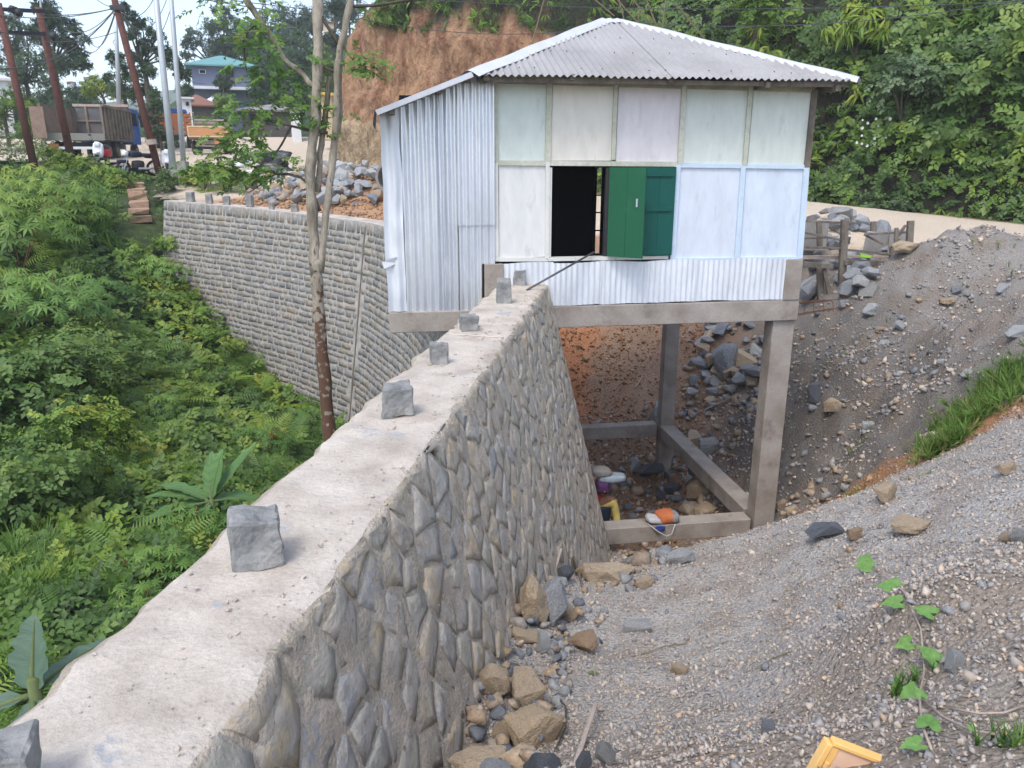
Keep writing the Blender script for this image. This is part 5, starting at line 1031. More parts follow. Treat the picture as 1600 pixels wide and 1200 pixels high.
# dry leaning stalks and single shrubs on the hill
def hpx(u, v):
    d = ray(u, v); best = min(((np.linalg.norm((q := hillp(t, h)) / np.linalg.norm(q) - d / np.linalg.norm(d))), t, h) for t in np.arange(0, HL - 5, .5) for h in np.arange(0, 10, .5)); return hillp(best[1], best[2]), best
for (u, v, r_, rz_, n, lf_, m_, t, lab) in [(1420, 150, 1.05, 1.0, 420, .42, 'leaf_pale', .5, 'pale grey green shrub on the hillside right of the roof'), (1330, 70, .8, .9, 260, .6, 'leaf', .7, 'bamboo like clump above the right end of the roof'), (1180, 60, .7, 1.3, 420, .3, 'leaf', .45, 'dense column of ivy on the hillside behind the roof'), (1375, 330, .8, .5, 200, .3, 'leaf_pale', .3, 'dusty low shrub at the hillside foot')]:
    p, b_ = hpx(u, v + 20); c_ = -p / np.linalg.norm(p); bush('hillside_shrub', p + c_ * .6, r_, r_, rz_, n, lf_, lab, m_, 'shrubs on the hillside', proto=BAM if 'bamboo' in lab else None, tint=t)
fl = MB()
p, b_ = hpx(1360, 215)
for k in range(16):
    q = p * .94 + np.array([rr.uniform(-.45, .45), 0, rr.uniform(-.45, .4)]); r_ = rr.uniform(.03, .055)
    for a in range(5): aa = a * 1.257; fl.add([q, q + [math.cos(aa) * r_, -.02, math.sin(aa) * r_], q + [math.cos(aa + .9) * r_, -.02, math.sin(aa + .9) * r_]], [(0, 1, 2)])
tag(fl.build('flowers', paint('white_petals', (.8, .8, .78))), 'white flowers on the creeper right of the hut', 'flowers', kind='stuff')
st = MB()
for (u0, v0, u1, v1) in [(990, 0, 1020, 42), (1005, 45, 965, 0), (1040, 0, 1035, 48), (975, 30, 967, 0), (1010, 0, 1028, 45), (1060, 10, 1100, 60), (850, 0, 828, 80), (760, 60, 775, 90), (1000, 10, 996, 40), (930, 0, 960, 25)]:
    a, _ = hpx(u0, max(v0, 2)); b_, _ = hpx(u1, v1); Y = min(a[1], b_[1]) - 1.0; st.tube([PY(u0, v0, Y), PY(u1, v1, Y)], .025, 4)
tag(st.build('dry_stalks', M['dry']), 'dry pale stalks leaning on the hillside above the roof', 'dry stalks', kind='stuff')

# ---------------------------------------------------------------- thin foreground tree
Yt = 9.3
def tp(u, v, dy=0): return np.array(PY(u, v, Yt + dy))
base = tp(520, 760); tree = empty('thin_tree', (base[0], base[1], LH([base])[0]), 'thin pale barked tree with reddish lower trunk standing between the near and the curved wall', 'tree'); TB = np.array(tree.location)
def tube_px(name, pts, r0, r1, m, par=None, n=10):
    P_ = [tp(*q) - TB for q in pts]; 
    Pn = []; 
    for a, b in zip(P_[:-1], P_[1:]):
        for f in np.linspace(0, 1, 5)[:-1]: Pn.append(a + (b - a) * f + np.array([rr.uniform(-.006, .006), 0, 0]))
    Pn.append(P_[-1]); R_ = [float(q) * (1 + .10 * math.sin(i * 1.7) + rr.uniform(-.05, .05)) for i, q in enumerate(np.linspace(r0, r1, len(Pn)))]
    return MB().tube(Pn, R_, n).build(name, M[m], par or tree, smooth=True)
def trunkmat():
    m = M['bark'].copy(); m.name = 'trunk_bark'; t = m.node_tree; N = t.nodes; Lk = t.links.new; b = [n for n in N if n.type == 'BSDF_PRINCIPLED'][0]; old = b.inputs['Base Color'].links[0].from_socket
    tc = N.new('ShaderNodeTexCoord'); sx_ = N.new('ShaderNodeSeparateXYZ'); Lk(tc.outputs['Object'], sx_.inputs[0]); n1 = N.new('ShaderNodeTexNoise'); n1.inputs['Scale'].default_value = 13; n1.inputs['Detail'].default_value = 8; Lk(tc.outputs['Object'], n1.inputs['Vector'])
    zc = float(tp(499, 440)[2] - TB[2]); h = N.new('ShaderNodeMapRange'); h.inputs[1].default_value = zc + .75; h.inputs[2].default_value = zc - .9; h.inputs[3].default_value = -.22; h.inputs[4].default_value = .12; Lk(sx_.outputs[2], h.inputs[0])
    ad = N.new('ShaderNodeMath'); ad.operation = 'ADD'; Lk(h.outputs[0], ad.inputs[0]); Lk(n1.outputs['Fac'], ad.inputs[1]); r = N.new('ShaderNodeMapRange'); r.inputs[1].default_value = .5; r.inputs[2].default_value = .57; Lk(ad.outputs[0], r.inputs[0])
    mx = N.new('ShaderNodeMix'); mx.data_type = 'RGBA'; Lk(r.outputs[0], mx.inputs[0]); Lk(old, mx.inputs[6]); mx.inputs[7].default_value = C(.11, .06, .038); Lk(mx.outputs[2], b.inputs['Base Color']); return m
M['trunk'] = trunkmat()
low = tube_px('trunk', [(522, 780), (515, 680), (508, 600), (499, 500), (495, 440), (493, 405)], .088, .066, 'trunk', n=14); low['label'] = 'reddish blotched lower trunk'
MB().tube([(0, 0, -.3), tp(522, 780) - TB], [.11, .088], 12).build('trunk_foot', M['barkdark'], tree)
tube_px('stem', [(494, 432), (488, 330), (484, 270), (492, 190), (497, 100), (497, 0), (496, -60)], .064, .052, 'trunk', n=14)
tube_px('stem', [(500, 425), (510, 330), (520, 250), (526, 170), (528, 100), (535, 60), (548, 0), (556, -60)], .042, .036, 'trunk')
tube_px('stem', [(497, 300, .1), (500, 240, .1), (508, 190, .1), (515, 120, .1)], .035, .03, 'bark'); tube_px('stem', [(520, 240, .1), (532, 180, .1), (530, 120, .1), (530, 90, .1)], .032, .028, 'bark')
for br in [([(530, 70), (505, 30), (490, 0), (480, -30)], .022, .016), ([(485, 290), (470, 277), (450, 272), (430, 272), (395, 285)], .02, .009), ([(512, 208), (480, 203), (455, 197), (440, 225), (425, 250)], .02, .009), ([(524, 112), (505, 105), (487, 106)], .014, .01),
           ([(488, 135), (470, 112), (445, 95), (425, 60), (405, 30), (385, 0), (370, -40)], .03, .04), ([(552, 10), (590, 8), (640, 0), (670, -12)], .02, .014), ([(535, 70), (545, 85), (555, 100)], .012, .006), ([(480, 280), (488, 300), (500, 330)], .02, .02), ([(445, 95), (455, 108), (475, 107)], .012, .008), ([(430, 272), (400, 262), (365, 250), (330, 270)], .010, .005), ([(405, 30), (380, 60), (385, 110)], .012, .006), ([(455, 197), (420, 190), (380, 175)], .008, .004), ([(430, 272), (390, 300), (360, 300)], .008, .004)]:
    tube_px('branch', br[0], br[1], br[2], 'barkdark' if br[1] < .03 else 'bark', n=7)
PIN = P_twig(9, leaf=.30, w_=.34, seed=5)
clus = [(390, 30, .24, 26), (370, 15, .2, 18), (410, 60, .2, 18), (400, 90, .2, 20), (425, 110, .22, 26), (400, 120, .16, 12), (455, 115, .16, 12), (375, 55, .12, 8), (430, 178, .17, 24), (455, 170, .12, 14), (415, 190, .14, 16), (375, 170, .18, 22), (352, 185, .14, 14), (365, 215, .2, 22), (390, 225, .16, 18), (375, 245, .2, 26), (405, 245, .16, 16), (345, 265, .16, 18), (320, 262, .12, 12), (300, 275, .12, 12), (375, 285, .2, 22), (420, 275, .1, 8), (555, 105, .15, 22), (565, 95, .1, 12), (575, 105, .08, 8), (515, 180, .1, 10), (510, 200, .1, 10), (512, 155, .08, 6), (480, 85, .07, 4), (460, 245, .07, 4), (340, 240, .1, 8), (300, 260, .08, 8), (410, 10, .2, 14), (445, 140, .1, 6)]
lst_ = []
for (u, v, r_, n) in clus:
    c_ = tp(u, v) - TB; n = int(n * .95); pos = c_ + rng.normal(0, 1, (n, 3)) * np.array([r_, r_ * .8, r_ * .55]); dirs = np.tile([0, -.3, 1.0], (n, 1)) + (pos - c_) / r_ * .25
    lst_.append(stamp(PIN, pos, frames(n, dirs=dirs, spread=.3), rng.uniform(.14, .24, n), np.clip(rng.normal(.35, .22, n), 0, 1)))
veg('foliage', lst_, M['leaf_light'], tree)

# ---------------------------------------------------------------- gravel and small debris (stuff)
def oct_(seed):
    r = random.Random(seed); V = np.array([(1, 0, 0), (-1, 0, 0), (0, 1, 0), (0, -1, 0), (0, 0, .8), (0, 0, -.8)]) * np.array([[r.uniform(.6, 1.2)] for _ in range(6)]) + np.array([[r.uniform(-.3, .3) for _ in range(3)] for _ in range(6)])
    return V, np.array([(0, 2, 4), (2, 1, 4), (1, 3, 4), (3, 0, 4), (2, 0, 5), (1, 2, 5), (3, 1, 5), (0, 3, 5)])
OC = [oct_(i) for i in range(6)]
dep_g = None
def scatter_stones(name, N, xr, yr, keepf, smed, ssig, tintf, label, mt='gravel', smax=.07):
    xy = np.stack([rng.uniform(*xr, N), rng.uniform(*yr, N)], 1); xy = xy[keepf(xy)]; z = RH(xy); P_ = np.concatenate([xy, z[:, None]], 1); z = z + rnoise(P_, np.ones(len(xy), bool)); d = np.linalg.norm(P_, axis=1)
    s_ = np.minimum(np.exp(rng.normal(math.log(smed), ssig, len(xy))), smax); P_[:, 2] = z + s_ * .25; lst_ = []
    for j in range(6): q = slice(j, None, 6); lst_.append(stamp(OC[j], P_[q], frames(len(P_[q]), spread=1.5), s_[q], tintf(P_[q]), 0.0))
    return tag(veg(name, lst_, M[mt]), label, 'gravel', kind='stuff')
def camside(xy): return (side(xy, PATHL) > .05) & (xy[:, 1] < 9.6) & (side(xy, EDGE) > .2)
def dens(xy, d0, p=1.6): return rng.random(len(xy)) < np.clip((d0 / np.hypot(xy[:, 0], xy[:, 1])) ** p, 0, 1)
rt = lambda P_: rng.random(len(P_)) * np.where(rng.random(len(P_)) < .86, .5, 1)
scatter_stones('gravel', 70000, (-.6, 5), (1.5, 6.5), lambda q: camside(q) & (q[:, 0] < q[:, 1] * .75 + .6) & dens(q, 3.2), .0062, .45, rt, 'fine grey gravel of the near mound')
scatter_stones('gravel', 60000, (-.3, 8), (2, 10), lambda q: camside(q) & (q[:, 0] < q[:, 1] * .75 + .6), .009, .42, rt, 'coarser gravel stones of the near mound')
scatter_stones('gravel', 26000, (2.4, 11.5), (9.0, 17), lambda q: ((side(q, PATHL) < -.1) | (q[:, 1] > 9.6)) & (q[:, 0] > 4.0 + .25 * (13 - q[:, 1])) & (q[:, 1] < 16.2) & (rng.random(len(q)) < np.clip(.5 + 1.2 * fb(q, .9, 3, 3.3), .1, 1)), .02, .5, lambda P_: rng.random(len(P_)) ** 2 * .6, 'dark slate chips on the slope behind the path')
scatter_stones('gravel', 1800, (.2, 4.5), (9.4, 16.5), lambda q: q[:, 0] < 4.8, .035, .5, lambda P_: rng.random(len(P_)) ** 1.5 * .8, 'rubble bits on the pit floor', smax=.1)
scatter_stones('earth_clods', 16000, (-1, 5), (9.8, 19.5), lambda q: q[:, 0] < 3.6 + (q[:, 1] - 14) * .3, .024, .5, lambda P_: rng.random(len(P_)), 'reddish earth clods on the fill slope under the hut', 'earthclod')
scatter_stones('earth_clods', 2500, (3.2, 7), (7.6, 10.6), lambda q: np.abs(side(q, PATHL)) < .5, .016, .5, lambda P_: .55 + .45 * rng.random(len(P_)), 'orange soil crumbs along the gully path', 'earthclod')
scatter_stones('earth_clods', 9000, (-9.5, 0), (20, 26), lambda q: (side(q, FW) > .7) & (rng.random(len(q)) < .8), .04, .5, lambda P_: .5 + .5 * rng.random(len(P_)), 'tan soil clods heaped behind the curved wall', 'earthclod')
# ---------------------------------------------------------------- creeping vine, crate corner, sticks, planks
vine = empty('creeping_vine', tuple(hit(1440, 1000, RH)), 'creeping vine with heart shaped green leaves running over the gravel at lower right', 'vine'); VO = np.array(vine.location)
def gpt(u, v, lift=.01): p = hit(u, v, RH); p[2] = gz_(p) + lift; return p
for pts in ([(1352, 870), (1372, 905), (1410, 945), (1436, 1000), (1444, 1050), (1437, 1085), (1432, 1110), (1436, 1160), (1450, 1200)], [(1430, 1105), (1470, 1140), (1515, 1158), (1550, 1178)], [(1480, 1120), (1530, 1115), (1570, 1105), (1600, 1092)]):
    MB().tube([gpt(u, v, .025) - VO for u, v in pts], .0042, 5).build('stem', M['woodpale'], vine, smooth=True)
def heart(): 
    o_ = [(0, 0), (-.30, .18), (-.38, .42), (-.12, .5), (.15, .42), (.42, .44), (.55, .28), (.8, .14), (1.05, 0)]
    ring = o_ + [(x, -y) for x, y in o_[-2:0:-1]]; V = [(.15, 0, -.03)] + [(x, y, .10 * abs(y) * 2 - .12 * x * x + .03 * math.sin(i * 2.1)) for i, (x, y) in enumerate(ring)]
    n = len(ring); return np.array(V), [(0, i + 1, (i + 1) % n + 1) for i in range(n)]
HV, HFc = heart(); M['vineleaf'] = mat('vine_leaf', [C(.13, .27, .07), C(.20, .36, .11)], 'noise', nscale=30, var=.12, vscale=60, bump=.5, bscale=90, bdist=.003, transl=.25)
for (u, v, wpx, a) in [(1356, 876, 22, .5), (1358, 897, 28, .4), (1402, 915, 26, .9), (1395, 935, 32, .2), (1402, 960, 32, .5), (1450, 980, 32, -.3), (1420, 1010, 30, .8), (1460, 1037, 36, -.5), (1410, 1075, 34, 1.4), (1425, 1095, 30, .9), (1435, 1110, 20, -.9), (1445, 1165, 40, -1.5), (1430, 1195, 34, .6), (1515, 1158, 12, -.8)]:
    p = gpt(u, v, .03) - VO; s_ = np.linalg.norm(p + VO) / 1205 * wpx * .74; R = rotz(a - .5 + 3.1) @ rotx(rr.uniform(-.3, .3)) @ roty(rr.uniform(-.1, .35)); R = rotx(.35) @ R
    link('leaf', fmesh('leaf', (HV * s_) @ R.T + p, HFc), M['vineleaf'], vine)
pb = ray(1292, 1160) / np.linalg.norm(ray(1292, 1160)) * 2.72; cr = empty('yellow_crate', pb, 'corner of a yellow plastic crate lid poking in at the bottom right', 'crate')
py_ = paint('yellow_plastic', (.82, .50, .17), d=(.6, .4, .2)); pp = paint('pink_board', (.74, .50, .36), d=(.65, .5, .38))
Rt = Matrix.Rotation(.55, 3, 'X')
su_ = Vector((0, sp, cp)); ax_ = Vector((math.cos(.37), 0, 0)) - su_ * math.sin(.37); ay_ = -su_ * math.cos(.30) - Vector((math.sin(.30), 0, 0)) + Vector((0, .25, 0));ax_.normalize(); az_ = ax_.cross(-ay_).normalized(); az_ = az_ if az_.z > 0 else -az_; ay_ = az_.cross(ax_); ay_ = ay_ if ay_.z < 0 else -ay_
Rt = Matrix((ax_, ay_, az_)).transposed()
def cb(nm, x0, x1, y0, y1, z0, z1, m_): MB().box(Rt @ Vector(((x0 + x1) / 2, (y0 + y1) / 2, (z0 + z1) / 2)), (x1 - x0, y1 - y0, z1 - z0), Rt).build(nm, m_, cr, bevel=.002)
cb('rim', 0, .018, 0, .3, -.03, .008, py_); cb('inner_rim', .019, .045, 0.003, .3, -.03, 0, py_); cb('board', .046, .26, .006, .3, -.025, -.004, pp); cb('latch', .024, .038, .06, .12, 0, .006, py_); cb('rim', .019, .26, -.012, .002, -.03, .006, py_)
def stick(u0, v0, u1, v1, wd, th, m, label, cat_='stick', l0=.01, l1=.03, name='wood_stick'):
    a = gpt(u0, v0, l0); b = gpt(u1, v1, l1); return tag(MB().bar(a, b, wd, th).build(name, M[m], bevel=.002), label, cat_)
stick(898, 1184, 930, 1128, .022, .012, 'woodpale', 'pale split wood stick standing among the rocks at the bottom', l0=.0, l1=.09)
def leanboard(u0, v0, u1, v1, wd, th, m, label, off=.03, name='plank', cat_='plank'):
    a = gpt(u0, v0, -.02); d = ray(u1, v1)
    # the upper end leans on the wall face: intersect the ray with the battered plane
    t = min(np.arange(1, 14, .01), key=lambda t: abs(((d * t)[:2] - WA) @ WN - BAT * (ZT - (d * t)[2]) - off)); return tag(MB().bar(a, d * t, wd, th, up=(WN[0], WN[1], 0)).build(name, M[m], bevel=.003), label, cat_)
leanboard(910, 912, 897, 876, .10, .02, 'wood', 'short grey plank leaning on the wall foot at the edge of the pit'); leanboard(862, 905, 877, 858, .025, .025, 'woodpale', 'thin pale stick leaning against the wall above the big slabs', cat_='stick', name='wood_stick')
for (u0, v0, u1, v1, w_, lab) in [(1100, 652, 1152, 625, .09, 'short plank lying in the rubble right of the rear column'), (1148, 648, 1168, 618, .16, 'brown flat wood piece beside the short plank in the rubble'), (993, 612, 1004, 596, .02, 'thin twig on the earth slope left of the rear column')]:
    stick(u0, v0, u1, v1, w_, .03, 'woodpale' if w_ < .1 else 'wood', lab, 'plank' if w_ > .05 else 'twig', .05, .08, 'plank' if w_ > .05 else 'twig')
tag(MB().tube([gpt(1002, 1022), gpt(1040, 1010, .02), gpt(1072, 1002), gpt(1075, 998)], .004, 5).build('twig', M['dry']), 'thin dry twig lying on the gravel by the pale tan rock', 'twig')
tag(MB().tube([gpt(1178, 1060), gpt(1205, 1045, .015), gpt(1232, 1034)], .004, 5).build('twig', M['dry']), 'pale dry straw on the gravel left of the vine', 'twig')
tag(MB().tube([gpt(868, 1092, .03), gpt(884, 1120, .03), gpt(884, 1145, .04), gpt(868, 1172, .03)], .005, 5).build('root', M['barkdark']), 'thin brown root curling beside the largest tan boulder', 'root')

# ---------------------------------------------------------------- wooden stand over the rock pile at the road edge
YS = 15.6
def sx(u, v, dy=0): return np.array(PY(u, v, YS + dy))
so = sx(1320, 480); stand = empty('wooden_stand', so, 'rough grey timber stand and railing beside the road right of the hut', 'stand')
def post(name, u0, v0, u1, v1, wpx, dy0=0, dy1=None, m='wood'):
    a = sx(u0, v0, dy0) - so; b = sx(u1, v1, dy0 if dy1 is None else dy1) - so; w_ = wpx * 16 / 1205; return MB().bar(a, b, w_, w_ * .8, (0, 1, 0) if abs(b[2] - a[2]) > .3 else (0, 0, 1)).build(name, M[m], stand, bevel=.004)
post('post', 1320, 343, 1314, 466, 10); post('post', 1280, 347, 1281, 386, 8, .8); post('post', 1423, 345, 1420, 392, 9, .3); post('post', 1401, 356, 1399, 400, 5); post('post', 1281, 418, 1283, 484, 9, .1); post('post', 1288, 420, 1298, 470, 6, -.1); post('post', 1365, 346, 1364, 372, 8, 1.0); post('post', 1363, 412, 1362, 440, 8, .3); post('post', 1395, 385, 1394, 415, 8)
for q in [(1252, 345, 1338, 349, 4, .1, .3), (1250, 362, 1318, 376, 4, .1, .0), (1250, 373, 1290, 371, 3, .4, .4), (1350, 366, 1416, 363, 4, .5, .2), (1350, 366, 1380, 382, 4, .6, .4), (1400, 372, 1424, 388, 4, .0, .2), (1248, 386, 1315, 388, 4, .1, 0), (1320, 390, 1392, 397, 4, 0, 0), (1398, 375, 1415, 352, 4, .2, .3), (1370, 425, 1392, 405, 4, .2, 0)]: post('rail', *q)
for q in [(1247, 412, 1300, 416, 9, -.2, -.1), (1318, 410, 1395, 411, 9, -.05, 0), (1250, 402, 1312, 402, 7, .2, .2), (1316, 400, 1390, 402, 5, .2, .2)]: post('plank', *q, m='wood' if q[4] == 9 else 'woodpale')
tag(MB().bar(sx(1344, 399, -.1), sx(1360, 401, -.1), .07, .05).build('green_bottle', paint('lime_plastic', (.30, .62, .04))), 'lime green plastic bottle lying on the planks of the wooden stand', 'bottle')
for (u0, v0, u1, v1, dy, lab) in [(1352, 370, 1395, 398, .9, 'upright concrete slab behind the right half of the wooden stand'), (1250, 350, 1290, 386, 1.2, 'upright concrete slab behind the left half of the wooden stand'), (1390, 364, 1420, 392, .8, 'smaller concrete slab at the right end of the wooden stand')]:
    a = sx(u0, v0, dy); b = sx(u1, v1, dy); c = (a + b) / 2; tag(MB().box(c, (abs(b[0] - a[0]), .08, abs(a[2] - b[2]) + .15), Matrix.Rotation(.15, 3, 'Y') if u0 == 1352 else None, jit=.02).build('concrete_slab', M['concretegrey'], bevel=.01), lab, 'slab')
rb = empty('rebar_cage', tuple(sx(1245, 480, -4.7)), 'rusty reinforcing bars sticking out beside the front concrete column', 'rebar'); ro = np.array(rb.location)
for (u0, v0, u1, v1) in [(1242, 472, 1322, 467), (1242, 491, 1300, 482), (1242, 474, 1300, 470), (1243, 493, 1330, 478)]: a = np.array(PY(u0, v0, 10.95)) - ro; b = np.array(PY(u1, v1, 12.2)) - ro; MB().tube([a, b], .008, 5).build('bar', M['rebar'], rb)
for k in range(4): a = np.array(PY(1256 + 15 * k, 471, 11.1 + .25 * k)) - ro; b = np.array(PY(1257 + 15 * k, 490 - k, 11.1 + .25 * k)) - ro; MB().tube([a, b], .005, 5).build('stirrup', M['rebar'], rb)

# ---------------------------------------------------------------- worker carrying a load in the pit
WX = np.array([1.36, 11.0, -6.42]); per = empty('person', WX, 'person in dark vest, yellow shirt and purple headscarf carrying a load in the pit', 'person', rz=.2)
def skin(name, verts, edges, radii, m, parent, root=0, sub=2):
    me = bpy.data.meshes.new(name); me.from_pydata(verts, edges, []); o_ = link(name, me, m, parent); sm = o_.modifiers.new('skin', 'SKIN'); sm.use_smooth_shade = True
    for i, r_ in enumerate(radii): me.skin_vertices[0].data[i].radius = (r_, r_) if not hasattr(r_, '__len__') else r_
    me.skin_vertices[0].data[root].use_root = True
    s_ = o_.modifiers.new('sub', 'SUBSURF'); s_.levels = sub; s_.render_levels = sub
    dg = bpy.context.evaluated_depsgraph_get(); ev = o_.evaluated_get(dg); nm = bpy.data.meshes.new_from_object(ev); o_.modifiers.clear(); o_.data = nm
    if not nm.materials: nm.materials.append(m)
    nm.polygons.foreach_set('use_smooth', [True] * len(nm.polygons)); return o_
skm = paint('skin', (.20, .10, .06), d=(.16, .08, .05)); 
bv = [(0, 0, .92), (0, -.01, 1.08), (0, -.03, 1.26), (0, -.05, 1.38), (0, -.09, 1.47), (0, -.12, 1.58), (.19, -.04, 1.36), (.25, -.10, 1.10), (.24, -.22, .90), (.24, -.26, .80), (-.19, -.04, 1.36), (-.27, -.12, 1.58), (-.16, -.16, 1.74), (-.14, -.16, 1.82), (.10, 0, .88), (.12, -.06, .48), (.12, .02, .08), (.13, -.12, .03), (-.10, 0, .88), (-.12, .06, .48), (-.12, .14, .08), (-.13, .0, .03)]
be_ = [(0, 1), (1, 2), (2, 3), (3, 4), (4, 5), (3, 6), (6, 7), (7, 8), (8, 9), (3, 10), (10, 11), (11, 12), (12, 13), (0, 14), (14, 15), (15, 16), (16, 17), (0, 18), (18, 19), (19, 20), (20, 21)]
br_ = [(.15, .11), (.13, .10), (.16, .11), (.14, .09), .055, (.085, .10), .07, .045, .032, .03, .07, .045, .032, .03, .09, .06, .04, .04, .09, .06, .04, .04]
skin('body', bv, be_, br_, skm, per)
skin('shirt', bv[1:4] + [bv[6], bv[7], (.245, -.20, .95), bv[10], bv[11]], [(0, 1), (1, 2), (2, 3), (3, 4), (4, 5), (2, 6), (6, 7)], [(.155, .12), (.18, .13), (.16, .11), .09, .066, .055, .09, .066], clo('yellow_shirt', (.42, .33, .10)), per)
skin('vest', [(0, 0, .98), (0, -.01, 1.08), (0, -.03, 1.25), (0, -.045, 1.34)], [(0, 1), (1, 2), (2, 3)], [(.18, .14), (.185, .145), (.195, .15), (.165, .13)], clo('navy_vest', (.02, .03, .05)), per)
skin('trousers', [(0, 0, .95), bv[14], bv[15], (.12, .0, .15), bv[18], bv[19], (-.12, .12, .15)], [(0, 1), (1, 2), (2, 3), (0, 4), (4, 5), (5, 6)], [(.17, .13), .115, .08, .065, .115, .08, .065], clo('dark_trousers', (.03, .035, .05)), per)
for k in range(4): skin('finger', [(.225 + .012 * k, -.27, .80), (.224 + .013 * k, -.29, .76 - .003 * (k % 2)), (.225 + .013 * k, -.285, .725)], [(0, 1), (1, 2)], [.009, .008, .006], skm, per, sub=1)
skin('thumb', [(.215, -.25, .82), (.20, -.28, .79), (.20, -.295, .765)], [(0, 1), (1, 2)], [.01, .009, .007], skm, per, sub=1)
soft('headscarf', (-.005, -.10, 1.62), (.105, .125, .10), clo('purple_cloth', (.07, .025, .085)), per, 2); soft('scarf_tail', (-.09, -.08, 1.45), (.08, .07, .10), clo('red_cloth', (.28, .02, .04)), per, 5)
MB().box((.0, -.225, 1.585), (.025, .03, .03)).build('nose', skm, per, bevel=.008)
cl = empty('carried_load', WX + np.array([.06, -.05, 1.74]), 'grey blue padded slab balanced on the head of the person in the pit', 'load', rz=.1)
soft('slab', (.10, 0, .0), (.24, .12, .055), clo('greyblue_pad', (.22, .26, .30)), cl, 3, amp=.2); soft('wrapped_stone', (-.05, .03, .09), (.16, .13, .07), clo('dull_grey_cloth', (.2, .19, .18)), cl, 8, amp=.3)
for o_ in (per,): pass

# ---------------------------------------------------------------- concrete pipe, black sheet, debris by the rock pile
pc = PY(601, 278, 19.9); pipe = empty('concrete_pipe', (pc[0] + .12, pc[1] + .4, pc[2] - .38), 'upright ended grey concrete pipe behind the metal corner of the hut', 'pipe')
mb = MB(); n = 28
for y_ in (0, .9):
    for r_ in (.42, .36):
        for k in range(n): a = 6.283 * k / n; mb.v.append((math.cos(a) * r_, y_, .38 + math.sin(a) * r_))
for k in range(n): m_ = (k + 1) % n; mb.f += [(k, m_, n + m_, n + k), (2 * n + k, 3 * n + k, 3 * n + m_, 2 * n + m_), (k, 2 * n + k, 2 * n + m_, m_), (n + k, n + m_, 3 * n + m_, 3 * n + k)]
mb.build('pipe_shell', M['concretegrey'], pipe, smooth=False)
p = hit(425, 268, RH); M['blacksheet'] = mat('black_plastic', [C(.015, .017, .022), C(.03, .033, .04)], 'noise', rough=.25, spec=.7, var=.1, bump=.8, bscale=6, bdist=.06)
me_ = soft('black_plastic_sheet', (0, 0, 0), (.75, .45, .42), M['blacksheet'], None, 3, n=9, amp=.9); me_.location = (p[0], p[1], p[2] + .25); tag(me_, 'crumpled black plastic sheet heaped at the left end of the rock pile', 'plastic sheet')

# ---------------------------------------------------------------- motorcycles
tyre = mat('tyre_rubber', [C(.02, .02, .02), C(.05, .045, .04)], 'noise', rough=.8, var=.2, bump=0); chrome = M['galv']
def torus(mb, c, R_, r_, ax='y', n=20, m=7):
    b = len(mb.v)
    for i in range(n):
        a = 6.2832 * i / n
        for j in range(m):
            q = 6.2832 * j / m; rr_ = R_ + r_ * math.cos(q); x, z_, y = rr_ * math.cos(a), rr_ * math.sin(a), r_ * math.sin(q)
            mb.v.append((c[0] + (x if ax == 'y' else y), c[1] + (y if ax == 'y' else x), c[2] + z_))
    for i in range(n):
        for j in range(m): mb.f.append((b + i * m + j, b + ((i + 1) % n) * m + j, b + ((i + 1) % n) * m + (j + 1) % m, b + i * m + (j + 1) % m))
    return mb
def bike(p, rz, label, body, front, scooter, lean=.12):
    """motorcycle with its front towards local -Y"""
    r = empty('motorcycle' if not scooter else 'scooter', p, label, 'motorcycle' if not scooter else 'scooter', rz=rz); r.rotation_euler = (0, lean, rz); RW = .3 if not scooter else .24
    for y_ in (-.62, .62):
        o_ = torus(MB(), (0, y_, RW), RW - .045, .05, 'x').build('wheel', tyre, r, smooth=True); h = MB()
        for k in range(6): a = k * 1.047; h.bar((0, y_, RW), (0, y_ + math.cos(a) * (RW - .06), RW + math.sin(a) * (RW - .06)), .02, .02, (1, 0, 0))
        h.tube([(-.06, y_, RW), (.06, y_, RW)], .05, 8).build('rim', chrome, o_)
    MB().tube([(.07, -.62, RW), (.07, -.50, .62), (.05, -.42, .92)], .022, 6).tube([(-.07, -.62, RW), (-.07, -.50, .62), (-.05, -.42, .92)], .022, 6).build('fork', chrome, r)
    MB().tube([(-.36, -.30, 1.0), (-.2, -.38, .98), (0, -.42, .93), (.2, -.38, .98), (.36, -.30, 1.0)], .016, 6).build('handlebar', M['dark'], r)
    for s_ in (-1, 1): MB().tube([(s_ * .22, -.38, .98), (s_ * .3, -.42, 1.16)], .007, 5).box((s_ * .32, -.43, 1.19), (.11, .02, .07)).build('mirror', M['dark'], r)
    soft('headlight', (0, -.52, .86), (.12, .09, .10), paint('lamp_glass', (.75, .77, .8)), r, 1, amp=0)
    soft('front_fender', (0, -.64, RW + .26), (.09, .24, .07), front, r, 2, amp=0)
    if scooter:
        soft('front_shield', (0, -.44, .62), (.22, .10, .32), front, r, 3, amp=0); soft('rear_body', (0, .38, .52), (.19, .42, .19), body, r, 4, amp=0); MB().box((0, -.08, .28), (.3, .5, .08)).build('footboard', M['dark'], r, bevel=.02)
    else:
        soft('fuel_tank', (0, -.12, .82), (.15, .26, .12), front, r, 3, amp=0); soft('engine', (0, -.02, .42), (.16, .24, .18), M['dark'], r, 4, amp=.1); soft('tail', (0, .5, .76), (.11, .26, .09), body, r, 5, amp=0); MB().tube([(.15, -.1, .3), (.17, .3, .3), (.17, .7, .4)], .045, 8).build('exhaust', chrome, r)
    soft('seat', (0, .28, .80), (.13, .38, .07), M['dark'], r, 6, amp=0); MB().bar((0, .2, .4), (-.25, .22, .02), .02, .02).build('kickstand', M['dark'], r)
    return r
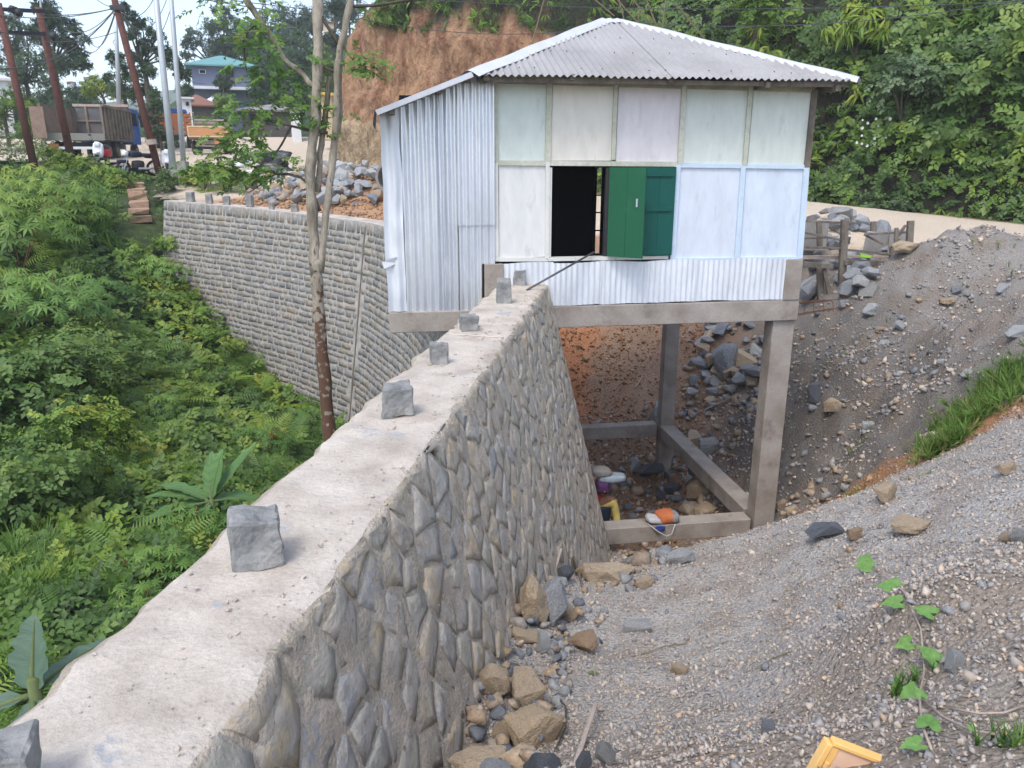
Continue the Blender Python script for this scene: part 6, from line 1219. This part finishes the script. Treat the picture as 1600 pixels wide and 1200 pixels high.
white = paint('white_paint', (.78, .79, .82), d=(.6, .6, .6)); navy = paint('dark_blue_paint', (.02, .025, .05), d=(.05, .05, .05)); red = paint('red_paint', (.45, .03, .04), d=(.3, .1, .1))
def onR(u, v): p = hit(u, v, RH, t1=80); return p
def atY(u, v, Y): p = np.array(PY(u, v, Y)); p[2] = RH([p])[0]; return p
bike(atY(158, 247, 34), .15, 'white and red scooter facing the camera in front of the big tipper truck', red, white, True)
bike(atY(216, 262, 31.3), -.6, 'black motorcycle parked left of the leaning rusty pole', navy, navy, False); bike(atY(258, 262, 31.6), .45, 'dark scooter with a white front parked between the rusty and the galvanised pole', navy, white, True)
bike(atY(372, 284, 28.5), .9, 'grey motorcycle with white headlamp half hidden by leaves at the end of the rock pile', M['galv'], white, False)

# ---------------------------------------------------------------- trucks
dust = mat('dusty_steel', [C(.14, .12, .10), C(.22, .185, .15), C(.18, .165, .16)], 'noise', nscale=2, var=.25, vscale=12, bump=.3, dirt=(C(.27, .21, .155), 2, .5, .7)); dblue = paint('truck_blue', (.03, .11, .38), d=(.3, .28, .25)); plate = paint('plate_orange', (.5, .2, .08), d=(.4, .25, .15)); ibay = mat('truck_inner', [C(.10, .11, .13), C(.17, .16, .15)], 'noise', nscale=2, var=.3)
def wheels(r, pos, R_, w_):
    for (x, y) in pos:
        o_ = torus(MB(), (x, y, R_), R_ * .72, R_ * .3, 'x', 20, 8).build('wheel', tyre, r, smooth=True); MB().tube([(x - w_ / 2, y, R_), (x + w_ / 2, y, R_)], R_ * .5, 12).build('hub', dust, o_)
heading = math.atan2(1.1, 5.5)
tr = empty('tipper_truck', atY(118, 246, 35.6) + np.array([0, .2, 0]), 'big dusty tipper truck with open rear and blue cab parked on the road edge', 'truck', rz=heading)
TW_ = 2.5; X0 = -TW_ / 2
def tb(name, x0, x1, y0, y1, z0, z1, m, par=None, jit=0): return MB().box(((x0 + x1) / 2, (y0 + y1) / 2, (z0 + z1) / 2), (x1 - x0, y1 - y0, z1 - z0), jit=jit).build(name, m, par or tr)
tb('chassis', -.45, .45, .3, 6.3, .62, .85, M['dark']); tb('bed_floor', X0, -X0, 0, 4.6, .95, 1.12, dust); tb('side_panel', X0, X0 + .06, 0, 4.6, 1.12, 2.35, dust); tb('side_panel', -X0 - .06, -X0, 0, 4.6, 1.12, 2.35, dust); tb('front_panel', X0 + .06, -X0 - .06, 4.5, 4.6, 1.12, 2.6, ibay)
tb('front_rail', X0 - .02, -X0 + .02, 4.45, 4.65, 2.6, 2.72, M['woodpale']); tb('cross_rail', X0 + .06, -X0 - .06, 4.42, 4.5, 1.9, 1.98, dust)
for x in (-.7, 0, .7): tb('panel_rib', x - .05, x + .05, 4.40, 4.5, 1.15, 2.6, dust)
tb('rear_sill', X0, -X0, -.08, 0, .92, 1.22, mat('grey_sill', [C(.25, .25, .22)], 'noise', var=.3)); tb('load', X0 + .1, -X0 - .1, .1, 4.3, 1.12, 1.26, mat('sand_load', [C(.42, .24, .10), C(.5, .3, .14)], 'noise', bump=.6), jit=.04)
for s_ in (-1, 1):
    for k in range(9): y = .15 + k * .54; tb('side_rib', s_ * 1.25 - .03 + s_ * .05, s_ * 1.25 + .03 + s_ * .05, y, y + .09, 1.0, 2.4, dust)
    tb('top_rail', s_ * 1.27 - .06, s_ * 1.27 + .06, 0, 4.6, 2.35, 2.45, dust)
tb('tail_gate', X0 - .25, X0 + .3, -.5, -.44, 1.0, 2.3, mat('rusty_gate', [C(.25, .16, .12), C(.32, .24, .19)], 'noise', var=.3)); tb('bumper', X0 + .3, .8, -.02, .06, .55, .66, paint('white_bar', (.7, .72, .74))); tb('number_plate', X0 + .1, X0 + .55, -.02, .02, .5, .78, plate); tb('mud_flap', X0 + .0, X0 + .5, .1, .14, .15, .5, M['dark']); tb('mud_flap', -X0 - .5, -X0, .1, .14, .15, .5, M['dark'])
cab = tb('cab', X0 + .05, -X0 - .05, 4.75, 6.4, .85, 2.55, dblue); wheels(tr, [(s_ * x, y) for y in (.9, 2.2, 5.6) for s_ in (-1, 1) for x in ((1.0, .72) if y < 3 else (1.02,))], .46, .3)
tb('window', -X0 - .06, -X0 - .03, 5.1, 5.9, 1.75, 2.35, M['black'], cab).location = (0, 0, 0); tb('mirror', -X0 + .05, -X0 + .2, 6.2, 6.26, 1.7, 2.1, M['dark'])
tr = empty('small_truck', atY(328, 241, 43), 'small dusty truck with an orange tailgate driving away along the road', 'truck', rz=.28)
og = paint('tailgate_orange', (.52, .26, .12), d=(.45, .3, .2)); yel = paint('gate_edge', (.62, .48, .28))
tb('tail_gate', -.95, .95, 0, .06, .95, 1.42, og); tb('gate_edge', -1.0, 1.0, -.02, .0, 1.40, 1.47, yel); tb('gate_edge', -1.0, 1.0, -.02, .0, .90, .96, yel); tb('gate_edge', -1.0, -.94, -.02, .0, .96, 1.4, yel); tb('gate_edge', .94, 1.0, -.02, .0, .96, 1.4, yel)
tb('bed_floor', -.97, .97, .06, 3.0, .8, .92, dust); tb('side_panel', -1.0, -.95, .06, 3.0, .92, 1.42, og); tb('side_panel', .95, 1.0, .06, 3.0, .92, 1.42, og); tb('front_panel', -.95, .95, 2.95, 3.0, .92, 1.7, dust); tb('cab', -.9, .9, 3.1, 4.4, .6, 1.95, paint('cab_tan', (.42, .36, .28)))
tb('headboard_rail', -.9, .9, 2.9, 2.95, 1.8, 1.86, dust); 
for x in (-.8, -.3, .3, .8): tb('headboard_post', x - .03, x + .03, 2.9, 2.95, 1.4, 1.86, dust)
tb('chassis', -.4, .4, .1, 4.2, .55, .75, dust); tb('rear_bar', -.7, .8, .05, .12, .42, .5, dust); tb('axle', -.8, .8, .7, .85, .3, .42, M['dark']); tb('number_plate', .3, .65, .02, .05, .55, .72, plate); wheels(tr, [(-.8, .8), (.8, .8), (-.8, 3.6), (.8, 3.6)], .38, .3)
tr = empty('orange_truck', atY(273, 214, 52), 'orange brown truck with blue cloth parked behind the galvanised poles', 'truck', rz=.5)
ob = paint('rust_orange', (.36, .13, .06), d=(.25, .13, .08)); tb('bed_floor', -1.1, 1.1, 0, 3.6, .85, 1.0, dust)
for z_ in (1.05, 1.35, 1.65, 1.95): tb('side_board', -1.1, 1.1, 0, .06, z_, z_ + .22, ob); tb('side_board', 1.05, 1.1, .06, 3.6, z_, z_ + .22, ob); tb('side_board', -1.1, -1.05, .06, 3.6, z_, z_ + .22, ob)
for x in (-1.05, -.4, .4, 1.05): tb('stake', x - .04, x + .04, -.05, .0, .9, 2.25, ob)
tb('blue_cloth', -.9, .9, .1, 2.0, 2.2, 2.45, paint('blue_tarp', (.03, .10, .45)), jit=.05); tb('cab', -1.0, 1.0, 3.8, 5.2, .7, 2.4, ob); tb('chassis', -.4, .4, .2, 5.0, .55, .8, M['dark']); wheels(tr, [(-.95, .8), (.95, .8), (-.95, 4.5), (.95, 4.5)], .42, .3)

# ---------------------------------------------------------------- poles and wires
def pole(name, u0, v0, u1, v1, Y, r0, r1, m, label, cat_='utility pole', base_sink=.4):
    a = np.array(PY(u0, v0, Y)); b = np.array(PY(u1, v1, Y)); d = (b - a); d /= np.linalg.norm(d); r = empty(name, a, label, cat_)
    MB().tube([-d * base_sink, (b - a) * .5, b - a], [r0, (r0 + r1) / 2, r1], 10).build('shaft', M[m], r, smooth=True); return r, a, b
ph, a0_, b0_ = pole('electric_pole_frame', 108, 232, 60, 12, 33.5, .16, .13, 'rust', 'pair of leaning rusty iron poles joined by two crossbars at the far left', 'utility pole')
a2 = np.array(PY(50, 245, 31.5)) ; b2 = np.array(PY(-3, 5, 31.5)); MB().tube([a2 - a0_ - (b2 - a2) * .1, b2 - a0_], [.15, .125], 10).build('shaft', M['rust'], ph, smooth=True)
for (v0, v1) in ((14, 18), (50, 53)): MB().bar(np.array(PY(-6, v0, 31.4)) - a0_, np.array(PY(70, v1, 33.4)) - a0_, .09, .14).build('crossbar', M['dark'], ph)
for (u, v) in ((20, 15), (28, 20), (83, 57)): MB().tube([np.array(PY(u - 4, v - 2, 32.2)) - a0_, np.array(PY(u + 4, v + 2, 32.2)) - a0_], [.13, .16], 10).build('insulator', M['dark'], ph, smooth=True)
MB().tube([np.array(PY(64, 14, 33.5)) - a0_, np.array(PY(63, 0, 33.5)) - a0_], .04, 5).build('spike', M['galv'], ph)
p3, a3_, b3_ = pole('rusty_pole', 244, 252, 176, -12, 31.0, .135, .115, 'rust', 'leaning rusty iron pole between the parked motorcycles'); MB().box(np.array(PY(184, 12, 30.9)) - a3_, (.55, .1, .16)).build('crossarm', M['dark'], p3); MB().tube([np.array(PY(236, 218, 30.85)) - a3_, np.array(PY(238, 226, 30.85)) - a3_], .19, 10).build('band', M['woodpale'], p3)
g1_, a4, b4 = pole('galvanised_pole', 271, 268, 242, -20, 29.5, .125, .095, 'galv', 'thicker galvanised pole right of the white fronted scooter'); MB().box(np.array(PY(271, 271, 29.5)) - a4, (.6, .5, .25)).build('footing', M['concretegrey'], g1_)
g2_, a5, b5 = pole('galvanised_pole', 287, 256, 266, -20, 30.5, .10, .08, 'galv', 'thinner galvanised pole beside the thicker one'); MB().box(np.array(PY(286, 262, 30.5)) - a5, (.35, .35, .45)).build('footing', M['concretegrey'], g2_)
g3_, a6, b6 = pole('street_pole', 186, 165, 180, 5, 46, .13, .08, 'galv', 'distant thin pale pole behind the tipper truck'); MB().tube([np.array(PY(179, 70, 46)) - a6, np.array(PY(176, 66, 46)) - a6, np.array(PY(179, 62, 46)) - a6], .03, 5).build('hook', M['galv'], g3_)
def wire(p, q, sag, label, r_=.012, n=16):
    p = np.array(p, float); q = np.array(q, float); pts = [p + (q - p) * t - np.array([0, 0, sag * 4 * t * (1 - t)]) for t in np.linspace(0, 1, n)]
    tag(MB().tube(pts, r_, 4).build('wire', M['wire']), label, 'wire')
J = PY(182, 12, 31); 
for (q, sag, lab, r_) in [(PY(-60, 12, 31.5), .35, 'wire from the iron pole pair crossbar to the leaning rusty pole', .015), (PY(-80, 100, 20), .8, 'wire sagging across the big feathery tree at the left', .02), (PY(70, 23, 33.5), .1, 'short wire joining the two crossarm tops', .015), (PY(100, 45, 55), .5, 'wire running back from the rusty pole top over the feathery tree', .018), (PY(130, 75, 60), .8, 'wire dropping steeply back from the rusty pole top', .02), (PY(145, 70, 60), .6, 'second wire dropping steeply back from the rusty pole top', .02), (PY(120, 60, 70), .3, 'faint wire running back to the valley', .02),
        (PY(244, -10, 29.5), .5, 'wire looping up to the thicker galvanised pole', .014), (PY(262, -6, 30), .9, 'wire looping deeply toward the top of the frame', .014), (PY(270, 0, 30.5), 1.3, 'wire looping lowest between the pole tops', .014), (PY(140, -10, 25), .1, 'wire leaving the frame above the rusty pole', .012), (PY(320, 130, 60), .8, 'wire from the rusty pole to the grey house', .02)]: wire(J, q, sag, lab, r_)
wire(PY(0, 54, 31.4), PY(182, 50, 31), .3, 'wire tied between lower crossbar and rusty pole', .012); wire(PY(80, 57, 33), PY(0, 50, 31), .05, 'wire along the lower crossbar', .015)
wire(PY(250, -14, 29.5), PY(700, 28, 60), .5, 'upper of the two wires crossing behind the thin tree', .02); wire(PY(360, 0, 40), PY(760, 18, 62), .4, 'lower of the two wires crossing behind the thin tree', .02)
wire(PY(560, 28, 24), PY(1000, 35, 22), .35, 'wire crossing in front of the grassy cliff top', .009); wire(PY(1000, 35, 22), PY(1700, -20, 18), .35, 'wire crossing the hillside above the roof', .009); wire(PY(640, -2, 23), PY(1700, -4, 19), .25, 'wire along the top of the frame', .009)

# ---------------------------------------------------------------- far houses
def gable_house(name, u0, u1, v_base, v_eave, v_top, Y, depth, wallm, roofm, label, wins=(), rot=0, cat_='house'):
    a = np.array(PY(u0, v_base, Y)); b = np.array(PY(u1, v_base, Y)); ze_ = PY(u0, v_eave, Y)[2] - a[2]; zt_ = PY(u0, v_top, Y)[2] - a[2]; w_ = b[0] - a[0]; c = (a + b) / 2
    rot = math.atan2(-c[0], c[1]); w_ *= math.cos(rot); r = empty(name, c, label, cat_, rz=rot); MB().box((0, depth / 2, ze_ / 2 - 1), (w_, depth, ze_ + 2)).build('wall', wallm, r); e_ = w_ * .06 + .2
    V = [(-w_ / 2 - e_, -e_, ze_), (w_ / 2 + e_, -e_, ze_), (w_ / 2 + e_, depth + e_, ze_), (-w_ / 2 - e_, depth + e_, ze_), (-w_ * .03, depth / 2, zt_), (w_ * .03, depth / 2, zt_)]; V += [(x, y, z_ - .12) for x, y, z_ in V[:4]]
    MB().add(V, [(0, 1, 5, 4), (1, 2, 5), (2, 3, 4, 5), (3, 0, 4), (0, 6, 7, 1), (1, 7, 8, 2), (2, 8, 9, 3), (3, 9, 6, 0), (6, 9, 8, 7)]).build('roof', roofm, r)
    for (wu, wv, ww, wh, m_) in wins:
        q = np.array(PY(wu, wv, Y - .05)) - c; s_ = Y / 1205 * 1.04; f = MB().box((q[0], -.04, q[2]), (ww * s_, .08, wh * s_)).build('window', m_, r); g = MB().box((q[0], -.09, q[2]), (ww * s_ * .8, .03, wh * s_ * .8)).build('pane', M['black'], f)
    return r, c, w_
slate = paint('slate_paint', (.125, .145, .21), d=(.09, .1, .14)); teal = paint('teal_roof', (.13, .29, .29), d=(.16, .3, .3)); wh = paint('whitewash', (.62, .64, .66)); rsty = paint('rusty_roof', (.22, .10, .065), d=(.14, .08, .06)); br = paint('brown_boards', (.09, .075, .065)); lb = paint('light_blue_paint', (.20, .45, .66))
r, c, w_ = gable_house('grey_house', 302, 398, 137, 102, 80, 75, 6.5, slate, teal, 'grey two storey house with a pale teal hipped roof', [(318, 113, 9, 5, wh), (358, 115, 12, 11, br)])
MB().box((0, 2.8, -.12), (w_ * 1.12, 8.2, .25)).build('ledge', wh, r); MB().box((0, 3.2, -2.6), (w_ * 1.02, 7, 4.8)).build('lower_storey', slate, r)
gable_house('rusty_roofed_shed', 286, 338, 200, 164, 144, 66, 5, br, rsty, 'low shed with a rusty brown roof in front of the grey house', [(300, 180, 6, 8, wh)], cat_='shed')
gable_house('white_roofed_shed', 326, 350, 172, 158, 146, 68, 4, slate, wh, 'small shed with a white roof beside the rusty roofed one', cat_='shed'); gable_house('roadside_stall', 380, 470, 202, 172, 160, 64, 5, br, mat('grey_tin', [C(.2, .2, .2), C(.3, .29, .28)], 'noise', var=.3), 'dark wooden roadside stall with a grey tin roof behind the tree leaves', [(396, 185, 8, 12, M['black']), (420, 187, 10, 12, M['black'])], cat_='stall')
gable_house('pale_booth', 455, 470, 198, 170, 166, 58, 2, wh, M['wood'], 'small pale booth at the right end of the roadside stall', cat_='booth'); gable_house('blue_hilltop_house', 416, 460, 53, 42, 37, 108, 6, lb, rsty, 'light blue house on the hilltop left of the thin tree', [(425, 47, 5, 6, wh), (436, 47, 5, 6, wh), (450, 48, 4, 6, wh)])
gable_house('cream_hilltop_house', 505, 522, 45, 34, 29, 100, 6, paint('cream_paint', (.6, .5, .38)), rsty, 'cream house on the hilltop just right of the thin tree'); gable_house('white_house', -20, 16, 150, 122, 106, 46, 6, wh, wh, 'white house partly seen at the left edge behind the iron poles'); gable_house('white_wall_block', 284, 300, 175, 152, 149, 60, 3, wh, wh, 'small white building behind the galvanised poles', [(292, 162, 4, 5, br)], cat_='building')
gable_house('yellow_booth', 500, 520, 165, 146, 142, 50, 2, paint('sand_paint', (.5, .4, .25)), paint('yellow_roof', (.6, .45, .1)), 'sand coloured booth with a yellow roof by the cliff foot', cat_='booth')
town = [(112, 128, 10), (122, 134, 12), (130, 128, 9), (118, 140, 11), (108, 138, 9), (128, 142, 10), (138, 136, 8), (136, 120, 7), (146, 118, 8), (152, 126, 8), (160, 122, 7), (168, 130, 8)]
for i, (u, v, w_) in enumerate(town): gable_house('town_house', u - w_ / 2, u + w_ / 2, v + 4, v, v - 3, 170 + 12 * (i % 4), 6, [wh, paint('t%d' % i, (.45, .45, .5))][i % 2], [rsty, wh, slate][i % 3], 'tiny pale house of the distant town seen between the feathery tree and the rusty pole')[0]['group'] = 'houses of the distant town'
tw = empty('lattice_mast', np.array(PY(416, 55, 118)), 'thin lattice mast on the hilltop', 'mast'); mb = MB(); s_ = 118 / 1205
for k in range(9):
    z0, z1 = k * 7 * s_, (k + 1) * 7 * s_; w0, w1 = (5 - k * .45) * s_, (4.5 - k * .45) * s_
    for a, b in (((-w0, z0), (-w1, z1)), ((w0, z0), (w1, z1)), ((-w0, z0), (w1, z1)), ((w0, z0), (-w1, z1))): mb.tube([(a[0], 0, a[1]), (b[0], 0, b[1])], .06, 4)
mb.build('lattice', M['wire'], tw)

# ---------------------------------------------------------------- background trees
def bigtree(p, blobs, trunk_h, tr_, leaf, n, label, m='leaf_far', tint=.4, group=None, proto=None, flat=.75):
    """blobs: (dx, dz, radius) relative to the base"""
    root = empty('tree', p, label, 'tree', group); mb = MB(); top = Vector((blobs[0][0] * .3, 0, trunk_h)); tr_ = tr_ * .6; mb.tube([(0, 0, -1), (0, 0, trunk_h * .5), top], [tr_ * 1.2, tr_, tr_ * .7], 7)
    for (dx, dz, r_) in blobs: mb.tube([top * .7, Vector((dx * .6, rr.uniform(-.3, .3), (dz + trunk_h) / 2)), Vector((dx, 0, dz))], [tr_ * .5, tr_ * .3, tr_ * .12], 5, cap=False)
    mb.build('trunk', M['barkdark'], root); lst_ = []; tot = sum(b[2] ** 2 for b in blobs)
    for (dx, dz, r_) in blobs:
        nb = max(30, int(1.4 * n * r_ ** 2 / tot)); nc = max(5, nb // 16); d = rng.normal(0, 1, (nc, 3)); d /= np.linalg.norm(d, axis=1)[:, None]; cc_ = d * rng.uniform(.45, 1.08, nc)[:, None] * r_ * [1, 1, flat] + [dx, rr.uniform(-.5, .5) * r_, dz]
        ci = rng.integers(0, nc, nb); pos = cc_[ci] + rng.normal(0, r_ * .13, (nb, 3)); dirs = (pos - [dx, 0, dz]) / r_ + [0, 0, .5]; ct = rng.normal(0, .14, nc)[ci]
        lst_.append(stamp(proto or TWF[rr.randrange(3)], pos, frames(nb, dirs=dirs, spread=.5), leaf * rng.uniform(.7, 1.25, nb), np.clip(tint + ct, 0, 1)))
    veg('crown', lst_, M[m], root); return root
def tpx(base_uv, Y, blobs_px, trunk_v, tr_, leafpx, n, label, **k):
    s_ = Y / 1205 * 1.06; b = np.array(PY(base_uv[0], base_uv[1], Y)); return bigtree(b, [((u - base_uv[0]) * s_, (base_uv[1] - v) * s_, r_ * s_) for (u, v, r_) in blobs_px], (base_uv[1] - trunk_v) * s_, tr_, leafpx * s_, n, label, **k)
tpx((95, 170), 58, [(92, 40, 14), (105, 52, 14), (120, 62, 13), (128, 70, 9), (85, 60, 15), (100, 80, 18), (75, 75, 14), (118, 88, 14), (132, 100, 12), (145, 82, 7), (128, 112, 14), (80, 40, 8), (100, 110, 20), (138, 112, 8)], 90, .3, 5.5, 2600, 'tall feathery dark tree left of centre behind the tipper truck', tint=.25)
tpx((50, 180), 50, [(42, 62, 18), (60, 75, 18), (35, 90, 20), (60, 110, 22), (40, 130, 22), (75, 130, 18), (85, 150, 14), (20, 110, 12)], 120, .22, 5, 2200, 'grey green bushy tree between the two iron poles', m='leaf_pale', tint=.1)
tpx((10, 200), 44, [(5, 170, 22), (25, 160, 16), (45, 170, 14), (60, 190, 16), (-10, 190, 20), (35, 200, 18)], 175, .15, 5, 1600, 'leafy bush mass at the left edge below the white house', tint=.5, m='leaf')
tpx((235, 175), 47, [(212, 42, 9), (222, 52, 11), (238, 62, 12), (225, 75, 10), (248, 72, 8), (262, 78, 9), (240, 90, 14), (262, 100, 14), (225, 105, 10), (275, 112, 14), (285, 125, 12), (240, 120, 14)], 90, .22, 5, 2300, 'dark leafy tree behind the galvanised poles', tint=.3)
tpx((200, 190), 49, [(195, 108, 14), (210, 125, 16), (180, 130, 10), (205, 150, 20), (230, 150, 16), (245, 170, 16), (225, 180, 14)], 140, .2, 5, 1800, 'pine like dark green tree behind the leaning rusty pole', tint=.4)
tpx((165, 170), 55, [(155, 138, 14), (172, 140, 12), (145, 148, 10), (185, 150, 12)], 150, .15, 5, 900, 'bright green bushy tree just above the tipper truck', tint=.7, m='leaf')
tpx((252, 225), 44, [(248, 160, 8), (252, 175, 10), (248, 190, 10), (255, 205, 12), (240, 215, 12), (262, 220, 14)], 190, .12, 4.5, 900, 'creeper covered bush right of the leaning rusty pole', tint=.5)
tpx((330, 130), 92, [(335, 62, 16), (318, 72, 15), (350, 60, 12), (305, 80, 12), (360, 78, 18), (340, 88, 22), (375, 90, 14), (300, 92, 10)], 95, .4, 4, 2400, 'wide round dark tree behind the teal roof', tint=.25)
tpx((360, 90), 100, [(352, 18, 7), (356, 30, 8), (345, 30, 6), (362, 42, 9), (350, 48, 9)], 50, .3, 3.5, 700, 'tall thin tree rising above the wide round one', tint=.15)
k = 0
for (u, v, r_, Y, t, lab) in [(395, 70, 14, 104, .3, 'dark hillside tree above the right corner of the teal roof'), (420, 75, 12, 98, .45, 'hillside tree below the blue hilltop house'), (445, 68, 13, 102, .3, 'hillside tree right of the one below the blue house'), (470, 60, 14, 100, .3, 'hillside tree left of the upper thin tree stem'), (475, 35, 8, 106, .1, 'small dark tree on the skyline beside the blue house'), (490, 42, 8, 106, .2, 'small tree on the skyline behind the thin tree'), (455, 40, 6, 110, .1, 'dark tree right behind the blue hilltop house'), (405, 95, 14, 92, .45, 'tree halfway down the hillside right of the grey house'), (430, 100, 15, 88, .35, 'broad tree in the middle of the far hillside'), (460, 95, 16, 86, .4, 'broad tree beside the middle one on the far hillside'), (420, 125, 14, 80, .25, 'dark tree low on the hillside by the grey house'), (448, 128, 14, 76, .3, 'dark tree low on the hillside behind the stall'), (475, 125, 16, 72, .4, 'bushy tree behind the pale booth'), (440, 150, 12, 70, .5, 'bush just above the roadside stall'), (470, 150, 14, 66, .35, 'bush right of the roadside stall'), (505, 80, 12, 88, .5, 'yellow green tree left of the cliff'), (518, 60, 10, 84, .4, 'tree on the slope at the cliff edge'), (510, 105, 12, 72, .55, 'bright tree left of the cliff foot'), (505, 130, 12, 62, .5, 'tree between the thin stems at the cliff foot'), (350, 128, 10, 72, .3, 'shrubby tree in front of the grey house wall'), (400, 145, 10, 68, .4, 'shrub by the corner of the grey house'), (350, 160, 12, 62, .55, 'grey green bush before the rusty roofed shed'), (320, 192, 9, 58, .5, 'bush between the orange truck and the small truck'), (290, 140, 10, 62, .3, 'tree left of the rusty roofed shed'), (525, 10, 10, 80, .2, 'palm like tree above the cliff left end')]:
    tpx((u, v + r_ * 1.6), Y, [(u, v, r_), (u - r_ * .7, v + r_ * .4, r_ * .7), (u + r_ * .7, v + r_ * .35, r_ * .75), (u + r_ * .1, v + r_ * .8, r_ * .9)], v + r_ * .6, .2, 4, 620, lab, tint=t, m='leaf_far' if t < .5 else 'leaf', group='trees on the far hillside')
proto_ = None
for i in range(34):       # trees of the wooded skyline and the valley edge, all alike
    Y = rr.uniform(78, 125) if i < 20 else rr.uniform(62, 110); u = rr.uniform(300, 560) if i < 20 else rr.uniform(-20, 150); d = ray(u, 100); x = d[0] / d[1] * Y; z_ = FH([(x, Y)])[0]
    if proto_ is None: proto_ = bigtree((x, Y, z_), [(0, 4, 2.2), (-1.4, 3.2, 1.5), (1.5, 3.3, 1.6), (.2, 2.2, 1.8)], 2.4, .2, .42, 560, 'round dark tree of the wood filling the far slopes', tint=.3, group='trees of the far wood'); continue
    c = copy_tree(proto_); c.location = (x, Y, z_); c.rotation_euler = (0, 0, rr.uniform(0, 6)); q = rr.uniform(.7, 1.25); c.scale = (q, q, q)
# hedge of bushes along the road shoulder and the truck's left
for (u, v, Y, r_, lab) in [(75, 232, 33, .9, 'roadside bush under the tail of the tipper truck'), (105, 240, 32.5, .8, 'roadside bush in front of the tipper truck'), (135, 250, 32, .7, 'roadside bush left of the red and white scooter'), (180, 272, 29.5, .5, 'roadside bush left of the black motorcycle'), (150, 272, 30, .5, 'roadside bush below the red and white scooter'), (45, 215, 36, 1.3, 'tall roadside bush left of the tipper truck'), (62, 200, 38, 1.2, 'bush behind the tail gate of the tipper truck')]:
    p = np.array(PY(u, v, Y)); p[2] = LH([p])[0] + (.1 if Y < 34 else .4); bush('roadside_bush', p, r_, r_ * .8, r_ * .8, 320, .24, lab, 'leaf' if r_ < 1 else 'leaf_dark', 'bushes along the road shoulder', tint=.6)
# ---------------------------------------------------------------- air
hz = MB().box((0, 330, 16), (1000, 780, 64)).build('haze'); hz['kind'] = 'stuff'
hm = bpy.data.materials.new('air'); hm.use_nodes = True; t_ = hm.node_tree; t_.nodes.clear(); o_ = t_.nodes.new('ShaderNodeOutputMaterial'); v_ = t_.nodes.new('ShaderNodeVolumePrincipled'); v_.inputs['Density'].default_value = .0009; v_.inputs['Color'].default_value = (.93, .97, 1, 1); v_.inputs['Anisotropy'].default_value = .2; t_.links.new(v_.outputs[0], o_.inputs['Volume']); hz.data.materials.append(hm)
